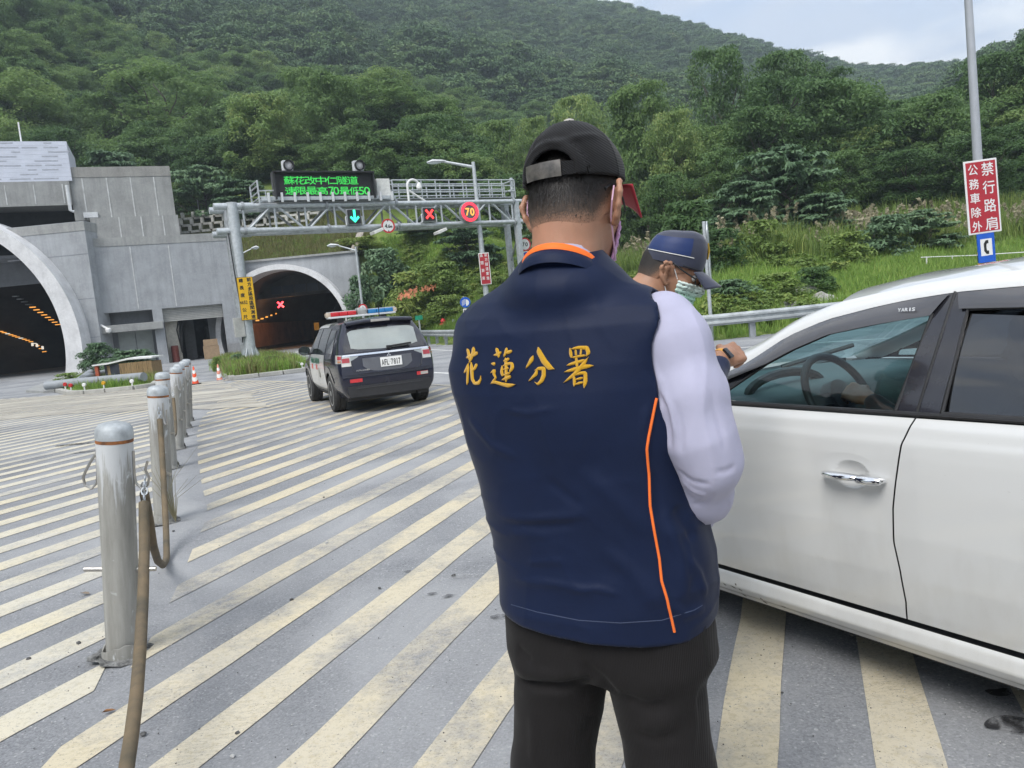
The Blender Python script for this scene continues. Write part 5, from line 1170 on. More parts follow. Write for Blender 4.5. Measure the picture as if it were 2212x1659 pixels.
def panel_sign(name, label, cpx, cpy, Y, w_, h_, face, rows, ink, rim=M_SWHITE, rz=0.0, fr=0.04, roll=0.0):
    t = thing(name, label, 'road sign', at(cpx, cpy, Y), rz)
    if roll: t.rotation_euler = (0, roll, rz)
    mb = MB(); mb.box((0, 0, 0), (w_, 0.03, h_)); mb.build('plate', rim, t, False, min(w_, h_)*0.03)
    mb = MB(); mb.box((0, -0.0175, 0), (w_-2*fr, 0.006, h_-2*fr)); mb.build('face', face, t, False)
    if rows:
        mb = MB()
        for ch, x, y, cw_, chh in rows: put_text(mb, ch, front(0, -0.022, 0), x*w_, y*h_, cw_*w_, chh*h_, 0.004*w_)
        mb.build('lettering', ink, t)
    return t
rows = [(c, 0.20, 0.43-0.146*i, 0.26, 0.105) for i, c in enumerate('前方隧道實施')]+[(c, -0.22, 0.43-0.24*i, 0.26, 0.105) for i, c in enumerate('區間測速')]
panel_sign('tunnel_speed_sign', 'narrow dark red sign with white characters on the tall lamp pole', 1047.5, 580.5, 39.8, 0.54, 1.62, M_SDRED, rows, M_SWHITE, rz=0.1)
t = thing('headlight_sign', 'small round blue headlamp sign left of the man', 'road sign', at(1005, 653, 38), 0.1); R_ = 11.3/F*38
round_sign(t, R_, None, M_SBLUE, M_SBLUE); mb = MB(); mb.prism([(0.1*R_+0.62*R_*math.sin(a), 0.62*R_*math.cos(a)-0.02) for a in np.linspace(0, PI, 12)], (0, -0.007, 0), (1, 0, 0), (0, 0, 1), (0, -0.003, 0))
for k in range(5): mb.box((-0.33*R_, -0.008, (0.42-0.21*k)*R_), (0.78*R_, 0.003, 0.075*R_), M=Matrix.Rotation(rad(-32), 3, 'Y'))
mb.build('lamp_mark', M_SWHITE, t, fix=True)
t = panel_sign('plate_sign', 'small white plate below the round blue headlamp sign', 1006, 676, 38, 0.24, 0.42, M_SWHITE, [('開', -0.2, 0.28, 0.3, 0.2), ('頭', 0.2, 0.28, 0.3, 0.2), ('燈', 0, -0.15, 0.36, 0.22)], M_SBLACK, rz=0.1)
p = at(1006, 690, 38.05); o = MB(); o.tube([(0, 0, -0.3), (0, 0, at(1005, 640, 38)[2])], 0.035, 8); o = o.build('sign_post', M_GALV, None, True); o.location = (p[0], p[1]+0.06, 0.0); tag(o, 'thin post carrying the round blue headlamp sign', 'post')
p = at(783.5, 666, 49); t = thing('no_entry_sign', 'small round red ringed sign above the light bar of the patrol car', 'road sign', p, 0.1); round_sign(t, 9.5/F*49, None, rw=0.3); mb = MB(); mb.box((0, -0.008, 0), (0.1, 0.004, 0.2), M=Matrix.Rotation(rad(35), 3, 'Y')); mb.box((0.02, -0.006, -0.05), (0.05, 0.004, 0.14)); mb.build('figure_mark', M_SBLACK, t)
p = at(905, 687, 43.5); t = thing('distance_post', 'small green marker plate on thin post behind the guardrail', 'marker post', (p[0], p[1], 0.3)); mb = MB(); mb.tube([(0, 0, -0.3), (0, 0, p[2]-0.3)], 0.05, 8); mb.build('post', M_GALV, t); mb = MB(); mb.box((0, -0.06, p[2]-0.28), (0.42, 0.02, 0.24)); mb.build('plate', pm('green_sheeting', (0.01, 0.28, 0.16), 0.4), t)
# the tall pole at the right with its signs
YP = 21.6; b0 = at(2140, 640, YP); pole_x = at(2124, 470, YP)[0]
PB = thing('lamp_pole', 'tall grey pole running out of the picture top at the right', 'pole', (pole_x, YP, 0.0)); PB.rotation_euler = (0, rad(-1.3), 0)
mb = MB(); mb.tube([(0, 0, -0.2), (0, 0, 4.5), (0, 0, 11.0)], [0.135, 0.118, 0.085], 20); mb.build('shaft', pm('grey_pole_paint', (0.40, 0.42, 0.45), 0.4, 0.2, 0.06, 2), PB, True)
mb = MB(); mb.tube([(0, 0, 10.95), (-0.9, 0.2, 11.3), (-2.2, 0.5, 11.4)], 0.05, 8); mb.build('arm', M_GALV, PB, True); mb = MB(); mb.tube([(-2.0, 0.5, 11.4), (-2.4, 0.55, 11.42), (-2.9, 0.65, 11.38)], [0.08, 0.16, 0.06], 12, True, 0.5); mb.build('lamp_head', M_PAINTG, PB, True)
mb = MB(); mb.tube([(0, 0, 0.05), (0, 0, 1.75)], 0.143, 20); mb.build('warning_sleeve', M_SYEL, PB, True)
mb = MB()
for k in range(4): mb.tube([(0, 0, 0.2+k*0.42), (0, 0, 0.4+k*0.42)], 0.146, 20)
mb.build('black_stripe', M_SBLACK, PB, True)
rows = [(c, 0.20, 0.365-0.247*i, 0.36, 0.175) for i, c in enumerate('禁行路肩')]+[(c, -0.235, 0.375-0.192*i, 0.29, 0.138) for i, c in enumerate('公務車除外')]
panel_sign('shoulder_ban_sign', 'red sign with large white characters on the tall pole at the right', 2122, 425, YP-0.2, 0.915, 2.0, M_SDRED, rows, M_SWHITE, fr=0.05, roll=rad(-2.4))
t = panel_sign('telephone_sign', 'blue sign with black telephone handset on white square', 2130, 535.5, YP-0.2, 0.48, 0.80, M_SBLUE, None, None, M_SBLUE, fr=0.005, roll=rad(-2.4))
mb = MB(); mb.box((0, -0.022, 0.02), (0.32, 0.003, 0.46)); mb.build('white_square', M_SWHITE, t)
mb = MB(); mb.prism([(0.06, 0.19), (-0.01, 0.19), (-0.07, 0.10), (-0.07, -0.10), (-0.01, -0.19), (0.06, -0.19), (0.06, -0.10), (0.02, -0.10), (0.0, -0.07), (0.0, 0.07), (0.02, 0.10), (0.06, 0.10)], (0, -0.024, 0.02), (1, 0, 0), (0, 0, 1), (0, -0.003, 0)); mb.build('handset_mark', M_SBLACK, t, fix=True)
panel_sign('distance_plate', 'small white plate with black digits below the telephone sign', 2131, 580, YP-0.2, 0.46, 0.26, M_SWHITE, [('1', -0.24, 0.0, 0.07, 0.62), ('0', -0.05, 0, 0.2, 0.62), ('0', 0.2, 0, 0.2, 0.62)], M_SBLACK, M_SBLACK, fr=0.012, roll=rad(-2.4))
# round sign seen edge on, left of the white car
p = ground(1547, 737); t = thing('edge_on_sign', 'grey backed round sign and plate seen almost edge on behind the guardrail', 'road sign', (p[0], p[1]+0.4, 0.0), rad(72)); Yq = p[1]+0.4
mb = MB(); zt_ = at(1525, 478, Yq)[2]; mb.tube([(0, 0, -0.1), (0, 0, zt_)], 0.055, 10); mb.build('pole', M_GALV, t, True)
mb = MB(); mb.lathe([(0.33, -0.015), (0.33, 0.015)], (0, -0.08, zt_-0.33), 28, RX); mb.build('disc', M_GALV, t, fix=True); mb = MB(); mb.box((0, -0.08, (at(1534, 535, Yq)[2]+at(1538, 618, Yq)[2])/2), (0.5, 0.03, at(1534, 535, Yq)[2]-at(1538, 618, Yq)[2])); mb.build('plate', M_GALV, t, False, 0.01)
# guardrail
GR = thing('guardrail', 'galvanised W-beam guardrail along the grassy bank', 'guardrail', (0, 0, 0))
prof = [(0.0, 0.40), (-0.03, 0.43), (-0.085, 0.46), (-0.085, 0.505), (-0.02, 0.535), (-0.02, 0.585), (-0.085, 0.615), (-0.085, 0.66), (-0.03, 0.69), (0.0, 0.72)]
def resample(P, step):
    P = [np.array(p, float) for p in P]; out_ = []; 
    seg = [np.linalg.norm(b-a) for a, b in zip(P[:-1], P[1:])]; tot = sum(seg); n_ = int(tot/step)
    for k in range(n_+1):
        s = tot*k/n_; i = 0
        while i < len(seg)-1 and s > seg[i]: s -= seg[i]; i += 1
        out_.append(P[i]+(P[i+1]-P[i])*min(1, s/seg[i]))
    return out_
RP = resample(RAIL, 1.0)
for _ in range(6): RP = [RP[0]]+[(RP[i-1]+RP[i]*2+RP[i+1])/4 for i in range(1, len(RP)-1)]+[RP[-1]]
def rail_n(i):
    d = RP[min(i+1, len(RP)-1)]-RP[max(i-1, 0)]; d /= np.linalg.norm(d); return np.array([d[1], -d[0]])    # towards the bank
sec = 4; M_RAILM = pm('weathered_rail_zinc', (0.46, 0.49, 0.50), 0.5, 0.35, 0.2, 2.5)
for s0 in range(0, len(RP)-1, sec):
    idx_ = range(s0, min(s0+sec, len(RP)-1)+1); mb = MB(); v = []
    for i in idx_:
        nn = rail_n(i)
        for x, z in prof: q = RP[i]+nn*x; v.append((q[0], q[1], z+0.02))
        for x, z in reversed(prof): q = RP[i]+nn*(x+0.006); v.append((q[0], q[1], z+0.02))
    k = 2*len(prof); m_ = len(list(idx_)); mb.add(v, [(a*k+b, a*k+(b+1) % k, (a+1)*k+(b+1) % k, (a+1)*k+b) for a in range(m_-1) for b in range(k)]); mb.build('beam', M_RAILM, GR, True, fix=True)
for i in range(0, len(RP), 2):
    nn = rail_n(i); q = RP[i]+nn*0.12; mb = MB(); mb.box((q[0], q[1], 0.33), (0.12, 0.16, 0.74), math.atan2(nn[1], nn[0])); mb.build('post', M_GALVD, GR)
# hydrant, handrail, netting, stones
g = at(959, 712, 44.0); t = thing('fire_hydrant', 'red fire hydrant behind the guardrail', 'fire hydrant', (g[0], g[1], 0.5)); M_HYD = pm('red_hydrant_paint', (0.60, 0.02, 0.03), 0.4)
mb = MB(); mb.lathe([(0.16, 0), (0.16, 0.06), (0.11, 0.08), (0.11, 0.55), (0.15, 0.57), (0.15, 0.62), (0.11, 0.7), (0.03, 0.78)], (0, 0, 0), 16); mb.build('barrel', M_HYD, t, True); mb = MB(); mb.tube([(-0.2, 0, 0.42), (0.2, 0, 0.42)], 0.06, 10); mb.tube([(0, -0.2, 0.36), (0, 0, 0.36)], 0.07, 10); mb.build('outlet', M_HYD, t, True)
g = at(982, 714, 43.0); o = MB(); o.tube([(0, 0, -0.3), (0, 0, 0.55)], 0.07, 8); o = o.build('pipe_stub', M_GALV, None, True); o.location = (g[0], g[1], 0.6); tag(o, 'short grey vent pipe right of the red hydrant', 'pipe')
HR = thing('handrail', 'low white pipe rail in the grass at the right edge', 'handrail', (0, 0, 0))
for a, b in (((1990, 556), (2100, 552)), ((2100, 552), (2290, 540))):
    p, q = at(*a, 33), at(*b, 34); mb = MB(); mb.tube([p, q], 0.022, 8); mb.build('rail', M_WHITE, HR, True)
    for f in (0.1, 0.6): c = p+(q-p)*f; mb = MB(); mb.tube([c, (c[0], c[1], float(terrain(c[0], c[1])))], 0.03, 6); mb.build('post', M_WHITE, HR)
def draped(name, P, label, mt, n=14, amp=0.25, seed=1):
    rs = np.random.RandomState(seed); a, b, c_ = [np.array(p, float) for p in P]; v = []; 
    for i in range(n+1):
        for j in range(n+1):
            p = a+(b-a)*i/n+(c_-a)*j/n; h = float(terrain(p[0], p[1])); v.append((p[0], p[1], max(p[2], h+0.1)+0.4*amp*rs.rand()+amp*math.sin(i*1.3+j*0.7)*0.3))
    o = mesh_obj(name, v, [(i*(n+1)+j, (i+1)*(n+1)+j, (i+1)*(n+1)+j+1, i*(n+1)+j+1) for i in range(n) for j in range(n) if rs.rand() < 0.62], mt); tag(o, label, 'netting'); return o
M_NET = pm('orange_netting', (0.42, 0.15, 0.07), 0.8, 0, 0.3, 3)
draped('safety_netting', [at(858, 652, 43), at(900, 640, 44), at(862, 634, 45)], 'orange safety netting lying among shrubs above the patrol car', M_NET, seed=2)
draped('safety_netting', [at(905, 633, 45), at(938, 627, 46), at(912, 622, 47)], 'smaller orange netting scrap further right on the slope', M_NET, seed=3)
M_STONE = pm('pale_rock', (0.36, 0.35, 0.33), 0.95, 0, 0.3, 3, 0.6, 8, 0.05)
def stone(c, s, mt, name='stone', seed=1):
    bm = bmesh.new(); bmesh.ops.create_icosphere(bm, subdivisions=2, radius=1); rs = np.random.RandomState(seed)
    for v in bm.verts:
        k = 1+0.28*float(fbm(np.array([[v.co.x*1.2+seed*3, v.co.y*1.2, v.co.z*1.2]]), 2)[0]); v.co = Vector((v.co.x*s[0]*k, v.co.y*s[1]*k, v.co.z*s[2]*k))
    me = bpy.data.meshes.new(name); bm.to_mesh(me); bm.free(); me.materials.append(mt); o = link(bpy.data.objects.new(name, me)); o.location = tuple(map(float, c)); return o
for k, (px, py, Y, s, lab) in enumerate(((1735, 628, 27, 0.55, 'pale rock on the bank above the windscreen of the white car'), (1775, 640, 26, 0.4, 'smaller pale rock lower on the bank near the white car roof'), (1700, 655, 24.5, 0.45, 'pale rock just above the guardrail by the white car'), (975, 745, 40, 0.3, 'white stone under the guardrail left of the man'))):
    p = at(px, py, Y); o = stone((p[0], p[1], float(terrain(p[0], p[1]))+0.1), (s*1.2, s, s*0.7), M_STONE, 'rock', k+5); tag(o, lab, 'rock', 'pale rocks on the bank')

# ------------------------------------------------------------------ bollards and hose-covered chains
def bollard_mat():
    mt, t, b = new_mat('weathered_bollard_steel'); v = _coords(t, 1.0)
    base = _ramp(t, _noise(t, _coords(t, (5, 5, 0.7)), 3.0, 6, 0.65), [(0.35, (0.23, 0.225, 0.205)), (0.65, (0.36, 0.355, 0.33))])
    sx = t.nodes.new('ShaderNodeSeparateXYZ'); t.links.new(v, sx.inputs[0])
    drip = _noise(t, _coords(t, (11, 11, 0.9)), 3.2, 5, 0.7)
    ad = t.nodes.new('ShaderNodeMath'); ad.operation = 'MULTIPLY_ADD'; ad.inputs[1].default_value = 0.40; t.links.new(drip, ad.inputs[0]); hz_ = t.nodes.new('ShaderNodeMath'); hz_.operation = 'MULTIPLY'; hz_.inputs[1].default_value = 0.5; t.links.new(sx.outputs['Z'], hz_.inputs[0]); t.links.new(hz_.outputs[0], ad.inputs[2])
    up = _ramp(t, ad.outputs[0], [(0.585, 0.0), (0.64, 0.75)])
    col = _mix(t, up, base, (0.60, 0.62, 0.64))
    pat = _ramp(t, _noise(t, _coords(t, (3, 3, 1.2)), 3.5, 6, 0.6, 1.0), [(0.62, 0.0), (0.66, 0.8)])
    col = _mix(t, pat, col, (0.60, 0.62, 0.63))
    rust = _ramp(t, _noise(t, _coords(t, (8, 8, 5)), 6, 5, 0.7), [(0.68, 0.0), (0.76, 0.8)])
    col = _mix(t, rust, col, (0.23, 0.12, 0.05))
    scr = _ramp(t, _noise(t, _coords(t, (2, 2, 22)), 4, 6, 0.7), [(0.66, 0.0), (0.72, 0.45)])
    col = _mix(t, scr, col, (0.20, 0.18, 0.155))
    t.links.new(col, b.inputs['Base Color']); b.inputs['Roughness'].default_value = 0.68; b.inputs['Metallic'].default_value = 0.0
    _bump(t, b, drip, 0.15, 0.004); return mt
M_BOL = bollard_mat(); M_CAPM = pm('bollard_cap_zinc', (0.42, 0.45, 0.47), 0.55, 0.15, 0.25, 12, 0.1, 60, 0.002); M_RUST = pm('orange_rust', (0.27, 0.10, 0.03), 0.9, 0, 0.5, 30, 0.5, 120, 0.004, col2=(0.13, 0.06, 0.03))
M_CHAIN = pm('chain_steel', (0.52, 0.55, 0.58), 0.3, 0.85, 0.15, 30); M_STEEL = pm('stainless_bar', (0.50, 0.48, 0.45), 0.3, 0.9, 0.12, 20)
M_HOSE = pm('brown_rubber_hose', (0.135, 0.098, 0.057), 0.8, 0, 0.3, 7, 0.35, 60, 0.002, col2=(0.085, 0.072, 0.048), dirt=(0.06, 0.055, 0.045), dirt_scale=4, dirt_amt=0.4)
def link_torus(mb, c, ax, up, R_, r_, stretch=1.45, n=14, m_=6):
    c, ax, up = np.array(c, float), np.array(ax, float), np.array(up, float); ax /= np.linalg.norm(ax); up = up-ax*(up@ax); up /= np.linalg.norm(up); nn = np.cross(ax, up); v = []
    for i in range(n):
        a = 2*PI*i/n; e = ax*math.cos(a)*R_*stretch+up*math.sin(a)*R_; d = ax*math.cos(a)+up*math.sin(a)
        for j in range(m_): b = 2*PI*j/m_; v.append(c+e+r_*(d*math.cos(b)+nn*math.sin(b)))
    mb.add(v, [(i*m_+j, i*m_+(j+1) % m_, ((i+1) % n)*m_+(j+1) % m_, ((i+1) % n)*m_+j) for i in range(n) for j in range(m_)])
HB = 1.075; RB = 0.078
def make_bollard(label):
    t = thing('bollard', label, 'bollard', (0, 0, 0), 0, 'steel bollards with chains')
    mb = MB(); mb.lathe([(RB*0.96, -0.02), (RB*0.97, 0.3), (RB, 0.97), (RB, 0.99)], (0, 0, 0), 28); mb.build('post', M_BOL, t, True)
    mb = MB(); mb.lathe([(RB*1.015, 0.985), (RB*1.02, 0.995), (RB*1.015, 1.003)], (0, 0, 0), 28); mb.build('rust_ring', M_RUST, t, True)
    mb = MB(); mb.lathe([(RB*1.03, 1.0), (RB*1.04, 1.02), (RB*1.0, 1.045), (RB*0.86, 1.063), (RB*0.5, 1.073), (RB*0.1, 1.076)], (0, 0, 0), 28); mb.build('cap', M_CAPM, t, True)
    for s in (-1, 1):
        mb = MB(); x = s*(RB+0.004)
        mb.tube([(x, 0, 0.945), (x, 0, 0.84), (x+s*0.006, 0, 0.80), (x+s*0.03, 0, 0.775), (x+s*0.058, 0, 0.79), (x+s*0.066, 0, 0.825), (x+s*0.05, 0, 0.86), (x+s*0.03, 0, 0.895) if s < 0 else (x+s*0.062, 0, 0.90)] + ([(x+s*0.006, 0, 0.93)] if s < 0 else []), 0.0062, 8); mb.build('hook', M_STEEL, t, True)
        mb = MB(); mb.tube([(s*RB*0.9, 0, 0.405), (s*(RB+0.085), 0, 0.405)], 0.011, 12); mb.build('side_bar', M_STEEL, t, True, fix=True)
    mb = MB(); rs = np.random.RandomState(2); S = 22; v = []
    for k in range(S+1):
        q = 2*PI*k/S*0.93; hh = 0.055+0.02*math.sin(q*2)+rs.uniform(-0.008, 0.008)
        for r_, z in ((RB*1.24, -0.01), (RB*1.20, hh), (RB*1.13, hh), (RB*1.16, -0.01)): v.append((r_*math.cos(q+1.2), r_*math.sin(q+1.2), z))
    mb.add(v, [(4*k+a, 4*k+4+a, 4*k+4+(a+1) % 4, 4*k+(a+1) % 4) for k in range(S) for a in range(4)]); mb.build('base_collar', M_BOL, t, True)
    mb = MB(); rs = np.random.RandomState(9); v = [(0, 0, 0.018)]
    for k in range(20): q = 2*PI*k/20; r_ = 0.14+rs.uniform(-0.02, 0.02); v.append((r_*math.cos(q), r_*math.sin(q), 0.0135))
    mb.add(v, [(0, 1+k, 1+(k+1) % 20) for k in range(20)]); mb.build('mortar', pm('crumbled_mortar', (0.20, 0.20, 0.195), 1.0, 0, 0.6, 30, 1.0, 60, 0.02), t)
    return t
bl_lab = ['nearest bollard with open hook and rusty ring at the lower left', 'second bollard behind the nearest one with brown hose on its hook', 'third bollard with pale paint flakes leaning behind the second one', 'fourth bollard from the front in the row', 'fifth bollard from the front in the row', 'sixth bollard from the front in the row', 'farthest bollard of the row, just before the cones']
B0 = make_bollard(bl_lab[0])
rsb = np.random.RandomState(8)
for i, b in enumerate(BOL):
    o = B0 if i == 0 else copy_tree(B0, label=bl_lab[i]); o.location = (b[0], b[1], 0); o.scale = (1, 1, 1.04)
    o.rotation_mode = 'ZXY'; o.rotation_euler = (rad([0.8, 0.3, 0.5, 0, 0.4, -0.2, 0.3][i]), rad([6.3, 5.4, 3.0, 6.3, 6.4, 6.2, 6.0][i]), [0.05, -0.75, -0.7, -0.8, -0.75, -0.7, -0.8][i])
def hose(name, P, label, r=0.021, chain_at=(True, True), dark=None):
    t = thing(name, label, 'chain', P[0], 0, 'hose covered chains between the bollards'); Q = [np.array(p, float)-np.array(P[0], float) for p in P]
    d = [0]; 
    for a, b in zip(Q[:-1], Q[1:]): d.append(d[-1]+np.linalg.norm(b-a))
    def pt(s): 
        return np.array([np.interp(s, d, [q[i] for q in Q]) for i in range(3)])
    g0 = 0.10 if chain_at[0] else 0.0; g1 = 0.10 if chain_at[1] else 0.0
    ss = np.linspace(g0, d[-1]-g1, 36); mb = MB(); mb.tube([pt(s) for s in ss], r, 14); mb.build('hose', M_HOSE, t, True)
    for on, s0, sg in ((chain_at[0], 0.0, 1), (chain_at[1], d[-1], -1)):
        if not on: continue
        for k in range(4):
            a, b = pt(s0+sg*k*0.031), pt(s0+sg*(k*0.031+0.03)); mb = MB(); ax = b-a; up = np.array([1.0, 0.3, 0]) if k % 2 else np.array([-0.3, 1.0, 0.1]); link_torus(mb, (a+b)/2, ax, up, 0.0125, 0.0038); mb.build('chain_link', M_CHAIN, t, True)
def sag(a, b, z0, n=30):
    a, b = np.array(a, float), np.array(b, float); out_ = []
    for k in range(n+1):
        f = k/n; p = a+(b-a)*f; u = abs(2*f-1); zz = (a[2] if f < 0.5 else b[2]); w = 1-u**2.6
        out_.append((p[0], p[1], zz+(z0-zz)*w))
    return out_
hk = lambda i, dx: np.array([BOL[i][0]+dx, BOL[i][1]-0.02, 0.79])
h1 = at(313, 1040, 3.49)
hose('hose_chain', [h1, (h1[0]+0.004, 3.44, h1[2]-0.1), (at(312, 1180, 3.3)), at(309, 1290, 3.05), at(303, 1400, 2.75), at(295, 1500, 2.5), at(284, 1590, 2.3), at(270, 1680, 2.1), (-1.05, 1.85, 0.12), (-0.95, 1.55, 0.03)], 'thick brown hose hanging from the nearest bollard towards the viewer', 0.0225, (True, False))
h2 = at(343, 880, BOL[1][1]-0.09)
low = at(345, 1215, 4.6)
hose('hose_chain', [h1+np.array([-0.004, 0.02, 0.02]), at(311, 1062, 3.53), at(322, 1120, 3.7), at(331, 1180, 3.95), at(341, 1212, 4.3), at(352, 1221, 4.7), at(360, 1208, 5.0), at(359, 1150, 5.3), at(354, 1050, 5.62), at(349, 960, 5.9), at(345, 905, h2[1]-0.02), h2], 'brown hose looping from the nearest to the second bollard', 0.021)
for i in range(1, 6):
    a, b = hk(i, 0.0), hk(i+1, 0.0); dirv = (b-a)/np.linalg.norm(b-a); side = np.array([0.06, -0.02, 0])
    a, b = a+side+dirv*0.1, b+side-dirv*0.12
    hose('hose_chain', sag(a, b, 0.30), 'brown hose sagging between bollards %s of the row' % ['two and three', 'three and four', 'four and five', 'five and six', 'six and seven'][i-1], 0.021)
# grit, pebbles, leaves, weeds by the posts
M_GRIT = pm('dark_grit', (0.10, 0.10, 0.10), 0.95, 0, 0.4, 20); M_GRITP = pm('pale_grit', (0.45, 0.45, 0.44), 0.95, 0, 0.2, 20)
for k, (px, py, s, mt, lab) in enumerate(((310, 1590, 0.014, M_GRIT, 'dark pebble right of the hanging hose bottom'), (513, 1587, 0.010, M_GRIT, 'dark pebble on the second cream stripe at the bottom'), (503, 1637, 0.011, M_GRITP, 'pale pebble near the bottom edge'), (630, 1298, 0.012, M_GRIT, 'dark pebble in the middle of the hatching'), (375, 1137+12, 0.012, M_GRIT, 'pebble on the asphalt right of the second bollard'), (170, 1392, 0.016, M_GRIT, 'grey pebble left of the nearest bollard'), (62, 1426, 0.013, M_GRIT, 'flat pebble near the left edge'), (706, 1175, 0.014, M_GRITP, 'pale pebble on a cream stripe'), (820, 1273, 0.010, M_GRIT, 'tiny dark pebble left of the man'), (980, 1246, 0.014, M_GRIT, 'dark chip beside a pale stain left of the man'), (700, 1076, 0.012, M_GRIT, 'tiny dark pebble far up the hatching'), (1690, 1500, 0.006, M_GRIT, 'tiny chip on the stripe under the white car'))):
    g = ground(px, py); s *= 0.7; o = stone((g[0], g[1], 0.008), (s*1.3, s, s*0.8), mt, 'pebble', k+20); o.rotation_euler = (0, 0, k*1.1); tag(o, lab, 'pebble', 'loose pebbles on the hatching')
M_LEAFBR = pm('dry_brown_leaf', (0.28, 0.13, 0.05), 0.8, 0, 0.3, 40)
for px, py, lab, s in ((236, 1542, 'curled brown leaf left of the hanging hose', 0.026), (185, 1286, 'dead grey-brown leaf left of the nearest bollard', 0.034)):
    g = ground(px, py); o = mesh_obj('dead_leaf', [(-s, 0, 0.004), (-s*0.3, s*0.5, 0.012), (s*0.5, s*0.45, 0.018), (s, 0.1*s, 0.008), (s*0.4, -s*0.4, 0.012), (-s*0.4, -s*0.45, 0.008), (0, 0.03*s, 0.004)], [(0, 6, 1), (1, 6, 2), (2, 6, 3), (3, 6, 4), (4, 6, 5), (5, 6, 0)], M_LEAFBR if s < 0.03 else pm('grey_dead_leaf', (0.20, 0.16, 0.12), 0.9)); o.location = (g[0], g[1], 0.006); o.rotation_euler = (0, 0, px); tag(o, lab, 'leaf')
rs = np.random.RandomState(77); gp_ = []
for k in range(900):
    px, py = rs.uniform(0, 2212), rs.uniform(1000, 1659); g = ground(px, py)
    if g[1] < 14: gp_.append((g[0], g[1], 0.006))
def grit_mesh(seed, mt):
    rs_ = np.random.RandomState(seed); v = np.array([(1, 0, 0), (-1, 0, 0), (0, 1, 0), (0, -1, 0), (0, 0, 1), (0, 0, -1)])*rs_.uniform(0.6, 1.2, (6, 3))
    return np_mesh('grit_%d' % seed, v, np.array([(0, 2, 4), (2, 1, 4), (1, 3, 4), (3, 0, 4), (2, 0, 5), (1, 2, 5), (3, 1, 5), (0, 3, 5)]), mt)
gp_ = np.array(gp_); s = rs.uniform(0.0015, 0.0045, len(gp_)); scatter('grit', gp_, np.stack([s, s, s], -1), [grit_mesh(1, M_GRIT), grit_mesh(2, M_GRITP), grit_mesh(3, M_GRITP)], 78)
wb = BOL[1]; mb = MB(); rs = np.random.RandomState(6)
for k in range(16):
    a = rs.uniform(-0.9, 0.9); h = rs.uniform(0.2, 0.62); l_ = rs.uniform(0.05, 0.3); mb.tube([(0, 0, 0), (l_*0.4*math.sin(a), -0.05, h*0.6), (l_*math.sin(a)*1.4+0.05, -0.1*rs.rand(), h)], [0.003, 0.002, 0.0008], 4)
o = mb.build('dry_weed', pm('dry_weed_stalk', (0.22, 0.20, 0.12), 0.9), None, True); o.location = (wb[0]+0.12, wb[1]-0.06, 0.01); tag(o, 'thin dry weed growing at the foot of the second bollard', 'weed')

# stains soaked into the hatching
def stain(px, py, w, h, mt, seed):
    rs_ = np.random.RandomState(seed); g = ground(px, py); n_ = 26; k = np.interp(np.arange(n_), np.linspace(0, n_, 9), np.r_[rs_.uniform(0.45, 1.1, 8), 0.8]); k[-3:] = np.linspace(k[-3], k[0], 3)
    o = mesh_obj('stain', [(g[0], g[1], 0.0088)]+[(g[0]+w*k[i]*math.cos(2*PI*i/n_), g[1]+h*k[i]*math.sin(2*PI*i/n_), 0.0088) for i in range(n_)], [(0, 1+i, 1+(i+1) % n_) for i in range(n_)], mt, ROAD)
def stain_mat(name, col, lo_a):
    mt, t, b = new_mat(name); v = _coords(t, 1.0); b.inputs['Base Color'].default_value = rgba(col); b.inputs['Roughness'].default_value = 0.6; t.links.new(_ramp(t, _noise(t, v, 22, 6, 0.7), [(0.40, 0.0), (0.56, lo_a)]), b.inputs['Alpha']); return mt
M_OIL, M_DAMP, M_CHALK = stain_mat('oil_stain', (0.03, 0.03, 0.033), 0.9), stain_mat('damp_stain', (0.10, 0.10, 0.105), 0.75), stain_mat('chalky_stain', (0.42, 0.42, 0.42), 0.35)
for k, (px, py, w, h, mt) in enumerate(((2200, 1440, 0.07, 0.05, M_OIL), (2185, 1570, 0.09, 0.05, M_OIL), (2160, 1500, 0.05, 0.03, M_OIL), (968, 1290, 0.05, 0.025, M_DAMP), (935, 1285, 0.03, 0.02, M_DAMP), (1076, 1336, 0.06, 0.03, M_DAMP), (880, 1237, 0.04, 0.02, M_DAMP), (1000, 1247, 0.10, 0.05, M_CHALK), (170, 960, 0.5, 0.15, M_OIL), (200, 975, 0.4, 0.1, M_DAMP))): stain(px, py, w, h, mt, k+3)
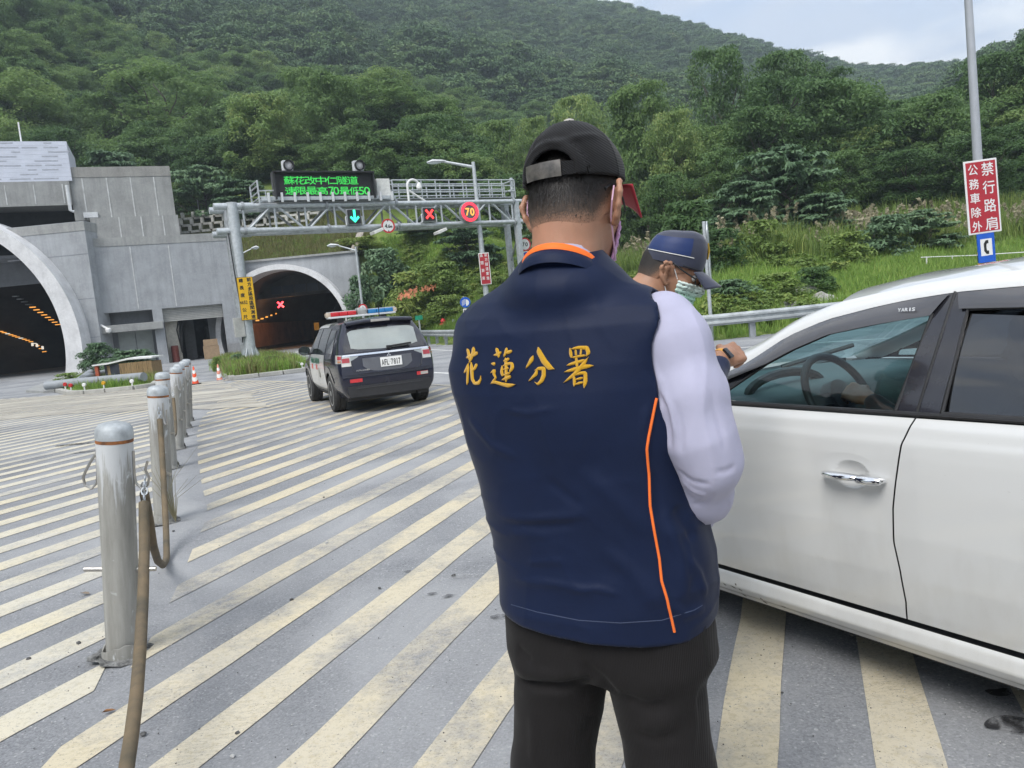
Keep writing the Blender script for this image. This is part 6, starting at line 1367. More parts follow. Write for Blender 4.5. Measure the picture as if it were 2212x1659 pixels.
# ================================================================== vehicles
def catmull(A, t):
    A = np.asarray(A, float); n = len(A); t = np.clip(np.asarray(t, float), 0, n-1-1e-9); i = np.floor(t).astype(int); f = (t-i)
    p0, p1, p2, p3 = A[np.maximum(i-1, 0)], A[i], A[np.minimum(i+1, n-1)], A[np.minimum(i+2, n-1)]
    f = f.reshape(f.shape+(1,)*(A.ndim-1))
    m1, m2 = (p2-p0)*0.42, (p3-p1)*0.42
    return (2*f**3-3*f**2+1)*p1+(f**3-2*f**2+f)*m1+(-2*f**3+3*f**2)*p2+(f**3-f**2)*m2
class Skin:
    """a surface through rows of points: at(u along rows, v along columns, offset outwards)"""
    def __init__(s, G, flip=False): s.G = np.asarray(G, float); s.flip = flip
    def raw(s, u, v):
        R = catmull(s.G, u)                                   # (m,K,3)
        out_ = np.empty((len(R), 3)); K = s.G.shape[1]; v = np.clip(v, 0, K-1-1e-9); i = np.floor(v).astype(int); f = (v-i)[:, None]
        ar = np.arange(len(R)); p0, p1, p2, p3 = R[ar, np.maximum(i-1, 0)], R[ar, i], R[ar, np.minimum(i+1, K-1)], R[ar, np.minimum(i+2, K-1)]
        m1, m2 = (p2-p0)*0.42, (p3-p1)*0.42
        return (2*f**3-3*f**2+1)*p1+(f**3-2*f**2+f)*m1+(-2*f**3+3*f**2)*p2+(f**3-f**2)*m2
    def at(s, u, v, off=0.0):
        u, v = np.atleast_1d(np.asarray(u, float)), np.atleast_1d(np.asarray(v, float)); u, v = np.broadcast_arrays(u, v); u, v = u.ravel(), v.ravel(); p = s.raw(u, v)
        if np.any(off):
            e = 0.02; U, K = s.G.shape[0]-1, s.G.shape[1]-1
            du = s.raw(np.minimum(u+e, U), v)-s.raw(np.maximum(u-e, 0), v); dv = s.raw(u, np.minimum(v+e, K))-s.raw(u, np.maximum(v-e, 0))
            n = np.cross(du, dv); n /= np.linalg.norm(n, axis=1)[:, None]+1e-9; p = p+n*(-off if s.flip else off)
        return p
    def patch(s, name, u0, u1, v0, v1, nu, nv, off, mt, parent, thick=0.0, mirror=False, fu=None):
        """rectangle of the skin, raised by off; fu(v) may shift u"""
        us, vs_ = np.linspace(u0, u1, nu+1), np.linspace(v0, v1, nv+1); U_, V_ = np.meshgrid(us, vs_, indexing='ij'); U2 = U_ if fu is None else fu(U_, V_)
        P = s.at(U2.ravel(), V_.ravel(), off)
        if mirror: P = P*np.array([1, -1, 1])
        return grid_obj(name, P, nu+1, nv+1, mt, parent, mirror ^ s.flip)
def grid_obj(name, P, a, b, mt, parent, flip=False, smooth=True):
    I_ = np.arange(a*b).reshape(a, b); Q = np.stack([I_[:-1, :-1], I_[1:, :-1], I_[1:, 1:], I_[:-1, 1:]], -1).reshape(-1, 4)
    if flip: Q = Q[:, ::-1]
    return link(bpy.data.objects.new(name, np_mesh(name, np.asarray(P), Q, mt, smooth=smooth)), parent)
def tess(name, outer, holes, fmap, mt, parent, off=0.0, mirror=False):
    """flat outline with holes in (s, z), mapped on to a surface by fmap"""
    from mathutils.geometry import tessellate_polygon
    def dens(P, st=0.06):
        o_ = []
        for i in range(len(P)):
            a, b = np.array(P[i], float), np.array(P[(i+1) % len(P)], float); k = max(1, int(np.linalg.norm(b-a)/st)); o_ += [tuple(a+(b-a)*j/k) for j in range(k)]
        return o_
    loops = [dens(outer)]+[dens(h_) for h_ in holes]; tri = tessellate_polygon([[Vector((x, y, 0)) for x, y in l] for l in loops])
    flat = [p for l in loops for p in l]; P = np.array([fmap(s, z) for s, z in flat]); 
    if off: P[:, 1] += off
    if mirror: P[:, 1] *= -1
    o = mesh_obj(name, P, tri, mt, parent, True); bm = bmesh.new(); bm.from_mesh(o.data); bmesh.ops.recalc_face_normals(bm, faces=bm.faces[:])
    if sum(f.normal.y for f in bm.faces)*(-1 if mirror else 1) < 0: bmesh.ops.reverse_faces(bm, faces=bm.faces[:])
    bm.to_mesh(o.data); bm.free(); set_smooth(o.data); return o
def glass_mat(name, tint, refl=1.0, rough=0.0):
    mt, t, b = new_mat(name); t.nodes.remove(b); o = t.nodes['Material Output']
    tr = t.nodes.new('ShaderNodeBsdfTransparent'); tr.inputs['Color'].default_value = rgba(tint); gl = t.nodes.new('ShaderNodeBsdfGlossy'); gl.inputs['Roughness'].default_value = rough
    fr = t.nodes.new('ShaderNodeFresnel'); fr.inputs['IOR'].default_value = 1.5; mm = t.nodes.new('ShaderNodeMath'); mm.operation = 'MULTIPLY'; mm.inputs[1].default_value = refl; mm.use_clamp = True; t.links.new(fr.outputs[0], mm.inputs[0])
    ms = t.nodes.new('ShaderNodeMixShader'); t.links.new(mm.outputs[0], ms.inputs[0]); t.links.new(tr.outputs[0], ms.inputs[1]); t.links.new(gl.outputs[0], ms.inputs[2]); t.links.new(ms.outputs[0], o.inputs['Surface']); return mt
G_CLEAR = glass_mat('light_teal_glass', (0.62, 0.78, 0.80), 1.3); G_SCREEN = glass_mat('windscreen_glass', (0.60, 0.76, 0.78), 0.6); G_DARK = glass_mat('dark_tinted_glass', (0.035, 0.036, 0.045), 3.2)
def car_paint(name, col, rough=0.3, coat=1.0, dirt=(0.40, 0.38, 0.34), dirt_z=0.55, amt=0.35):
    mt, t, b = new_mat(name); v = _coords(t, 1.0); sx = t.nodes.new('ShaderNodeSeparateXYZ'); t.links.new(v, sx.inputs[0])
    nz = _noise(t, _coords(t, (4, 4, 1.2)), 2.0, 6, 0.65); k = t.nodes.new('ShaderNodeMath'); k.operation = 'MULTIPLY_ADD'; k.inputs[1].default_value = -0.9; t.links.new(sx.outputs['Z'], k.inputs[0]); t.links.new(nz, k.inputs[2])
    f = _ramp(t, k.outputs[0], [(max(0.0, 0.42-dirt_z*0.9), 0.0), (0.46, amt)]); spk = _ramp(t, _noise(t, v, 150, 2, 0.5), [(0.72, 0.0), (0.76, 0.25)])
    c = _mix(t, f, col, dirt); c = _mix(t, spk, c, tuple(x*0.6 for x in dirt)); t.links.new(c, b.inputs['Base Color']); b.inputs['Roughness'].default_value = rough
    b.inputs['Coat Weight'].default_value = coat; b.inputs['Coat Roughness'].default_value = 0.05; b.inputs['Specular IOR Level'].default_value = 0.4; return mt
M_WPAINT = car_paint('white_car_paint', (0.62, 0.625, 0.62)); M_NAVY = car_paint('dark_navy_paint', (0.010, 0.0115, 0.026), 0.22, 0.55, (0.12, 0.115, 0.11), 0.4, 0.25)
M_TRIM = pm('black_car_trim', (0.018, 0.018, 0.02), 0.45, 0, 0.1, 10); M_GLOSSB = pm('gloss_black_trim', (0.022, 0.022, 0.028), 0.16, 0, 0.05, 10, coat=0.6); M_CHROME = pm('chrome', (0.85, 0.86, 0.88), 0.06, 1.0, 0.02, 3); M_TYRE = pm('tyre_rubber', (0.045, 0.045, 0.045), 0.85, 0, 0.3, 12, 0.3, 60, 0.004); M_RIM = pm('alloy_rim', (0.48, 0.49, 0.50), 0.3, 0.85, 0.1, 8)
def wheel(parent, x, y, R_, w_, side, name='wheel'):
    t = bpy.data.objects.new(name, None); link(t, parent); t.location = (x, y, R_); RX_ = Matrix.Rotation(rad(90), 3, 'X'); hw = w_/2
    mb = MB(); prof_ = [(R_*0.66, -hw), (R_*0.93, -hw), (R_*0.985, -hw*0.82)]
    for k in range(5): z = -hw*0.8+k*hw*0.4; prof_ += [(R_, z+0.01), (R_, z+hw*0.4-0.014), (R_*0.972, z+hw*0.4-0.008), (R_*0.972, z+hw*0.4)] if k < 4 else [(R_, hw*0.8)]
    prof_ += [(R_*0.93, hw), (R_*0.66, hw)]; mb.lathe(prof_, (0, 0, 0), 44, RX_); mb.build('tyre', M_TYRE, t, True, fix=True)
    mb = MB(); mb.lathe([(R_*0.665, -hw*0.9), (R_*0.665, hw*0.9)], (0, 0, 0), 36, RX_); mb.build('barrel', M_TRIM, t, True, fix=True)
    mb = MB(); ring(mb, R_*0.60, R_*0.67, side*hw*0.92+0.01, 0.02, 36); y0 = side*hw*0.86
    for k in range(5):
        for s in (-1, 1): a = 2*PI*k/5+s*0.16; c_ = (math.cos(a)*R_*0.34, y0, math.sin(a)*R_*0.34); mb.box(c_, (R_*0.60, 0.025, R_*0.10), M=Matrix.Rotation(-(a+s*0.05), 3, 'Y'))
    mb.lathe([(R_*0.14, -0.02), (R_*0.13, 0.02)], (0, y0, 0), 18, RX_); mb.build('rim', M_RIM, t, True, fix=True); return t

# ------------------------------------------------------------------ the white saloon, close on the right
HD = rad(32.5); CHD = np.array([-math.sin(HD), math.cos(HD), 0]); CLF = np.array([-math.cos(HD), -math.sin(HD), 0]); CORG = CLF*(-3.15)
WC = thing('white_car', 'white saloon car with chrome door handle and dark window visors stopped at the right', 'car', CORG, math.atan2(CHD[1], CHD[0]))
def ybody(z, s=1.3):
    y = np.interp(z, [0.14, 0.19, 0.205, 0.235, 0.275, 0.290, 0.305, 0.345, 0.40, 0.46, 0.60, 0.76, 0.86, 0.905, 0.925, 0.960, 0.985], [0.74, 0.775, 0.80, 0.818, 0.812, 0.802, 0.802, 0.812, 0.822, 0.832, 0.845, 0.850, 0.849, 0.846, 0.838, 0.829, 0.812])
    return y - np.clip(np.asarray(s, float)-2.5, 0, None)**2*0.16 - np.clip(0.1-np.asarray(s, float), 0, None)**2*0.22
def yglass(z): dz = np.clip(np.asarray(z, float)-0.985, -0.2, None); return 0.812-0.33*dz-0.36*dz*dz
def car_sz(px, py, gl=True, y=None):
    yy = 0.75 if y is None else y
    for _ in range(6):
        d = ray(px, py); t = ((-3.15+yy)-CAM@CLF)/(d@CLF); p = CAM+d*t; s, z = float(p@CHD), float(p[2])
        if y is None: yy = float(yglass(z) if gl else ybody(z, s))
    return s, z
def side_patch(name, s0, s1, z0, z1, nz_, mt, off=0.0, ns=24, mirror=False, parent=None, fz0=None):
    """s0, s1 are functions of z"""
    zs = np.linspace(z0, z1, nz_+1); P = []
    for j, f in enumerate(np.linspace(0, 1, ns+1)):
        for z in zs:
            s = s0(z)+(s1(z)-s0(z))*f; zz = z if fz0 is None else fz0(s)+(z-z0)/(z1-z0)*(z1-fz0(s)); P.append((s, float(ybody(zz, s))+off, zz))
    P = np.array(P)
    if mirror: P[:, 1] *= -1
    return grid_obj(name, P, ns+1, nz_+1, mt, parent or WC, mirror)
sm = [car_sz(x, y, False) for x, y in ((1978, 903), (1947, 960), (1935, 1040), (1929, 1098), (1931, 1172), (1945, 1235), (1957, 1300), (1957, 1351), (1977, 1394))]
sm = sorted(sm, key=lambda q: q[1]); smz, sms = [q[1] for q in sm], [q[0] for q in sm]
sms = [min(max(s, 1.20), 1.42) for s in sms]
ZS = np.linspace(0.30, 0.985, 60)
seam = lambda z: float(np.interp(z, smz, sms))
zdoor = 0.305
front_seam = lambda z: 2.46+0.05*math.sin((z-0.3)*4)
rear_seam = lambda z: 0.42-0.40*max(0.0, z-0.62)*1.2
c_ = lambda v: (lambda z: v)
for mir in (False, True):
    d1_ = side_patch('front_door', lambda z: seam(z)+0.0028, lambda z: front_seam(z)-0.003, zdoor, 0.985, 64, M_WPAINT, 0, 26, mir)
    d2_ = side_patch('rear_door', lambda z: rear_seam(z)+0.003, lambda z: seam(z)-0.0028, zdoor, 0.985, 64, M_WPAINT, 0, 24, mir)
    side_patch('front_fender', lambda z: front_seam(z)+0.003, c_(3.45), 0.62, 0.985, 30, M_WPAINT, 0, 18, mir); side_patch('rear_quarter', c_(-0.72), lambda z: rear_seam(z)-0.003, 0.60, 0.985, 30, M_WPAINT, 0, 18, mir)
    side_patch('sill', c_(0.25), c_(2.52), 0.17, 0.287, 16, M_WPAINT, 0.0, 40, mir)
    side_patch('seam_backing', c_(0.15), c_(2.6), 0.25, 0.98, 30, M_BLACK, -0.030, 20, mir)
    if not mir: DOORF, DOORR = d1_, d2_
# underside and ends
mb = MB(); mb.box((1.4, 0, 0.19), (2.4, 1.5, 0.06)); mb.box((1.45, 0, 0.30), (4.0, 1.2, 0.14)); mb.build('underbody', M_BLACK, WC)
def hood_rows():
    G = []
    for s, zc, ze, w_ in ((2.52, 1.00, 0.985, 0.80), (2.9, 0.955, 0.93, 0.77), (3.2, 0.89, 0.86, 0.74), (3.45, 0.78, 0.75, 0.68), (3.58, 0.62, 0.60, 0.62), (3.64, 0.42, 0.42, 0.60), (3.60, 0.22, 0.22, 0.58)):
        G.append([(s-0.10*(y/0.8)**2*(1 if s > 3.1 else 0.3), y*w_/0.8, ze+(zc-ze)*(1-(y/0.8)**2)) for y in np.linspace(-0.8, 0.8, 9)])
    return G
Skin(hood_rows(), True).patch('bonnet', 0, 6, 0, 8, 24, 16, 0, M_WPAINT, WC)
G = []
for s, zc, ze, w_ in ((0.0, 1.04, 1.0, 0.72), (-0.35, 1.04, 0.99, 0.74), (-0.62, 1.02, 0.97, 0.74), (-0.74, 0.9, 0.86, 0.74), (-0.78, 0.6, 0.58, 0.76), (-0.74, 0.25, 0.25, 0.74)): G.append([(s+0.08*(y/0.8)**2, y*w_/0.8, ze+(zc-ze)*(1-(y/0.8)**2)) for y in np.linspace(-0.8, 0.8, 9)])
Skin(G).patch('boot', 0, 5, 0, 8, 20, 16, 0, M_WPAINT, WC)
for x, y, s in ((2.85, 0.73, 1), (2.85, -0.73, -1), (0.30, 0.73, 1), (0.30, -0.73, -1)): wheel(WC, x, y, 0.30, 0.19, s)
for mir in (1, -1):
    for sx_ in (2.85, 0.30):
        mb = MB(); P = [(0.36*math.cos(a), 0.36*math.sin(a)) for a in np.linspace(0, PI, 17)]; mb.prism([(x, z) for x, z in P]+[(-0.36, -0.08), (0.36, -0.08)], (sx_, mir*0.60, 0.30), (1, 0, 0), (0, 0, 1), (0, mir*0.10, 0)); mb.build('wheel_well', M_BLACK, WC, fix=True)
        A_ = [(sx_+0.50*math.cos(a), 0.30+0.36*math.sin(a)+0.02) for a in np.linspace(0, PI, 25)]; B_ = [(sx_+0.35*math.cos(a), 0.30+0.35*math.sin(a)) for a in np.linspace(0, PI, 25)]
        P = []
        for (a, b), (c2, d) in zip(A_, B_):
            for f in np.linspace(0, 1, 4): s, z = a+(c2-a)*f, b+(d-b)*f; P.append((s, mir*float(ybody(max(z, 0.3), s)), z))
        grid_obj('wheel_arch', np.array(P), 25, 4, M_WPAINT, WC, mir > 0)
# window line, measured
topc = [car_sz(x, y, True) for x, y in ((1625, 744), (1711, 689), (1796, 655), (1899, 631), (1975, 614.5), (2082, 597), (2212, 582))]
s_f = topc[0][0]
topc = [(2.62, 1.0), (2.32, 1.105)]+[q for q in topc if q[0] < 2.28]
topc += [(0.55, 1.415), (0.25, 1.37), (-0.02, 1.24), (-0.22, 1.08), (-0.30, 1.0)]
ts_, tz_ = [q[0] for q in topc][::-1], [q[1] for q in topc][::-1]
ztop = lambda s: float(np.interp(s, ts_, tz_))
low = [car_sz(x, y, True) for x, y in ((1700, 737), (1796.5, 673), (1899, 648), (2064, 627.5), (2212, 615))]
def zband(s): return ztop(s)-np.interp(s, [0.0, 1.0, 1.3, 1.55, 1.9, 2.5], [0.045, 0.045, 0.042, 0.045, 0.06, 0.075])
gmap = lambda s, z: (s, float(yglass(z)), z)
sb_ = car_sz(1572, 892)[0]; fr_top = [car_sz(x, y) for x, y in ((1570, 846), (1659, 785), (1720, 752), (1796.5, 719), (1899, 697), (2014, 679))]; bp_lo = car_sz(1934, 895)
rg_lo, rg_hi = car_sz(2036, 891), car_sz(2092, 668); rtop = [rg_hi, (rg_hi[0]-0.35, rg_hi[1]+0.004), (0.52, 1.33), (0.30, 1.22), (0.24, 1.02)]
zbelt = 1.004
front_win = [(bp_lo[0], zbelt), fr_top[-1], fr_top[-2], fr_top[-3], fr_top[-4], fr_top[-5], fr_top[-6], (2.32, 1.04), (2.34, zbelt)]
rear_win = [(rg_lo[0], zbelt), (0.26, zbelt), (0.33, 1.20), (0.56, 1.315), (0.80, rg_hi[1]-0.002), (rg_hi[0], rg_hi[1])]
outer = [(2.58, 0.992)]+[(s, zband(s)) for s in np.linspace(2.5, -0.16, 46)]+[(-0.20, 0.992)]
for mir in (False, True):
    tess('window_frame', outer, [front_win, rear_win], gmap, M_GLOSSB, WC, 0.0, mir)
    tess('front_window', [(s, z) for s, z in front_win], [], gmap, G_CLEAR, WC, -0.012, mir); tess('rear_window', rear_win, [], gmap, G_DARK, WC, -0.010, mir)
# seam in the black frame between the doors, and window seals
sd_ = [car_sz(x, y) for x, y in ((1978, 902), (2000, 830), (2030, 735), (2064, 630))]
mb = MB(); mb.tube([(s, float(yglass(z))+0.001, z) for s, z in sd_], 0.0045, 6); mb.build('frame_seam', M_BLACK, WC)
mb = MB(); mb.tube([(s, float(yglass(1.0))+0.003, 0.997) for s in np.linspace(-0.1, 2.5, 20)], 0.0085, 8); mb.build('belt_seal', M_TRIM, WC, True)
mb = MB(); mb.tube([(s, float(yglass(z))+0.002, z) for s, z in (rear_win+[rear_win[0]])], 0.007, 6); mb.build('window_seal', M_TRIM, WC, True)
mb = MB(); mb.tube([(s, float(yglass(z))+0.002, z) for s, z in front_win], 0.006, 6); mb.build('window_seal', M_TRIM, WC, True)
# rain visors: smoky strips standing proud of the frame
def visor(name, upper, lower, bow=0.022):
    n_ = 28; P = []
    for f in np.linspace(0, 1, n_+1):
        a = [np.interp(f, np.linspace(0, 1, len(upper)), [q[i] for q in upper]) for i in (0, 1)]; b = [np.interp(f, np.linspace(0, 1, len(lower)), [q[i] for q in lower]) for i in (0, 1)]
        for g in np.linspace(0, 1, 6):
            s, z = a[0]+(b[0]-a[0])*g, a[1]+(b[1]-a[1])*g; P.append((s, float(yglass(z))+0.006+bow*math.sin(g*PI*0.62)*min(1, 6*f+0.3, 6*(1-f)+0.35), z))
    return grid_obj(name, np.array(P), n_+1, 6, pm('smoky_visor_plastic', (0.055, 0.055, 0.062), 0.22, 0, 0.05, 5, coat=0.8), WC, True)
visor('rain_visor', [(s, zband(s)-0.006) for s in np.linspace(2.15, sd_[-1][0]+0.015, 16)], [(2.17, zband(2.17)-0.035)]+[(q[0], q[1]-0.004) for q in fr_top[1:-1]]+[(sd_[-1][0]+0.055, fr_top[-1][1]-0.002)])
visor('rain_visor', [(s, zband(s)-0.006) for s in np.linspace(sd_[-1][0]-0.012, 0.45, 14)], [(sd_[-1][0]-0.03, rg_hi[1]+0.004)]+[(s, rg_hi[1]-0.002) for s in np.linspace(1.0, 0.75, 5)]+[(0.45, 1.30)])
mb = MB()
put = car_sz(1955, 668)
for i, ch in enumerate('YARIS'): put_text(mb, ch, frame((put[0]-0.012*i, float(yglass(put[1]))+0.033, put[1]), (-1, 0, 0), (0, -0.35, 1)), 0, 0, 0.003 if ch == 'I' else 0.010, 0.011, 0.0004)
mb.build('lettering', M_PAINTG, WC)
# white roof rail and roof
SS = np.linspace(2.58, -0.28, 60); P = []
for s in SS:
    zb_, zt_ = zband(s), ztop(s); yb, yt = float(yglass(zb_))+0.004, float(yglass(zt_))-0.045
    for g in np.linspace(0, 1, 8): P.append((s, yb+(yt-yb)*g+0.012*math.sin(g*PI), zb_-0.004+(zt_-zb_+0.004)*(g**0.75)))
P = np.array(P); grid_obj('roof_rail', P, 60, 8, M_WPAINT, WC, True); grid_obj('roof_rail', P*np.array([1, -1, 1]), 60, 8, M_WPAINT, WC, False)
S_RF, S_RR = 1.72, 0.22; P = []
for s in np.linspace(S_RF, S_RR, 30):
    yt = float(yglass(ztop(s)))-0.043; zt_ = ztop(s)-0.003
    for f in np.linspace(1, -1, 21): P.append((s+0.10*(1-f*f)*(1 if s > 1.5 else 0), yt*f, zt_+0.052*(1-abs(f)**2.4)))
grid_obj('roof', np.array(P), 30, 21, M_WPAINT, WC, True)
grid_obj('headliner', np.array(P)-np.array([0, 0, 0.03]), 30, 21, pm('grey_headliner', (0.22, 0.22, 0.21), 0.9), WC, False)
for nm, sa, sb2, mt_ in (('windscreen', 2.60, S_RF-0.02, G_SCREEN), ('back_window', S_RR+0.02, -0.26, G_DARK)):
    P = []
    for s in np.linspace(sa, sb2, 16):
        yt = float(yglass(ztop(s)))-0.05; zt_ = ztop(s)-0.012
        for f in np.linspace(1, -1, 15): P.append((s+(0.12*(1-f*f) if nm == 'windscreen' else -0.06*(1-f*f)), yt*f, zt_+0.03*(1-f*f)))
    grid_obj(nm, np.array(P), 16, 15, mt_, WC, True)
mb = MB(); mb.box((2.66, 0, 0.985), (0.16, 1.4, 0.03)); mb.build('cowl', M_BLACK, WC); mb = MB(); mb.tube([(2.62, 0.5, 1.01), (2.40, 0.1, 1.10)], 0.012, 6); mb.tube([(2.62, -0.2, 1.01), (2.40, -0.5, 1.09)], 0.012, 6); mb.build('wiper', M_BLACK, WC)
mb = MB(); mb.tube([(2.22, 0.83, 1.0), (2.24, 0.92, 1.03)], 0.03, 8); mb.build('mirror_foot', M_BLACK, WC); mb = MB(); mb.tube([(2.14, 0.98, 1.05), (2.20, 0.99, 1.05), (2.28, 0.98, 1.05), (2.31, 0.98, 1.05)], [0.085, 0.092, 0.07, 0.02], 18, True, 0.75); mb.build('door_mirror', M_WPAINT, WC, True)
# handle in its dished recess
hF, hR = car_sz(1786, 1020, False), car_sz(1911, 1032, False); hc = ((hF[0]+hR[0])/2, (hF[1]+hR[1])/2); hl = hF[0]-hR[0]
yh_ = float(ybody(hc[1], hc[0])); HDL = bpy.data.objects.new('door_handle', None); link(HDL, DOORF); HDL.location = (hc[0], yh_, hc[1]-0.002)
n_ = 26; P = []; vh_ = DOORF.data.vertices                       # press the dish into the door skin
co = np.empty(len(vh_)*3); vh_.foreach_get('co', co); co = co.reshape(-1, 3)
bm = bmesh.new(); bm.from_mesh(DOORF.data); fs = [f for f in bm.faces if abs(f.calc_center_median().x-hc[0]-0.012) < 0.10 and abs(f.calc_center_median().z-hc[1]) < 0.09]
bmesh.ops.subdivide_edges(bm, edges=list({e for f in fs for e in f.edges}), cuts=5, use_grid_fill=True)
for v in bm.verts:
    q = ((v.co.x-hc[0]-0.012)/0.062)**2+((v.co.z-hc[1])/0.048)**2
    if q < 1: v.co.y -= 0.018*(1-q)**0.7
    dx = v.co.x-hc[0]; q2 = ((dx-0.03)/0.13)**2+((v.co.z-hc[1]-0.01)/0.062)**2
    if q2 < 1: v.co.y -= 0.003*(1-q2)
bm.to_mesh(DOORF.data); bm.free(); set_smooth(DOORF.data)
mb = MB(); nseg = 15; P = [((f-0.5)*hl*0.70+hl*0.15, 0.016+0.022*math.sin(f*PI)**0.6, 0.0015*math.sin(f*PI)) for f in np.linspace(0, 1, nseg)]; mb.tube(P, [0.011+0.011*math.sin(f*PI)**0.5 for f in np.linspace(0, 1, nseg)], 14, True, 0.62); mb.build('grip', M_CHROME, HDL, True)
mb = MB(); mb.tube([(-hl*0.5, 0.006, -0.001), (-hl*0.47, 0.026, -0.001), (-hl*0.33, 0.036, -0.001), (-hl*0.21, 0.036, 0), (-hl*0.20, 0.022, 0)], [0.011, 0.020, 0.0235, 0.0225, 0.020], 14, True, 0.7); mb.build('lock_cover', M_CHROME, HDL, True)
mb = MB(); mb.lathe([(0.0085, 0), (0.0085, 0.004), (0.005, 0.005)], (-hl*0.33, 0.050, 0), 16, Matrix.Rotation(rad(-90), 3, 'X')); mb.build('key_barrel', M_STEEL, HDL, True, fix=True)
# scuffs on the sill: small dark scrapes
rs = np.random.RandomState(12); mb = MB()
for px, py in ((1566, 1262), (1585, 1268), (1608, 1285), (1645, 1293), (1652, 1300), (1699, 1312), (1840, 1372), (1590, 1262), (1600, 1274)):
    s, z = car_sz(px, py, False); w_, h_ = rs.uniform(0.006, 0.018), rs.uniform(0.003, 0.007); pts_ = [(s+w_*math.cos(a)*rs.uniform(0.5, 1.1), z+h_*math.sin(a)*rs.uniform(0.4, 1.2)+0.3*w_*math.cos(a)) for a in np.linspace(0, 2*PI, 9)[:-1]]
    mb.add([(a, float(ybody(b, a))+0.0015, b) for a, b in pts_], [tuple(range(8))])
mb.build('scrape', pm('scraped_primer', (0.15, 0.14, 0.12), 0.9), WC)['kind'] = 'stuff'
# interior
M_DASH = pm('grey_teal_dashboard', (0.11, 0.135, 0.14), 0.65, 0, 0.1, 4, 0.1, 200, 0.002); M_SEAT = pm('dark_seat_cloth', (0.045, 0.045, 0.05), 0.9, 0, 0.2, 12)
Skin([[(s, y, z+0.03*(1-(y/0.7)**2)) for y in np.linspace(-0.70, 0.70, 9)] for s, z in ((2.64, 0.975), (2.4, 0.995), (2.15, 0.985), (2.05, 0.95), (2.03, 0.80), (2.10, 0.62))]).patch('dashboard', 0, 5, 0, 8, 20, 20, 0, M_DASH, WC)
mb = MB(); P = [(2.16+0.02*math.cos(a), 0.37+0.22*math.cos(a), 0.985+0.075*math.sin(a)) for a in np.linspace(0, PI, 12)]; mb.tube(P, 0.02, 8); mb.build('instrument_hood', M_BLACK, WC, True)
mb = MB(); mb.lathe([(0.0, 0), (0.035, 0.004), (0.035, -0.02)], (2.02, 0.62, 0.91), 14, Matrix.Rotation(rad(-90), 3, 'Y')); mb.build('air_vent', M_BLACK, WC, fix=True)
SW = bpy.data.objects.new('steering_wheel', None); link(SW, WC); SW.location = (1.90, 0.37, 0.965); SW.rotation_euler = (0, rad(-62), 0)
mb = MB(); link_torus(mb, (0, 0, 0), (1, 0, 0), (0, 1, 0), 0.185, 0.016, 1.0, 36, 10); mb.build('rim', M_BLACK, SW, True); mb = MB(); mb.lathe([(0.075, -0.03), (0.07, 0.02), (0.03, 0.03)], (0, 0, 0), 18); mb.box((0, 0.11, 0), (0.05, 0.14, 0.02)); mb.box((0, -0.11, 0), (0.05, 0.14, 0.02)); mb.build('hub', pm('steering_grey', (0.07, 0.07, 0.075), 0.5), SW, True)
for nm, y in (('seat', 0.37), ('seat', -0.37)):
    mb = MB(); mb.box((1.35, y, 0.50), (0.52, 0.5, 0.16), M=Matrix.Rotation(rad(-6), 3, 'Y')); mb.box((1.02, y, 0.83), (0.14, 0.48, 0.62), M=Matrix.Rotation(rad(-16), 3, 'Y')); mb.box((0.91, y, 1.23), (0.09, 0.26, 0.17), M=Matrix.Rotation(rad(-12), 3, 'Y')); mb.build(nm, M_SEAT, WC, True, 0.04, 3)
mb = MB(); mb.box((0.25, 0, 0.50), (0.5, 1.3, 0.18)); mb.box((-0.02, 0, 0.82), (0.16, 1.3, 0.6), M=Matrix.Rotation(rad(-18), 3, 'Y')); mb.build('rear_bench', M_SEAT, WC, True, 0.04, 3)
mb = MB(); mb.box((1.2, 0, 0.36), (2.6, 1.45, 0.03)); mb.build('floor', M_BLACK, WC)
for mir in (1, -1):
    P = [(s, mir*(float(ybody(z, s))-0.07), z) for s in np.linspace(0.1, 2.5, 10) for z in np.linspace(0.35, 0.985, 6)]; grid_obj('door_lining', np.array(P), 10, 6, M_SEAT, WC, mir > 0)
mb = MB(); mb.tube([(1.72, 0.06, 1.37), (1.70, 0.05, 1.33)], 0.01, 6); mb.box((1.70, 0.04, 1.31), (0.03, 0.24, 0.065)); mb.build('inside_mirror', M_BLACK, WC, True, 0.01)

# ------------------------------------------------------------------ patrol car (a compact estate)
SH = rad(22.5); SHD = np.array([-math.sin(SH), math.cos(SH), 0]); SRT = np.array([math.cos(SH), math.sin(SH), 0])
gL = ground(735, 890); SORG = gL+SRT*0.72+SHD*0.12
PC = thing('patrol_car', 'dark navy and white police estate with red and blue light bar, seen from behind', 'car', SORG, math.atan2(SHD[1], SHD[0]))
PC.scale = (0.92, 0.92, 0.92)
prof_k = [(0.78, 0.30), (0.865, 0.44), (0.895, 0.64), (0.90, 0.86), (0.872, 1.045), (0.795, 1.28), (0.69, 1.50), (0.60, 1.605), (0.0, 1.665)]
def station(s, ds=None, ys=1.0, zs_=1.0, mod=None):
    ds = ds or [0]*9; return [(s+ds[k], prof_k[k][0]*ys*(mod[k] if mod else 1), prof_k[k][1] if k < 4 else prof_k[3][1]+(prof_k[k][1]-prof_k[3][1])*zs_) for k in range(9)]
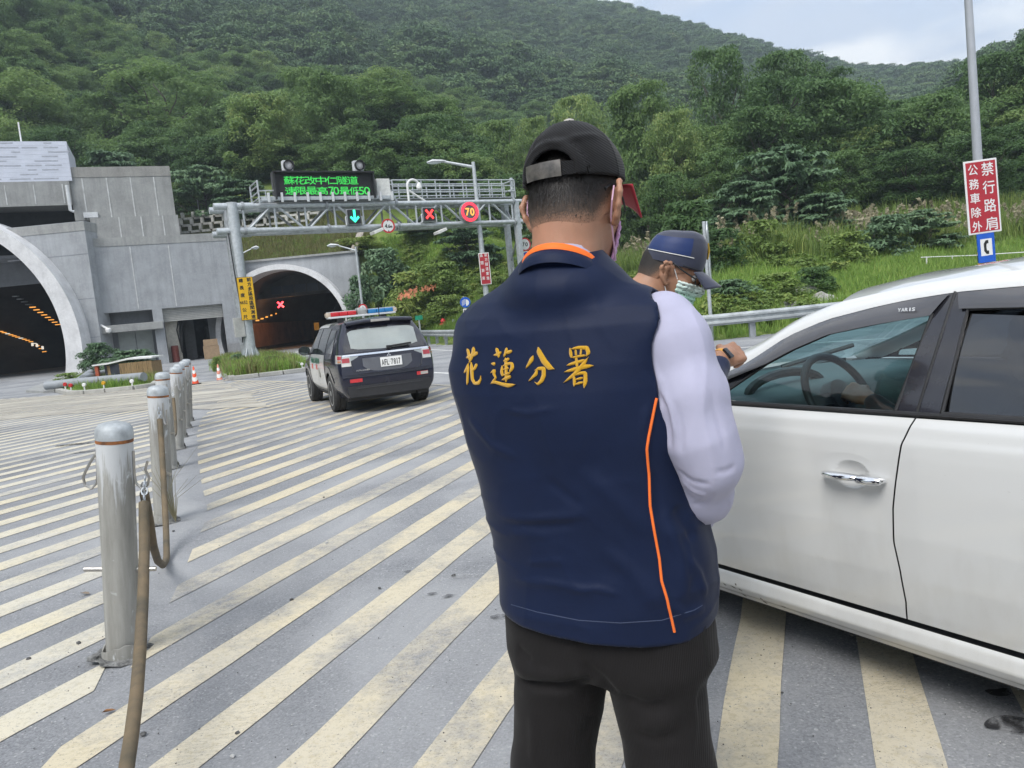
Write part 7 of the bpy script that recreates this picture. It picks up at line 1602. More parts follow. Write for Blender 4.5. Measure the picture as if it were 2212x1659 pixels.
ROWS = [station(0, [-0.93, -0.95, -0.96, -0.92, -0.885, -0.77, -0.63, -0.56, -0.52], 0.91, 0.96, [0.99, 1.0, 1.0, 0.99, 0.975, 0.95, 0.95, 0.95, 1]),
        station(0, [-0.84, -0.85, -0.85, -0.82, -0.78, -0.68, -0.54, -0.48, -0.46], 0.955), station(-0.45, [0, 0, 0, 0, 0, 0, 0.1, 0.1, 0.1], 0.99), station(0.1), station(0.9), station(1.5, None, 1, 0.995), station(1.85, [0, 0, 0, 0, 0, -0.05, -0.05, -0.05, 0.05], 1, 0.96),
        station(2.15, [0, 0, 0, 0, 0.1, 0, -0.1, -0.2, -0.1], 0.995, 0.86), station(2.5, [0, 0, 0, 0, 0.05, -0.0, -0.1, -0.2, -0.1], 0.98, 0.52), station(2.75, None, 0.965, 0.22), station(3.2, None, 0.93, 0.14), station(3.5, None, 0.85, 0.0, None), station(3.66, None, 0.70, -0.25)]
SKN = Skin(ROWS, True)
def body_grid(nu, nv, mir):
    us, vs_ = np.linspace(0, len(ROWS)-1, nu+1), np.linspace(0, 8, nv+1); U_, V_ = np.meshgrid(us, vs_, indexing='ij'); P = SKN.at(U_.ravel(), V_.ravel())
    return P*np.array([1, -1 if mir else 1, 1])
# rear face
E0 = np.array(ROWS[0]); RV = np.linspace(0, 7, 29); edge = SKN.at(np.zeros(29), RV); NYR = 25; P = []
for i in range(29):
    for f in np.linspace(1, -1, NYR): P.append((edge[i, 0]-0.055*(1-f*f)*(1.0 if i < 20 else 0.8), edge[i, 1]*f, edge[i, 2]+(0.045*(1-f*f) if i > 24 else 0)*((i-24)/4 if i > 24 else 0)))
RG = np.array(P).reshape(29, NYR, 3); RSK = Skin(RG[:, :, :])
bmL, bmR = body_grid(72, 40, False), body_grid(72, 40, True); I_ = np.arange(73*41).reshape(73, 41); Qb = np.stack([I_[:-1, :-1], I_[1:, :-1], I_[1:, 1:], I_[:-1, 1:]], -1).reshape(-1, 4)
Vb = np.concatenate([bmL, bmR]); Qall = np.concatenate([Qb[:, ::-1], Qb+73*41]); body = link(bpy.data.objects.new('body', np_mesh('body', Vb, Qall, M_NAVY, smooth=True)), PC)
for sx_ in (0.0, 2.67):                                        # cut the wheel arches
    cb = MB(); cb.lathe([(0.385, -1.2), (0.385, 1.2)], (sx_, 0, 0.345), 40, Matrix.Rotation(rad(90), 3, 'X')); co_ = cb.build('cutter', None, None, fix=True)
    bm = bmesh.new(); bm.from_mesh(body.data); dl = [f for f in bm.faces if math.hypot(f.calc_center_median().x-sx_, f.calc_center_median().z-0.345) < 0.40 and f.calc_center_median().z < 0.8]; bmesh.ops.delete(bm, geom=dl, context='FACES'); bm.to_mesh(body.data); bm.free(); bpy.data.objects.remove(co_)
    for mir in (1, -1):
        n_ = 32; P = []; Qd = []
        for a in np.linspace(-0.25, PI+0.25, n_):
            for r_ in (0.385, 0.50): s, z = sx_+r_*math.cos(a), 0.345+r_*math.sin(a); yv = np.interp(z, [q[1] for q in prof_k[:5]], [q[0] for q in prof_k[:5]]); P.append((s, mir*(yv+0.006-(0.03 if s < -0.45 else 0.0)-(0.05 if s > 3.0 else 0)), max(z, 0.27)))
        grid_obj('arch_lip', np.array(P), n_, 2, M_NAVY, PC, mir < 0)
        mb = MB(); mb.prism([(0.42*math.cos(a), 0.42*math.sin(a)) for a in np.linspace(-0.2, PI+0.2, 22)], (sx_, mir*0.50, 0.345), (1, 0, 0), (0, 0, 1), (0, mir*0.08, 0)); mb.build('wheel_well', M_BLACK, PC, fix=True)
RSK.patch('tailgate', 0, 28, 0, NYR-1, 56, 48, 0, M_NAVY, PC)
mb = MB(); mb.box((1.3, 0, 0.29), (4.2, 1.45, 0.12)); mb.tube([(-0.85, -0.55, 0.27), (-0.4, -0.5, 0.27)], 0.05, 8); mb.build('underbody', M_BLACK, PC)
def rpatch(name, y0, y1, z0, z1, off, mt, nu=8, nv=16, fz=None):
    """patch on the rear face between heights and half-widths (y positive left)"""
    zc = RG[:, NYR//2, 2]; ed = RG[:, 0, 1]; P = []
    for i in np.linspace(0, 1, nu+1):
        for j in np.linspace(0, 1, nv+1):
            y = y0+(y1-y0)*j; z = (z0+(z1-z0)*i) if fz is None else fz(i, j, y); u = np.interp(z, zc, np.arange(29)); e = np.interp(u, np.arange(29), ed); f = np.clip(y/e, -1, 1); v = (1-f)/2*(NYR-1); P.append(RSK.at(u, v, 0)[0]+np.array([-off, 0, 0]))
    return grid_obj(name, np.array(P), nu+1, nv+1, mt, PC, True)
M_RGL = pm('sky_painted_rear_glass', (0.30, 0.33, 0.32), 0.08, 0, 0.15, 1.2, coat=1.0); M_TAIL = pm('tail_lamp_red', (0.36, 0.02, 0.03), 0.15, 0, 0.1, 6, coat=1.0); M_TCLR = pm('tail_lamp_clear', (0.62, 0.60, 0.56), 0.12, 0.4, 0.15, 10, coat=1.0); M_REFL = pm('red_bumper_reflector', (0.60, 0.02, 0.03), 0.2, 0, 0.15, 30, coat=1.0); M_GREYP = pm('silver_grey_trim', (0.34, 0.36, 0.36), 0.35, 0.5, 0.08, 5); M_BUMP = pm('black_bumper_plastic', (0.030, 0.031, 0.036), 0.5, 0, 0.1, 6)  # rear window base colour carries the pale reflection of the sky
rpatch('window_surround', 0.72, -0.72, 1.075, 1.52, 0.004, pm('dark_grey_glass_border', (0.028, 0.028, 0.034), 0.12, coat=1.0), 10, 24, lambda i, j, y: 1.075+(1.50-1.075)*i)
def rg_(i, j, y):
    e = abs(j-0.5)*2; lo = 1.115+0.10*max(0, e-0.80)**1*1.2+(0.012*math.cos(j*PI*2)); hi = 1.47-0.02*e**3-0.35*max(0, e-0.90); return lo+(hi-lo)*i
rpatch('rear_window', 0.60, -0.60, 0, 0, 0.008, M_RGL, 12, 30, rg_)
rpatch('chrome_strip', 0.77, -0.77, 1.02, 1.052, 0.012, M_CHROME, 2, 30)
for s in (1, -1):
    rpatch('lamp_wing', s*0.50, s*0.76, 0, 0, 0.006, M_GREYP, 4, 8, lambda i, j, y, s=s: 1.015-(0.015+0.12*(abs(y)-0.50)/0.26)*(1-i)) if s > 0 else rpatch('lamp_wing', -0.76, -0.50, 0, 0, 0.006, M_GREYP, 4, 8, lambda i, j, y: 1.015-(0.015+0.12*(abs(y)-0.50)/0.26)*(1-i))
    lo_, hi_ = (0.0, 0.9)
    for nm, v0, v1, u0_, u1_, mt_, of in (('tail_lamp', 3.28, 4.05, 0.0, 1.35, M_TCLR, 0.006), ('red_lens', 3.62, 3.95, 0.05, 0.85, M_TAIL, 0.012), ('amber_lens', 3.36, 3.52, 0.05, 0.8, pm('amber_lens', (0.45, 0.20, 0.10), 0.2, coat=1.0), 0.012)):
        SKN.patch(nm, u0_, u1_, v0, v1, 8, 4, of, mt_, PC, mirror=(s < 0))
    rpatch('tail_lamp', 0.64 if s > 0 else -0.80, 0.80 if s > 0 else -0.64, 0.85, 1.035, 0.010, M_TCLR, 4, 6); rpatch('red_lens', 0.66 if s > 0 else -0.785, 0.785 if s > 0 else -0.66, 0.915, 0.995, 0.016, M_TAIL, 3, 5)
    rpatch('bumper_reflector', 0.49 if s > 0 else -0.70, 0.70 if s > 0 else -0.49, 0.565, 0.625, 0.012, M_REFL, 2, 6)
rpatch('clear_lens', -0.70, -0.56, 0.57, 0.62, 0.017, M_TCLR, 2, 4)
rpatch('lower_bumper', 0.74, -0.74, 0.31, 0.505, 0.010, M_BUMP, 6, 24); rpatch('bumper_step', 0.775, -0.775, 0.705, 0.725, 0.022, M_NAVY, 2, 26)
rpatch('plate_recess', 0.44, -0.44, 0, 0, 0.005, pm('recess_plastic', (0.10, 0.105, 0.12), 0.4), 6, 20, lambda i, j, y: 0.965-(0.245-0.11*(abs(y)/0.44)**4)*(1-i))
pl = RSK.at(np.interp(0.86, RG[:, 12, 2], np.arange(29)), 12.0)[0]; NPL = bpy.data.objects.new('number_plate', None); link(NPL, PC); NPL.location = (pl[0]-0.022, -0.055, 0.865); NPL.rotation_euler = (0, rad(5), 0)
mb = MB(); mb.box((0, 0, 0), (0.008, 0.385, 0.165)); mb.build('plate', M_WHITE, NPL, False, 0.006); mb = MB(); Mr = frame((-0.0055, 0, -0.008), (0, -1, 0), (0, 0, 1))
for ch, x, w_ in (('A', -0.152, 0.040), ('F', -0.105, 0.034), ('L', -0.062, 0.034), ('7', 0.012, 0.036), ('8', 0.060, 0.036), ('1', 0.103, 0.010), ('7', 0.145, 0.036)): put_text(mb, ch, Mr, x, 0, w_, 0.098, 0.0015)
put_text(mb, '·', Mr, -0.025, 0, 0.010, 0.010); mb.build('lettering', M_SBLACK, NPL)
EM = bpy.data.objects.new('emblem', None); link(EM, PC); el = RSK.at(np.interp(0.985, RG[:, 12, 2], np.arange(29)), 12.3)[0]; EM.location = (el[0]-0.012, -0.03, 0.985); mb = MB()
for k in range(3):
    a = PI/2+k*2*PI/3; d_ = np.array([math.cos(a), math.sin(a)]); n2_ = np.array([-d_[1], d_[0]]); L_ = 0.047; Wq = 0.0165; q = [d_*0.002, d_*L_*0.5+n2_*Wq, d_*L_, d_*L_*0.5-n2_*Wq]; mb.prism([tuple(x) for x in q], (0, 0, 0), (0, -1, 0), (0, 0, 1), (-0.006, 0, 0))
mb.build('three_diamond_badge', M_CHROME, EM, fix=True)
mb = MB(); bl2 = RSK.at(np.interp(0.715, RG[:, 12, 2], np.arange(29)), 4.5)[0]
for i, ch in enumerate('OUTLANDER'): put_text(mb, ch, frame((bl2[0]-0.014, 0.565-i*0.027, 0.765), (0, -1, 0), (0, 0, 1)), 0, 0, 0.021, 0.022, 0.0015)
mb.build('lettering', M_CHROME, PC)
mb = MB(); wp = RSK.at(np.interp(1.10, RG[:, 12, 2], np.arange(29)), 13.0)[0]; mb.box((wp[0]-0.03, -0.24, 1.135), (0.04, 0.44, 0.035), M=Matrix.Rotation(rad(-3), 3, 'X')); mb.box((wp[0]-0.03, -0.05, 1.115), (0.05, 0.08, 0.06)); mb.build('rear_wiper', M_BLACK, PC, True, 0.008)
sp = np.array([(-0.70+0.03*abs(f)**2, 0.60*f, 1.575-0.035*f*f) for f in np.linspace(1, -1, 15)]); P = []
for i in range(15):
    for dx, dz in ((0.20, 0.075), (0.02, 0.062), (-0.03, 0.03), (-0.01, 0.0), (0.15, -0.015)): P.append(sp[i]+np.array([dx, 0, dz]))
grid_obj('roof_spoiler', np.array(P), 15, 5, M_NAVY, PC, True); mb = MB(); mb.box((-0.735, 0.0, 1.60), (0.03, 0.34, 0.045)); mb.build('high_brake_lamp', pm('pale_brake_lens', (0.42, 0.40, 0.38), 0.25, coat=0.8), PC, True, 0.01)
# white doors, dark side windows, mirrors, wheels
u_of = lambda s: float(np.interp(s, [-0.45, 0.1, 0.9, 1.5, 1.85, 2.2, 2.5, 2.75], [2, 3, 4, 5, 6, 7, 8, 9])); M_PWHITE = car_paint('patrol_white_paint', (0.66, 0.67, 0.66), 0.3, 1.0, (0.4, 0.39, 0.36), 0.4, 0.2)
for mir in (False, True):
    SKN.patch('rear_door', u_of(0.36), u_of(1.18), 0.35, 4.0, 10, 14, 0.006, M_PWHITE, PC, mirror=mir, fu=lambda U_, V_: U_-0.0*V_); SKN.patch('front_door', u_of(1.192), u_of(2.16), 0.35, 4.0, 12, 14, 0.006, M_PWHITE, PC, mirror=mir)
    for nm, a, b, of in (('side_window', -0.42, 0.24, 0.006), ('side_window', 0.30, 1.12, 0.007), ('side_window', 1.18, 1.92, 0.007)):
        SKN.patch(nm, u_of(a), u_of(b), 4.18, 6.2 if a > 0 else 5.9, 10, 8, of, pm('near_black_glass', (0.015, 0.016, 0.018), 0.06, coat=1.0), PC, mirror=mir, fu=(lambda U_, V_, a=a: U_+(V_-4.18)*0.10*(1 if a < 0 else 0)*((u_of(0.24)-U_)/(u_of(0.24)-u_of(-0.42)))-(V_-4.18)*0.22*(1 if a > 1.1 else 0)*((U_-u_of(1.18))/(u_of(1.92)-u_of(1.18)))))
    SKN.patch('roof_side', u_of(0.55), u_of(2.0), 6.35, 7.2, 14, 4, 0.006, M_PWHITE, PC, mirror=mir); SKN.patch('side_skirt', u_of(0.36), u_of(2.16), 0.02, 0.30, 8, 3, 0.012, M_BUMP, PC, mirror=mir)
SKN.patch('roof_panel', u_of(0.55), u_of(1.75), 7.2, 8.0, 10, 4, 0.006, M_PWHITE, PC); SKN.patch('roof_panel', u_of(0.55), u_of(1.75), 7.2, 8.0, 10, 4, 0.006, M_PWHITE, PC, mirror=True)
SKN.patch('windscreen', 6.05, 8.2, 7.05, 8.0, 10, 6, 0.006, G_DARK, PC); SKN.patch('windscreen', 6.05, 8.2, 7.05, 8.0, 10, 6, 0.006, G_DARK, PC, mirror=True)
mb = MB(); Ml = lambda s, z: frame((s, float(SKN.at(u_of(s), 2.6, 0.011)[0][1]), z), (-1, 0, 0), (0, 0, 1))
for i, ch in enumerate('國道公路警察'): put_text(mb, ch, Ml(1.74-i*0.17, 0.93), 0, 0, 0.12, 0.11, 0.006)
mb.build('lettering', pm('green_print', (0.02, 0.16, 0.09), 0.5), PC)
mb = MB(); mb.lathe([(0.10, -0.002), (0.10, 0.002)], (0.95, float(SKN.at(u_of(0.95), 2.0, 0.012)[0][1]), 0.70), 18, Matrix.Rotation(rad(90), 3, 'X')); mb.build('door_badge', pm('grey_badge', (0.30, 0.30, 0.27), 0.5), PC, fix=True)
for k, s in enumerate((1.75, 1.2)): mb = MB(); mb.box((s, float(SKN.at(u_of(s), 2.3, 0.010)[0][1]), 0.80), (0.16, 0.004, 0.10)); mb.build('red_mark', pm('faded_red_print', (0.55, 0.12, 0.10), 0.5), PC)
for s in (1, -1):
    MR = bpy.data.objects.new('door_mirror', None); link(MR, PC); MR.location = (2.02, s*1.00, 1.12); mb = MB(); mb.tube([(-0.055, 0, 0), (-0.03, 0, 0), (0.05, 0, 0), (0.09, 0, 0)], [0.115, 0.122, 0.10, 0.03], 22, True, 0.8); mb.build('housing', M_GLOSSB, MR, True)
    mb = MB(); mb.tube([(-0.062, 0, 0), (-0.056, 0, 0)], 0.104, 22, True, 0.8); mb.build('mirror_glass', pm('mirror_glass', (0.22, 0.25, 0.26), 0.05, 0.9), MR, True); mb = MB(); mb.tube([(0, -s*0.06, -0.06), (0.03, -s*0.16, -0.08)], 0.03, 8); mb.build('arm', M_GLOSSB, MR, True)
for x, y, s in ((0, 0.775, 1), (0, -0.775, -1), (2.67, 0.775, 1), (2.67, -0.775, -1)): wheel(PC, x, y, 0.345, 0.225, s)
LBAR = bpy.data.objects.new('light_bar', None); link(LBAR, PC); LBAR.location = (0.78, 0.0, 1.60)
mb = MB(); mb.box((0, 0, 0.125), (0.26, 1.32, 0.035)); mb.build('tray', M_PAINTG, LBAR, True, 0.012)
for s in (-1, 1): mb = MB(); mb.box((0, s*0.42, 0.05), (0.16, 0.10, 0.13)); mb.build('foot', M_BLACK, LBAR, False, 0.01)
M_LR, M_LB = pm('red_lamp_lens', (0.62, 0.02, 0.03), 0.2, 0, 0.08, 20, coat=0.8), pm('blue_lamp_lens', (0.02, 0.20, 0.48), 0.2, 0, 0.08, 20, coat=0.8)
for s, mt_, nm in ((1, M_LR, 'red_lens'), (-1, M_LB, 'blue_lens')):
    for k in range(3): mb = MB(); mb.box((0, s*(0.20+0.165*k), 0.185), (0.25, 0.160, 0.082)); mb.build(nm, mt_, LBAR, True, 0.012)
    mb = MB(); mb.box((0, s*0.645, 0.18), (0.23, 0.09, 0.086)); mb.build('end_lens', pm('clear_end_lens', (0.58, 0.48, 0.38), 0.25, coat=0.8), LBAR, True, 0.02); mb = MB(); mb.box((0, s*0.385, 0.231), (0.20, 0.55, 0.012)); mb.build('lid', M_PAINTG, LBAR, True, 0.004)
mb = MB(); mb.box((0, 0, 0.20), (0.24, 0.19, 0.15)); mb.build('siren_box', pm('brushed_metal', (0.55, 0.55, 0.53), 0.3, 0.6, 0.15, 8), LBAR, True, 0.03)
mb = MB(); mb.tube([(0.15, -0.2, 1.66), (0.10, -0.2, 1.90)], 0.008, 6); mb.build('aerial', M_BLACK, PC)

def rpt(y, z, off=0.004):
    u = np.interp(z, RG[:, NYR//2, 2], np.arange(29)); e = np.interp(u, np.arange(29), RG[:, 0, 1]); return RSK.at(u, (1-np.clip(y/e, -1, 1))/2*(NYR-1), 0)[0]+np.array([-off, 0, 0])
for path in ([(0.655, 1.01), (0.635, 0.86), (0.60, 0.755), (0.52, 0.70), (0.3, 0.685), (0, 0.68), (-0.3, 0.685), (-0.52, 0.70), (-0.60, 0.755), (-0.635, 0.86), (-0.655, 1.01)], [(0.80, 0.665), (0.5, 0.655), (0, 0.65), (-0.5, 0.655), (-0.80, 0.665)]):
    Q_ = []
    for (a, b), (c, d) in zip(path[:-1], path[1:]): Q_ += [rpt(a+(c-a)*f, b+(d-b)*f, 0.001) for f in np.linspace(0, 1, 5)[:-1]]
    mb = MB(); mb.tube(Q_, 0.005, 6); mb.build('panel_seam', M_BLACK, PC, True)
mb = MB(); mb.tube([rpt(y, 0.455, 0.012) for y in np.linspace(0.6, -0.6, 15)], 0.008, 6); mb.build('bumper_crease', M_GREYP if False else M_BUMP, PC, True)
# ================================================================== people
M_SKIN = None
def skin_mat(name, col):
    mt, t, b = new_mat(name); v = _coords(t, 1.0)
    c = _ramp(t, _noise(t, v, 18, 5, 0.6), [(0.3, tuple(x*0.88 for x in col)), (0.7, tuple(min(1, x*1.10) for x in col))]); c = _mix(t, _ramp(t, _noise(t, v, 5, 3), [(0.45, 0.0), (0.75, 0.35)]), c, (col[0]*1.02, col[1]*0.80, col[2]*0.78))
    t.links.new(c, b.inputs['Base Color']); b.inputs['Roughness'].default_value = 0.52; b.inputs['Subsurface Weight'].default_value = 0.12; b.inputs['Subsurface Radius'].default_value = (0.012, 0.005, 0.003); b.inputs['Subsurface Scale'].default_value = 0.5
    _bump(t, b, _noise(t, v, 420, 3), 0.12, 0.002); return mt
M_SKIN = skin_mat('warm_skin', (0.385, 0.205, 0.13)); M_SKIN2 = skin_mat('tanned_skin', (0.37, 0.195, 0.12))
def cloth(name, col, rough=0.75, sheen=0.2, rib=None, bump=0.25, rib_amt=0.3, col2=None, var=0.12, spec=0.3):
    """woven cloth; rib = (direction scale vector, lines per metre)"""
    mt, t, b = new_mat(name); v = _coords(t, 1.0); c = _ramp(t, _noise(t, v, 7, 5, 0.6), [(0.3, tuple(x*(1-var) for x in col)), (0.7, tuple(x*(1+var) for x in col))])
    if rib:
        w = t.nodes.new('ShaderNodeTexWave'); w.wave_type = 'BANDS'; w.bands_direction = 'X'; w.inputs['Scale'].default_value = rib[1]*6.2832/20; w.inputs['Distortion'].default_value = 0.6; w.inputs['Detail'].default_value = 1; w.inputs['Detail Scale'].default_value = 1.5
        mpn = t.nodes.new('ShaderNodeMapping'); mpn.inputs['Rotation'].default_value = rib[0]; t.links.new(v, mpn.inputs['Vector']); t.links.new(mpn.outputs[0], w.inputs['Vector']); k = _ramp(t, w.outputs['Fac'], [(0.25, 0.0), (0.75, 1.0)]); c = _mix(t, _mix(t, 1.0, k, rib_amt, 'MULTIPLY'), c, col2 or tuple(x*0.55 for x in col)); _bump(t, b, w.outputs['Fac'], bump, 0.0015)
    else: _bump(t, b, _noise(t, v, 260, 3), bump, 0.0012)
    t.links.new(c, b.inputs['Base Color']); b.inputs['Roughness'].default_value = rough; b.inputs['Sheen Weight'].default_value = sheen; b.inputs['Sheen Roughness'].default_value = 0.4; b.inputs['Specular IOR Level'].default_value = spec; return mt
M_VEST = cloth('navy_satin_vest', (0.0036, 0.0100, 0.037), 0.60, 0.08, None, 0.2, spec=0.22); M_ORNG = cloth('orange_collar_cloth', (0.85, 0.16, 0.02), 0.6, 0.1); M_SHIRT = cloth('lavender_striped_shirt', (0.40, 0.395, 0.515), 0.7, 0.1, ((0, 0.5, 0.6), 560), 0.03, 0.14, (0.42, 0.41, 0.54)); M_TROUS = cloth('charcoal_ribbed_trousers', (0.0135, 0.0122, 0.0126), 0.85, 0.06, ((0, 0, 0.35), 330), 0.3, 0.45, spec=0.2)
M_CAPB = cloth('black_cap_mesh', (0.010, 0.010, 0.011), 0.8, 0.1, ((0, 0.9, 0.3), 300), 0.25, 0.45, (0.032, 0.032, 0.034), spec=0.15); M_BRIM = cloth('red_brim_cloth', (0.46, 0.04, 0.06), 0.7, 0.2); M_PINKM = cloth('pink_mask_cloth', (0.62, 0.36, 0.60), 0.7, 0.2, ((0, 1.57, 0), 500), 0.3, 0.2); M_PINKL = cloth('pink_loop', (0.70, 0.44, 0.58), 0.6, 0.2); M_SHOE = pm('black_shoe_leather', (0.02, 0.02, 0.02), 0.4); M_GOLD = cloth('gold_embroidery', (0.70, 0.39, 0.02), 0.5, 0.3, ((0, 0, 0.9), 2600), 0.5, 0.35, (0.42, 0.20, 0.01)); M_PIPING = cloth('orange_piping', (0.85, 0.17, 0.03), 0.6, 0.1)
M_HAIRS = pm('black_hair', (0.012, 0.010, 0.009), 0.5, 0, 0.3, 60)
def hair_mat(name, skin):
    mt, t, b = new_mat(name); at_ = t.nodes.new('ShaderNodeAttribute'); at_.attribute_name = 'rnd'; v = _coords(t, 1.0); nz = _noise(t, v, 330, 3, 0.7)
    a = t.nodes.new('ShaderNodeMath'); a.operation = 'MULTIPLY_ADD'; a.inputs[1].default_value = 0.45; t.links.new(nz, a.inputs[0]); t.links.new(at_.outputs['Fac'], a.inputs[2])
    c = _ramp(t, a.outputs[0], [(0.30, skin), (0.62, (0.075, 0.05, 0.036)), (1.0, (0.014, 0.011, 0.010))]); t.links.new(c, b.inputs['Base Color']); b.inputs['Roughness'].default_value = 0.62; _bump(t, b, nz, 0.5, 0.002); return mt
M_FADE = hair_mat('faded_hair', (0.40, 0.215, 0.135))
class Head:
    """head frame: x right, y forward, z up, origin at the middle of the skull"""
    def __init__(s, c, yaw, pitch, tilt=0.0, k=1.0):
        s.c = np.array(c, float); s.k = k
        Rm = Matrix.Rotation(-yaw, 3, 'Z') @ Matrix.Rotation(tilt, 3, 'Y') @ Matrix.Rotation(-pitch, 3, 'X'); s.R = np.array(Rm)
    def loc(s, p): return ((np.asarray(p, float)-s.c)@s.R)/s.k
    def wor(s, q): return s.c+(np.asarray(q, float)*s.k)@s.R.T
    def skull(s, q):
        d = d_ell(q, (0, -0.006, 0.022), (0.076, 0.096, 0.098)); d = smin(d, d_ell(q, (0, 0.030, -0.045), (0.060, 0.066, 0.072)), 0.035); d = smin(d, d_ell(q, (0, 0.050, -0.092), (0.036, 0.036, 0.026)), 0.03)
        d = smin(d, d_ell(q, (0, -0.055, -0.035), (0.058, 0.040, 0.055)), 0.03); return d
    def face(s, q):
        d = s.skull(q); ax_ = np.abs(q[..., 0]); qm = np.stack([ax_, q[..., 1], q[..., 2]], -1)
        d = smin(d, d_cap(q, (0, 0.088, 0.012), (0, 0.112, -0.030), 0.008, 0.014), 0.012); d = smin(d, d_ell(qm, (0.013, 0.100, -0.034), (0.010, 0.012, 0.009)), 0.006)
        d = smax(d, -d_ell(qm, (0.032, 0.100, 0.006), (0.020, 0.016, 0.012)), 0.010); d = smin(d, d_cap(qm, (0.014, 0.088, 0.024), (0.048, 0.072, 0.022), 0.008, 0.006), 0.01)
        d = smin(d, d_ell(q, (0, 0.092, -0.060), (0.024, 0.010, 0.006)), 0.006); d = smin(d, d_ell(q, (0, 0.090, -0.072), (0.020, 0.011, 0.006)), 0.005); d = smin(d, d_ell(qm, (0.046, 0.055, -0.020), (0.022, 0.024, 0.018)), 0.015)
        return s.ears(d, qm)
    def ears(s, d, qm, out_=0.030):
        rim = [(0.078, 0.012, -0.004), (0.083, 0.010, 0.022), (0.092, -0.004, 0.034), (0.100, -0.020, 0.030), (0.104, -0.027, 0.010), (0.100, -0.022, -0.012), (0.091, -0.010, -0.030), (0.082, 0.002, -0.038), (0.076, 0.006, -0.030)]
        e = d_chain(qm, rim, [0.0045, 0.005, 0.0052, 0.0055, 0.0055, 0.0055, 0.0065, 0.0075, 0.005], 0.004)
        pl_ = d_chain(qm, [(0.080, 0.004, 0.018), (0.090, -0.010, 0.012), (0.088, -0.006, -0.016)], [0.008, 0.009, 0.008], 0.01); pl_ = smax(pl_, -d_ell(qm, (0.094, 0.004, 0.002), (0.012, 0.010, 0.017)), 0.004); e = smin(e, pl_, 0.006); return smin(d, e, 0.008)
def finger_set(side, curl, spread=0.0):
    """hand frame: origin wrist, +y towards the knuckles, +z back of the hand, thumb towards -x*side ; list of (points, radii)"""
    out_ = []
    for i, (x, y, ln, r_) in enumerate(((-0.030, 0.088, 0.078, 0.0092), (-0.010, 0.093, 0.086, 0.0095), (0.011, 0.090, 0.080, 0.0090), (0.030, 0.080, 0.064, 0.0080))):
        c = curl[i]; a = 0.0; p = np.array([x*side, y, 0.004]); pts_ = [np.array([x*side*0.75, 0.045, 0.0]), p]; rs_ = [r_*1.25, r_*1.12]
        for seg, k in ((0.48, 0.9), (0.30, 1.15), (0.24, 0.8)): a += c*k; p = p+np.array([side*spread*(i-1.5)*0.1*ln, math.cos(a), -math.sin(a)])*ln*seg; pts_.append(p); rs_.append(r_*(1.0-0.08*len(rs_)/2))
        out_.append((pts_, rs_))
    t0_ = np.array([-0.024*side, 0.022, -0.006]); out_.append(([t0_, t0_+np.array([-0.022*side, 0.026, -0.010]), t0_+np.array([-0.022*side, 0.058, -0.022]), t0_+np.array([-0.008*side, 0.080, -0.034])], [0.014, 0.0125, 0.0105, 0.0085])); return out_
class Hand:
    def __init__(s, wrist, fwd, back, side, curl):
        y = np.array(fwd, float); y /= np.linalg.norm(y); z = np.array(back, float); z -= y*(z@y); z /= np.linalg.norm(z); x = np.cross(y, z); s.R = np.stack([x, y, z], 1); s.o = np.array(wrist, float); s.f = finger_set(side, curl); s.side = side
    def sd(s, p):
        q = (p-s.o)@s.R; d = d_chain(q, [(0, -0.03, 0), (0, 0.0, 0), (0, 0.03, 0)], [0.026, 0.025, 0.024], 0.02); d = smin(d, d_box(q, (0, 0.052, 0.0), (0.040, 0.042, 0.014), 0.013), 0.02)
        for P, r_ in s.f: d = smin(d, d_chain(q, P, r_, 0.004), 0.006)
        return d
    def wor(s, q): return s.o+np.asarray(q, float)@s.R.T
def stack(p, tab, power=2.3, psi=0.0):
    """tab rows: z, cx, cy, a (across), b (deep); psi turns the sections"""
    z = np.clip(p[..., 2], tab[0][0], tab[-1][0]); T = np.array(tab); g = [np.interp(z, T[:, 0], T[:, i]) for i in range(1, 5)]; x, y = p[..., 0]-g[0], p[..., 1]-g[1]
    c, s = math.cos(psi), math.sin(psi); u, v = x*c-y*s, x*s+y*c                      # psi to the right of +Y
    k = (np.abs(u/g[2])**power+np.abs(v/g[3])**power+1e-12)**(1/power); d = (k-1)*np.minimum(g[2], g[3])*0.92; dz = np.maximum(p[..., 2]-tab[-1][0], tab[0][0]-p[..., 2]); return np.where(dz > 0, np.maximum(d, 0)+dz, d) if True else d
def march(fn, px, py, t0=0.6, t1=4.0):
    d = ray(px, py); d = d/np.linalg.norm(d); t = t0
    for _ in range(160):
        f = float(fn((CAM+d*t)[None])[0]); t += max(f*0.7, 0.0004)
        if f < 0.0006 or t > t1: break
    return CAM+d*t if t < t1 else None
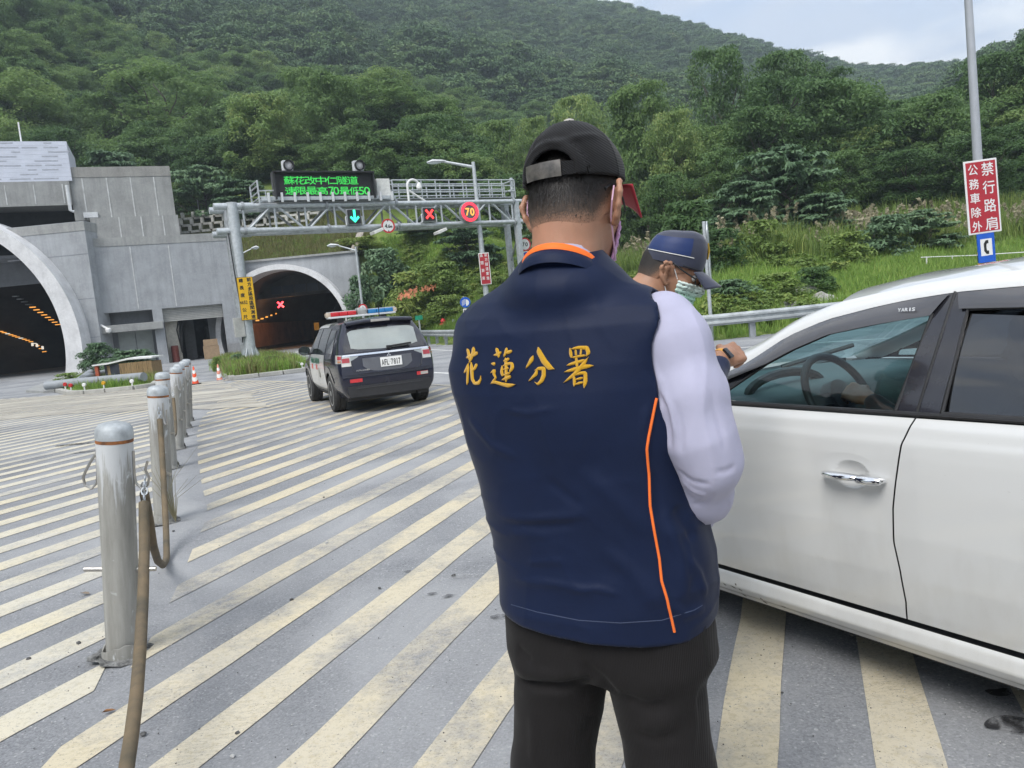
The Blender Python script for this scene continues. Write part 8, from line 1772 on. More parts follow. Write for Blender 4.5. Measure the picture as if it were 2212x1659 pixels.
def with_folds(fn, folds):
    """folds: (pixel polyline on the photograph's view, height, width): soft ridges (or creases if negative)"""
    segs = []
    for pix, amp, sig in folds:
        P = [march(fn, *q) for q in pix]; P = [q for q in P if q is not None]
        if len(P) > 1: segs.append((P, amp, sig))
    def f2(p):
        d = fn(p); add = 0
        for P, amp, sig in segs:
            lo_, hi_ = np.min(P, 0)-3.2*sig, np.max(P, 0)+3.2*sig; m_ = ((p >= lo_) & (p <= hi_)).all(-1)
            if not m_.any(): continue
            q = p[m_]; best = None; n_ = len(P)-1
            for i in range(n_):
                a, b = P[i], P[i+1]; ba = b-a; h_ = np.clip(((q-a)@ba)/(ba@ba+1e-12), 0, 1); dist = np.linalg.norm(q-a-h_[:, None]*ba, axis=-1); w = amp*np.exp(-(dist/sig)**2)*np.clip(np.sin(PI*np.clip((i+h_)/n_, 0.02, 0.98))*1.6, 0, 1); best = w if best is None else np.where(np.abs(w) > np.abs(best), w, best)
            if np.isscalar(add): add = np.zeros(len(p))
            add[m_] += best
        return d-add
    return f2
def wsolid(name, fn, lo, hi, h, mt, th, relax=2, attr=None):
    V, Q = surface(fn, lo, hi, h, relax); r_ = attr(V) if attr is not None else None; me = np_mesh(name, V-np.array(th.location), Q, mt, r_, True); return link(bpy.data.objects.new(name, me), th)
def bvh_of(o):
    off = Vector(o.parent.location) if o.parent else Vector((0, 0, 0)); return BVHTree.FromPolygons([Vector(v.co)+off for v in o.data.vertices], [tuple(p.vertices) for p in o.data.polygons])
def rc(bvh, px, py):
    d = ray(px, py); h_ = bvh.ray_cast(Vector(CAM.tolist()), Vector(d.tolist()).normalized(), 20); return (np.array(h_[0]), np.array(h_[1])) if h_[0] is not None else None
def wtube(name, P, r_, mt, th, seg=8, flat=None):
    mb = MB(); l = np.array(th.location); mb.tube([np.array(q)-l for q in P], r_, seg, True, flat); return mb.build(name, mt, th, True)

# ------------------------------------------------------------------ man in the navy vest, back to the viewer
PSI = rad(28)
ZC = 1.50
rows = [(1345, 1100, 1530), (1290, 1086, 1530), (1240, 1083, 1531), (1180, 1075, 1523), (1120, 1060, 1505), (1060, 1048, 1490), (1000, 1031, 1482), (940, 1010, 1480), (880, 992, 1482), (830, 977, 1484), (780, 969, 1482), (740, 978, 1476), (705, 990, 1462)]
tabV = []
for y, l, r in rows:
    pl_, pr_ = at(l, y, ZC), at(r, y, ZC); z = (pl_[2]+pr_[2])/2; w_ = (pr_[0]-pl_[0])/2; b = np.interp(z, [0.85, 1.0, 1.15, 1.3, 1.42], [0.150, 0.140, 0.140, 0.148, 0.138]); a = math.sqrt(max(0.01, w_*w_-(b*math.sin(PSI))**2))/math.cos(PSI); tabV.append((z, (pl_[0]+pr_[0])/2, ZC+np.interp(z, [0.9, 1.2, 1.4], [0.0, 0.0, 0.015]), a, b))
tabV.sort(); _t = tabV[-1]; tabV += [(_t[0]+0.03, _t[1], _t[2], _t[3]*0.90, _t[4]*0.88), (_t[0]+0.06, _t[1]-0.005, _t[2], _t[3]*0.66, _t[4]*0.68), (_t[0]+0.085, _t[1]-0.01, _t[2], _t[3]*0.38, _t[4]*0.45)]; MX, MY = tabV[4][1], ZC
MAN = thing('person', 'man with black cap and pink mask in navy vest with gold characters, back turned', 'person', (MX, MY, 0))
shR, shL = at(1432, 702, 1.40), at(1040, 712, 1.62); nb_ = at(1221, 590, 1.475)
arm_pts = [shR+np.array([0.002, 0, 0.004]), at(1452, 742, 1.385), at(1489, 858, 1.36), at(1514, 950, 1.345), at(1535, 1004, 1.345), at(1521, 1066, 1.40), at(1494, 1110, 1.50), at(1420, 1122, 1.70)]; arm_r = [0.057, 0.060, 0.061, 0.056, 0.047, 0.045, 0.038, 0.034]
armL = [shL+np.array([0.03, 0.02, -0.02]), at(1075, 860, 1.70), at(1108, 1000, 1.76), at(1180, 1070, 1.86), at(1260, 1095, 1.93)]; armL_r = [0.044, 0.050, 0.050, 0.046, 0.036]
cc0 = at(1221, 560, 1.48)
def vest0(p):
    d = stack(p, tabV, 2.35, PSI); d = smin(d, d_cap(p, nb_+[0, 0.012, -0.040], shR+np.array([-0.014, 0.0, -0.006]), 0.060, 0.062), 0.05); d = smin(d, d_cap(p, nb_+[0, 0.0, -0.012], shL+np.array([0.014, 0, 0.0]), 0.060, 0.058), 0.05); d = smin(d, d_cap(p, nb_+[0, 0.02, 0.0], nb_+[0, 0, -0.25], 0.068, 0.11), 0.06)
    d = smin(d, d_ell(p, cc0+[0, -0.006, -0.060], (0.112, 0.106, 0.060)), 0.035)
    w = p+0.03*np.stack([vnoise(p*6), vnoise(p*6+4), vnoise(p*6+8)], -1); low = sstep(1.30, 1.0, p[..., 2])
    return d + 0.0015*vnoise(p*np.array([6, 6, 9])) - 0.0022*low*(1-np.abs(vnoise(w*np.array([6, 6, 20])+3)))**3 - 0.0016*(1-np.abs(vnoise(w*np.array([14, 14, 9])+6)))**4
V_FOLDS = [([(1080, 1115), (1170, 1120), (1270, 1113)], 0.005, 0.006), ([(1085, 1130), (1180, 1138), (1250, 1135)], -0.003, 0.007), ([(1100, 1150), (1190, 1158)], 0.004, 0.005), ([(1110, 1250), (1180, 1258), (1260, 1270)], 0.0045, 0.006), ([(1230, 1275), (1290, 1272), (1340, 1285)], 0.0045, 0.006),
           ([(1250, 1010), (1330, 1080), (1400, 1160)], 0.004, 0.016), ([(1300, 1180), (1380, 1250), (1425, 1320)], 0.005, 0.014), ([(1440, 1120), (1470, 1200), (1480, 1290)], 0.006, 0.010), ([(1460, 1090), (1500, 1170)], -0.006, 0.010), ([(1010, 900), (1060, 960), (1120, 990)], 0.003, 0.008), ([(1180, 1035), (1260, 1100)], -0.003, 0.010),
           ([(1090, 885), (1140, 893), (1200, 882)], 0.003, 0.005), ([(1400, 870), (1392, 930), (1398, 1000)], 0.004, 0.007), ([(1405, 1010), (1420, 1060), (1430, 1130)], -0.005, 0.007), ([(1060, 1200), (1140, 1215), (1220, 1210)], 0.003, 0.006), ([(1440, 1300), (1480, 1330), (1525, 1310)], 0.004, 0.008), ([(1480, 1200), (1510, 1240), (1525, 1290)], 0.005, 0.007)]
vest1 = with_folds(vest0, V_FOLDS)
zh0 = at(1300, 1376, 1.38)[2]; hemz = lambda p: at(1300, 1376, 1.38)[2]+0.028*np.clip((p[..., 1]-1.38)/0.25, -0.2, 1)
def vest(p):
    d = smax(vest1(p), hemz(p)-p[..., 2], 0.006); hole = d_chain(p, arm_pts[:3], [x+0.004 for x in arm_r[:3]], 0.03)
    return smax(d, -hole, 0.009)
lo_, hi_ = (MX-0.34, ZC-0.26, 0.80), (MX+0.34, ZC+0.30, 1.60)
VST = wsolid('vest', vest, lo_, hi_, 0.0052, M_VEST, MAN); BV = bvh_of(VST)
# body: one continuous surface under the clothes
HM = Head(at(1243, 450, 1.515), rad(31), rad(12)); HC = Head(HM.c, rad(31), rad(1))
hipR, hipL = at(1415, 1440, 1.44), at(1215, 1445, 1.53); kR, kL = at(1452, 1659, 1.42), at(1194, 1659, 1.53)
footR, footL = np.array([kR[0]+0.015, kR[1]+0.02, 0.0]), np.array([kL[0]-0.02, kL[1]+0.02, 0.0]); fw = np.array([math.sin(PSI), math.cos(PSI), 0])
legR = [hipR, kR, np.array([*(kR[:2]*0.5+footR[:2]*0.5), 0.42]), footR+[0, 0, 0.10]]; legL = [hipL, kL, np.array([*(kL[:2]*0.5+footL[:2]*0.5), 0.42]), footL+[0, 0, 0.10]]
wR, wL = arm_pts[-1], armL[-1]; hRm = Hand(wR, at(1335, 1105, 1.80)-wR, (0, -0.3, 1), 1, [0.5, 0.55, 0.6, 0.65]); hLm = Hand(wL, at(1310, 1085, 1.95)-wL, (0, -0.3, 1), -1, [0.5, 0.55, 0.6, 0.65])
nk0 = HM.wor((0, -0.030, -0.050))
def body_man(p):
    d = HM.face(HM.loc(p)); d = smin(d, d_chain(p, [nk0, nk0*0.45+nb_*0.55, nb_+[0, 0.005, -0.04]], [0.058, 0.060, 0.074], 0.03), 0.022); d = smin(d, stack(p, tabV, 2.2, PSI)+0.022, 0.03)
    for P, r_ in ((arm_pts, arm_r), (armL, armL_r)): d = smin(d, d_chain(p, P, [x*0.78 for x in r_], 0.02), 0.02)
    for P in (legR, legL): d = smin(d, d_chain(p, P, [0.085, 0.065, 0.052, 0.042], 0.02), 0.03)
    for h_ in (hRm, hLm): d = smin(d, h_.sd(p), 0.008)
    for f_ in (footR, footL): d = smin(d, d_cap(p, f_+[0, 0, 0.045], f_+fw*0.15+[0, 0, 0.03], 0.036, 0.03), 0.02)
    return d
BODY = wsolid('body', body_man, (MX-0.36, ZC-0.30, 0.0), (MX+0.36, ZC+0.62, 1.80), 0.0062, M_SKIN, MAN)
# shirt sleeves, shirt collar
S_FOLDS = [([(1415, 840), (1434, 878), (1444, 925), (1448, 970)], -0.012, 0.006), ([(1430, 842), (1452, 890), (1460, 950)], 0.004, 0.006), ([(1456, 862), (1472, 930), (1474, 990)], -0.003, 0.006), ([(1498, 760), (1504, 860), (1506, 960)], 0.0025, 0.012), ([(1536, 840), (1552, 910), (1568, 985)], -0.0025, 0.006),
           ([(1462, 1014), (1496, 1040), (1535, 1046)], -0.005, 0.0045), ([(1470, 1034), (1500, 1062), (1530, 1070)], 0.004, 0.0055), ([(1545, 1020), (1570, 1018), (1590, 1005)], -0.003, 0.005), ([(1496, 1092), (1520, 1086), (1544, 1064)], -0.0035, 0.0045), ([(1404, 770), (1420, 810), (1432, 835)], 0.003, 0.006)]
def sleeve0(p):
    d = d_chain(p, arm_pts[:-1]+[arm_pts[-1]], arm_r, 0.03); w = p+0.02*np.stack([vnoise(p*9), vnoise(p*9+5), vnoise(p*9+9)], -1)
    return d+0.0008*vnoise(w*np.array([12, 12, 5])+3)-0.0034*(1-np.abs(vnoise(w*np.array([17, 17, 3.2])+8)))**4
sl1 = with_folds(sleeve0, S_FOLDS)
SLV = wsolid('shirt_sleeve', lambda p: smin(sl1(p), d_cap(p, arm_pts[-2], arm_pts[-1], 0.040, 0.038), 0.01), tuple(np.min(arm_pts, 0)-0.1), tuple(np.max(arm_pts, 0)+0.1), 0.0048, M_SHIRT, MAN); BS = bvh_of(SLV)
wsolid('shirt_sleeve', lambda p: d_chain(p, armL, armL_r, 0.03)+0.004*vnoise(p*13), tuple(np.min(armL, 0)-0.1), tuple(np.max(armL, 0)+0.1), 0.0075, M_SHIRT, MAN)
# trousers
rT = [(1600, 1104, 1552), (1500, 1103, 1548), (1440, 1101, 1543), (1392, 1102, 1535), (1345, 1101, 1529), (1290, 1100, 1520)]; tabT = []
for y, l, r in rT:
    pl_, pr_ = at(l, y, 1.485), at(r, y, 1.485); z = (pl_[2]+pr_[2])/2; w_ = (pr_[0]-pl_[0])/2; b = 0.118; tabT.append((z, (pl_[0]+pr_[0])/2, 1.487, math.sqrt(w_*w_-(b*math.sin(PSI))**2)/math.cos(PSI), b))
tabT.sort(); zcr = at(1327, 1506, 1.42)[2]
def trous0(p):
    top = smax(stack(p, [t for t in tabT if t[0] > zcr-0.03] or tabT, 2.4, PSI), zcr+0.03-p[..., 2], 0.05); d = top
    for P in (legR, legL): d = smin(d, d_chain(p, [P[0], P[1], P[2], P[3]], [0.098, 0.083, 0.078, 0.072], 0.03), 0.028)
    d = smax(d, 0.06-p[..., 2], 0.008); return d+0.004*vnoise(p*np.array([9, 9, 5])+5)+0.0015*vnoise(p*23)
T_FOLDS = [([(1112, 1462), (1180, 1482), (1240, 1480), (1288, 1464)], -0.012, 0.010), ([(1110, 1440), (1170, 1458), (1230, 1462)], 0.008, 0.014), ([(1120, 1492), (1190, 1502), (1260, 1492)], 0.006, 0.012), ([(1255, 1432), (1300, 1470), (1330, 1502)], -0.010, 0.011), ([(1335, 1500), (1400, 1530), (1450, 1515)], -0.007, 0.013), ([(1370, 1570), (1440, 1560), (1500, 1500)], 0.007, 0.015), ([(1115, 1400), (1150, 1430)], -0.005, 0.010), ([(1230, 1390), (1250, 1430), (1262, 1470)], 0.004, 0.012), ([(1370, 1580), (1420, 1600), (1470, 1580)], -0.006, 0.012), ([(1506, 1480), (1500, 1560), (1490, 1650)], 0.005, 0.010), ([(1150, 1540), (1152, 1600), (1150, 1655)], 0.005, 0.010), ([(1280, 1540), (1262, 1600)], -0.006, 0.012)]
TRS = wsolid('trousers', with_folds(trous0, T_FOLDS), (MX-0.36, ZC-0.26, 0.02), (MX+0.36, ZC+0.28, 1.0), 0.0068, M_TROUS, MAN)
BT = bvh_of(TRS)
q_ = [rc(BT, x, y) for x, y in ((1522, 1350), (1520, 1375), (1524, 1400), (1533, 1440), (1538, 1470))]; wtube('pocket_seam', [h_[0] for h_ in q_ if h_], 0.0022, pm('dark_seam', (0.008, 0.008, 0.008), 0.9), MAN)
for f_ in (footR, footL): wsolid('shoe', lambda p, f_=f_: smax(smin(d_cap(p, f_+[0, 0, 0.05], f_+fw*0.17+[0, 0, 0.035], 0.048, 0.042), d_cap(p, f_+[0, 0, 0.05], f_+[0, 0, 0.10], 0.045, 0.045), 0.03), 0.004-p[..., 2], 0.004), tuple(f_-0.12), tuple(f_+np.array([0.25, 0.3, 0.16])), 0.009, M_SHOE, MAN)
# collar: navy stand below, orange above, tipped forward
def collar(name, c, rx, ry, zb, zt, out0, out1, tip, mt, th_=0.006, gap=0.5, n=44):
    P = []; cs, sn = math.cos(PSI), math.sin(PSI)
    for i in range(n+1):
        a = -PI/2+gap*0.0+(2*PI-gap)*(i/n-0.5); 
        for z, o_ in ((zb, out0), ((zb+zt)/2, (out0+out1)/2+0.003), (zt, out1), (zt+0.002, out1-th_*0.5), (zt, out1-th_), (zb, out0-th_)):
            u, v = (rx+o_)*math.cos(a), (ry+o_)*math.sin(a); zz = z-tip*(v+ry)/(2*ry)*1.0; P.append((c[0]+u*cs+v*sn-MX, c[1]-u*sn+v*cs-MY, c[2]+zz))
    return grid_obj(name, np.array(P), n+1, 6, mt, MAN, False)
cc_ = at(1221, 560, 1.48); ZT = at(1223, 524, 1.41)[2]-cc_[2]; ZM = at(1223, 545, 1.40)[2]-cc_[2]; ZL = at(1218, 566, 1.385)[2]-cc_[2]
collar('collar_stand', cc_, 0.070, 0.076, ZL-0.012, ZM+0.001, 0.026, 0.013, 0.085, M_VEST, 0.008); collar('orange_collar', cc_, 0.070, 0.076, ZM+0.0015, ZT, 0.013, 0.004, 0.085, M_ORNG, 0.006); collar('shirt_collar', cc_, 0.070, 0.076, ZM-0.02, ZT-0.001, 0.001, -0.002, 0.030, M_SHIRT, 0.004)
# orange piping down the side, hem stitching
def draw(bvh, pts_, lift=0.001, step=6):
    P = []
    for (x0, y0), (x1_, y1_) in zip(pts_[:-1], pts_[1:]):
        k = max(1, int(math.hypot(x1_-x0, y1_-y0)/step))
        for i in range(k):
            h_ = rc(bvh, x0+(x1_-x0)*i/k, y0+(y1_-y0)*i/k)
            if h_ is not None: P.append(h_[0]+h_[1]*lift)
    return P
wtube('orange_piping', draw(BV, [(1418, 860), (1410, 897), (1400, 945), (1397, 971), (1401, 1022), (1404, 1093), (1412, 1141), (1424, 1206), (1429, 1255), (1441, 1295), (1458, 1371)], 0.0012), 0.0026, M_PIPING, MAN)
wtube('hem_stitch', draw(BV, [(1104, 1306), (1160, 1322), (1250, 1340), (1340, 1346), (1430, 1340), (1500, 1318), (1526, 1302)], -0.0006, 10), 0.0011, pm('navy_thread', (0.035, 0.05, 0.10), 0.6), MAN)
# gold characters, stroke by stroke, laid on the cloth (pixel columns of the photograph's view)
def stroke_part(name, strokes, conv):
    mb = MB(); l = np.array(MAN.location); n_ = 0
    for st in strokes:
        P = [(*conv(x, y), w*0.31) for x, y, w in st]; L_ = [0]
        for a, b in zip(P[:-1], P[1:]): L_.append(L_[-1]+math.hypot(b[0]-a[0], b[1]-a[1]))
        m_ = max(6, int(L_[-1]/1.6)); ss = np.linspace(0, L_[-1], m_+1); X, Y, W_ = (np.interp(ss, L_, [p[i] for p in P]) for i in range(3)); rows_ = []
        for k in range(1): X[1:-1] = (X[:-2]+X[1:-1]*2+X[2:])/4; Y[1:-1] = (Y[:-2]+Y[1:-1]*2+Y[2:])/4
        for i in range(m_+1):
            dx, dy = X[min(i+1, m_)]-X[max(i-1, 0)], Y[min(i+1, m_)]-Y[max(i-1, 0)]; q = math.hypot(dx, dy)+1e-9; nx, ny = -dy/q, dx/q; f = i/m_; e = min(1, (0.25+6*f), (0.25+6*(1-f))); wv = W_[i]*0.5*e; row = []
            for g, lf in ((-1, 0.0004), (-0.72, 0.0017), (0, 0.0024), (0.72, 0.0017), (1, 0.0004)):
                h_ = rc(BV, X[i]+nx*wv*g, Y[i]+ny*wv*g)
                if h_ is None: row = None; break
                row.append(h_[0]+h_[1]*(lf+0.0005+0.00012*(n_ % 5))-l)
            if row: rows_.append(row)
        if len(rows_) > 1:
            v = [p for r_ in rows_ for p in r_]; mb.add(v, [(i*5+j, i*5+j+1, (i+1)*5+j+1, (i+1)*5+j) for i in range(len(rows_)-1) for j in range(4)])
        n_ += 1
    return mb.build(name, M_GOLD, MAN, True, fix=False)
zc3 = lambda x, y: (932.6+x*0.3224, 493.7+y*0.3224)
HUA = [[(237, 868, 20), (262, 852, 26), (285, 848, 22), (303, 833, 26), (311, 826, 16)], [(243, 806, 16), (250, 835, 22), (254, 880, 10)], [(284, 794, 22), (281, 830, 26), (268, 870, 18), (253, 905, 8)], [(250, 905, 10), (240, 935, 18), (222, 968, 10)], [(250, 915, 12), (246, 960, 16), (242, 1046, 14)], [(305, 905, 18), (292, 935, 20), (270, 962, 8)], [(268, 895, 18), (270, 940, 24), (275, 1010, 22), (290, 1038, 22), (315, 1035, 26), (330, 1010, 14), (332, 985, 6)]]
LIAN = [[(418, 850, 14), (450, 842, 22), (470, 825, 14)], [(436, 800, 22), (446, 835, 26), (452, 866, 12)], [(495, 838, 14), (520, 828, 26), (543, 818, 16)], [(506, 798, 18), (500, 825, 22), (487, 862, 10)], [(485, 890, 14), (510, 878, 22), (522, 868, 14)], [(475, 918, 10), (470, 960, 22), (478, 990, 20)], [(478, 922, 12), (515, 906, 22), (540, 905, 22), (542, 930, 26), (525, 965, 18)], [(480, 945, 8), (505, 940, 16), (520, 934, 14)], [(482, 985, 10), (510, 972, 18), (530, 968, 14)], [(474, 1015, 12), (505, 1002, 24), (535, 988, 26)], [(497, 866, 22), (500, 930, 22), (500, 1030, 20)], [(402, 905, 12), (420, 908, 26), (430, 908, 16)], [(398, 968, 12), (422, 950, 24), (418, 975, 20), (432, 1000, 14), (402, 1040, 20)], [(400, 1040, 16), (425, 1028, 22), (470, 1042, 24), (515, 1052, 30), (566, 1045, 10)]]
FEN = [[(715, 795, 26), (722, 830, 36), (755, 890, 42), (790, 930, 40), (826, 942, 10)], [(683, 850, 12), (670, 880, 30), (634, 937, 8)], [(690, 950, 10), (720, 938, 24), (752, 938, 28), (752, 985, 30), (738, 1020, 28), (712, 1044, 18), (692, 1028, 8)], [(708, 940, 12), (700, 975, 26), (652, 1024, 8)]]
SHU = [[(928, 800, 12), (932, 835, 24), (938, 868, 18)], [(932, 808, 12), (985, 798, 24), (1040, 800, 30), (1050, 830, 30), (1036, 858, 18)], [(965, 812, 14), (968, 852, 16)], [(1002, 808, 14), (998, 848, 16)], [(940, 866, 12), (990, 856, 18), (1035, 850, 14)], [(905, 918, 14), (950, 903, 22), (1000, 890, 22), (1030, 880, 18)], [(968, 862, 16), (972, 900, 22), (976, 930, 16)], [(888, 962, 12), (950, 945, 26), (1030, 925, 30), (1086, 918, 14)], [(1052, 860, 10), (1020, 905, 26), (960, 975, 28), (884, 1034, 8)], [(952, 985, 14), (958, 1020, 24), (956, 1058, 16)], [(955, 985, 12), (1000, 968, 22), (1030, 968, 26), (1030, 1020, 30), (1020, 1070, 18)], [(965, 1012, 10), (990, 1006, 18), (1015, 1000, 14)], [(962, 1045, 10), (990, 1036, 20), (1018, 1030, 14)]]
for st in (HUA, LIAN, FEN, SHU): stroke_part('embroidered_character', st, zc3)
# hair, cap, mask, glasses
def hairline(q): return np.where(q[..., 1] < -0.02, np.interp(q[..., 1], [-0.11, -0.06, -0.02], [-0.088, -0.080, -0.034]), np.interp(q[..., 1], [-0.02, 0.02, 0.05, 0.08], [-0.03, -0.012, 0.0, 0.06]))
def hair_sd(p): q = HM.loc(p); return smax(HM.skull(q)-0.0035-0.003*sstep(-0.06, 0.02, q[..., 2]), hairline(q)-q[..., 2], 0.006)
def fade(V): q = HM.loc(V); return sstep(-0.004, 0.118, q[:, 2]-hairline(q))*0.97
hl_, hh_ = HM.c-0.15, HM.c+0.15
HAIR = wsolid('hair', lambda p: smin(hair_sd(p), 1.0, 0.001), tuple(hl_), tuple(hh_), 0.0042, M_FADE, MAN, 2, fade)
HV = np.array([v.co[:] for v in HAIR.data.vertices])+np.array(MAN.location); HN = np.array([v.normal[:] for v in HAIR.data.vertices]); rs = np.random.RandomState(5); ix = rs.randint(0, len(HV), 26000); fq = fade(HV[ix]); ix = ix[rs.rand(len(ix)) < fq**1.8]
C_, N_ = HV[ix]+rs.normal(0, 0.0016, (len(ix), 3)), HN[ix]; ql = HM.loc(C_); dn = HM.R@np.array([0, -0.3, -1.0]); T_ = dn-N_*(N_@dn)[:, None]+rs.normal(0, 0.28, (len(ix), 3)); T_ /= np.linalg.norm(T_, axis=1)[:, None]; B2 = np.cross(N_, T_); Ln = (0.004+0.010*fade(C_))[:, None]*rs.uniform(0.7, 1.2, (len(ix), 1)); w0 = 0.00032
V = np.stack([C_-B2*w0, C_+B2*w0, C_+T_*Ln+N_*Ln*0.22+B2*w0*0.3, C_+T_*Ln+N_*Ln*0.22-B2*w0*0.3], 1).reshape(-1, 3); o = link(bpy.data.objects.new('hair_strands', np_mesh('hair_strands', V-np.array(MAN.location), np.arange(len(V)).reshape(-1, 4), M_HAIRS)), MAN); o['kind'] = 'stuff'
ZCUT = 0.046
def cap_dome(q):
    a = np.arctan2(q[..., 0], -q[..., 1]); d = d_ell(q, (0, 0.002, 0.048), (0.0945, 0.114, 0.116)); d = smin(d, d_ell(q, (0, 0.055, 0.070), (0.070, 0.054, 0.070)), 0.03)
    arc = np.hypot(q[..., 0], q[..., 2]-0.050); bk = sstep(0.0, -0.05, q[..., 1])
    d = d-0.0012*np.exp(-((np.mod(a, PI/3)-PI/6)/0.03)**2)-bk*0.0042*np.exp(-((arc-0.060)/0.007)**2)+bk*0.0030*np.exp(-((arc-0.072)/0.007)**2)
    return d-0.004*np.exp(-((q[..., 2]-0.108-0.25*np.abs(q[..., 0]-0.02))/0.008)**2)*sstep(0.0, -0.06, q[..., 1])*sstep(-0.03, 0.02, q[..., 0])+0.0010*vnoise(q*38)
def cap_sd(p):
    q = HC.loc(p); d = cap_dome(q); d = smax(d, -(d+0.0075), 0.001); d = smax(d, ZCUT-q[..., 2], 0.002); op = d_cap(q, (0.004, -0.16, 0.050), (0.004, -0.055, 0.050), 0.046, 0.046); return smax(d, -op, 0.003)
wsolid('cap', cap_sd, tuple(HM.c-0.19), tuple(HM.c+0.19), 0.0036, M_CAPB, MAN, 1)
def head_grid(name, fq_, nu, nv, mt, flip=False): P = np.array([HC.wor(fq_(u, v)) for u in np.linspace(0, 1, nu) for v in np.linspace(0, 1, nv)])-np.array(MAN.location); return grid_obj(name, P, nu, nv, mt, MAN, flip)
def strap(u, v, a0, a1, z0, z1, off): a = a0+(a1-a0)*u; return np.array([(0.0945+off)*math.sin(a), 0.002-(0.114+off)*math.cos(a)*0.99, z0+(z1-z0)*v])
head_grid('strap', lambda u, v: strap(u, v, -0.55, 0.62, 0.047, 0.071, 0.0008), 20, 4, M_CAPB); head_grid('reflective_patch', lambda u, v: strap(u, v, -0.50, 0.30, 0.045, 0.074, 0.0035+0.001*math.sin(v*PI)), 16, 4, pm('faded_reflective_tape', (0.16, 0.145, 0.13), 0.3, 0.3, 0.5, 26, col2=(0.02, 0.024, 0.028)))
mb = MB(); mb.lathe([(0.011, 0), (0.010, 0.004), (0.004, 0.006)], (0, 0, 0), 16); o = mb.build('button', pm('pale_button_cloth', (0.52, 0.50, 0.46), 0.7), MAN, True); o.location = tuple(HC.wor((0, 0.002, 0.164))-np.array(MAN.location))
def brim(u, v): x = (u-0.5)*2; return np.array([0.092*x*(1-0.08*v), 0.050+0.050*math.sqrt(max(0, 1-x*x*0.75))+0.076*v*(1-0.22*x*x), 0.050-0.024*v-0.040*x*x*(0.25+0.9*v)])
BRM = head_grid('brim', brim, 24, 10, M_BRIM); md = BRM.modifiers.new('thickness', 'SOLIDIFY'); md.thickness = 0.0035
wsolid('mask', lambda p: (lambda q: smax(smax(smax(HM.skull(q)-0.010+0.0012*np.sin(q[..., 2]*420), -(HM.skull(q)-0.003), 0.001), 0.050-q[..., 1], 0.004), np.maximum(q[..., 2]+0.020, -0.128-q[..., 2]), 0.004))(HM.loc(p)), tuple(HM.c-0.17), tuple(HM.c+0.17), 0.0040, M_PINKM, MAN, 1)
for sx_ in (1, -1):
    for zz, e in ((-0.030, [(0.083, 0.018, 0.020), (0.085, 0.006, 0.036)]), (-0.098, [(0.079, -0.010, -0.030), (0.090, -0.030, -0.006), (0.092, -0.026, 0.022)])):
        P = [(sx_*0.060, 0.056, zz)]+[(sx_*a, b, c) for a, b, c in e]; wtube('mask_loop', [HM.wor(q) for q in P], 0.0017, M_PINKL, MAN, 6)
    wtube('glasses_temple', [HM.wor((sx_*x, y, z)) for x, y, z in ((0.070, 0.082, 0.008), (0.082, 0.040, 0.018), (0.085, 0.008, 0.030), (0.082, -0.018, 0.028), (0.079, -0.038, 0.014))], [0.002, 0.002, 0.0024, 0.003, 0.0034], M_BLACK, MAN, 8)
    P = [(sx_*(0.034+0.026*math.cos(a)), 0.104-0.010*(math.cos(a)+1), 0.004+0.018*math.sin(a)) for a in np.linspace(0, 2*PI, 22)]; wtube('glasses_rim', [HM.wor(q) for q in P], 0.0018, M_BLACK, MAN, 6)
    for nm, r_, c, mt_ in (('eye', 0.0115, 0.080, M_WHITE), ('iris', 0.0055, 0.0872, M_BLACK)): bm = bmesh.new(); bmesh.ops.create_icosphere(bm, subdivisions=2, radius=r_); me = bpy.data.meshes.new(nm); bm.to_mesh(me); bm.free(); me.materials.append(mt_); set_smooth(me); o = link(bpy.data.objects.new(nm, me), MAN); o.location = tuple(HM.wor((sx_*0.032, c, 0.005))-np.array(MAN.location))

# ------------------------------------------------------------------ officer in profile beside the car
OD = 2.52; OY = rad(85); HO = Head(at(1446, 590, OD), rad(104), rad(22), 0.0, 0.95)
M_UNI = cloth('navy_uniform_cloth', (0.016, 0.022, 0.055), 0.7, 0.2); M_OCAP = cloth('slate_cap_cloth', (0.042, 0.047, 0.075), 0.6, 0.35); M_OBLUE = cloth('royal_blue_satin', (0.010, 0.028, 0.115), 0.55, 0.2, spec=0.4); M_FADE2 = hair_mat('grey_faded_hair', (0.36, 0.19, 0.115))
ofw = np.array([math.sin(OY), math.cos(OY), 0]); ort = np.array([math.cos(OY), -math.sin(OY), 0]); oc = HO.c-ofw*0.13; OX, OYY = oc[0], oc[1]
OFF = thing('person', 'police officer in navy cap, glasses and green mask leaning to the white car', 'person', (OX, OYY, 0)); ol = np.array(OFF.location)
on = np.array([OX, OYY, 1.415])-ofw*0.015; osR, osL = on+ort*0.185+[0, 0, -0.075], on-ort*0.185+[0, 0, -0.075]
hw_ = at(1563, 772, 2.50); oelb = at(1500, 880, 2.36)
armOR = [osR, (osR+oelb)/2+ort*0.02, oelb, (oelb+hw_)/2, hw_]; armOL = [osL, osL+[0, 0, -0.15]-ofw*0.01, osL+[0, 0, -0.29]-ofw*0.02, osL+[0, 0, -0.52]+ofw*0.03]; handR = Hand(hw_, at(1617, 753, 2.60)-hw_, at(1560, 700, 2.2)-at(1560, 800, 2.6), 1, [1.05, 1.1, 1.1, 1.15]); handL = Hand(armOL[-1], ofw*0.1+[0, 0, -1.0], -ort, -1, [0.6, 0.6, 0.7, 0.7])
tabO = [(0.80, OX, OYY, 0.17, 0.12), (0.95, OX, OYY, 0.175, 0.125), (1.10, OX, OYY, 0.18, 0.13), (1.25, OX, OYY, 0.20, 0.135), (1.34, OX, OYY, 0.18, 0.12)]
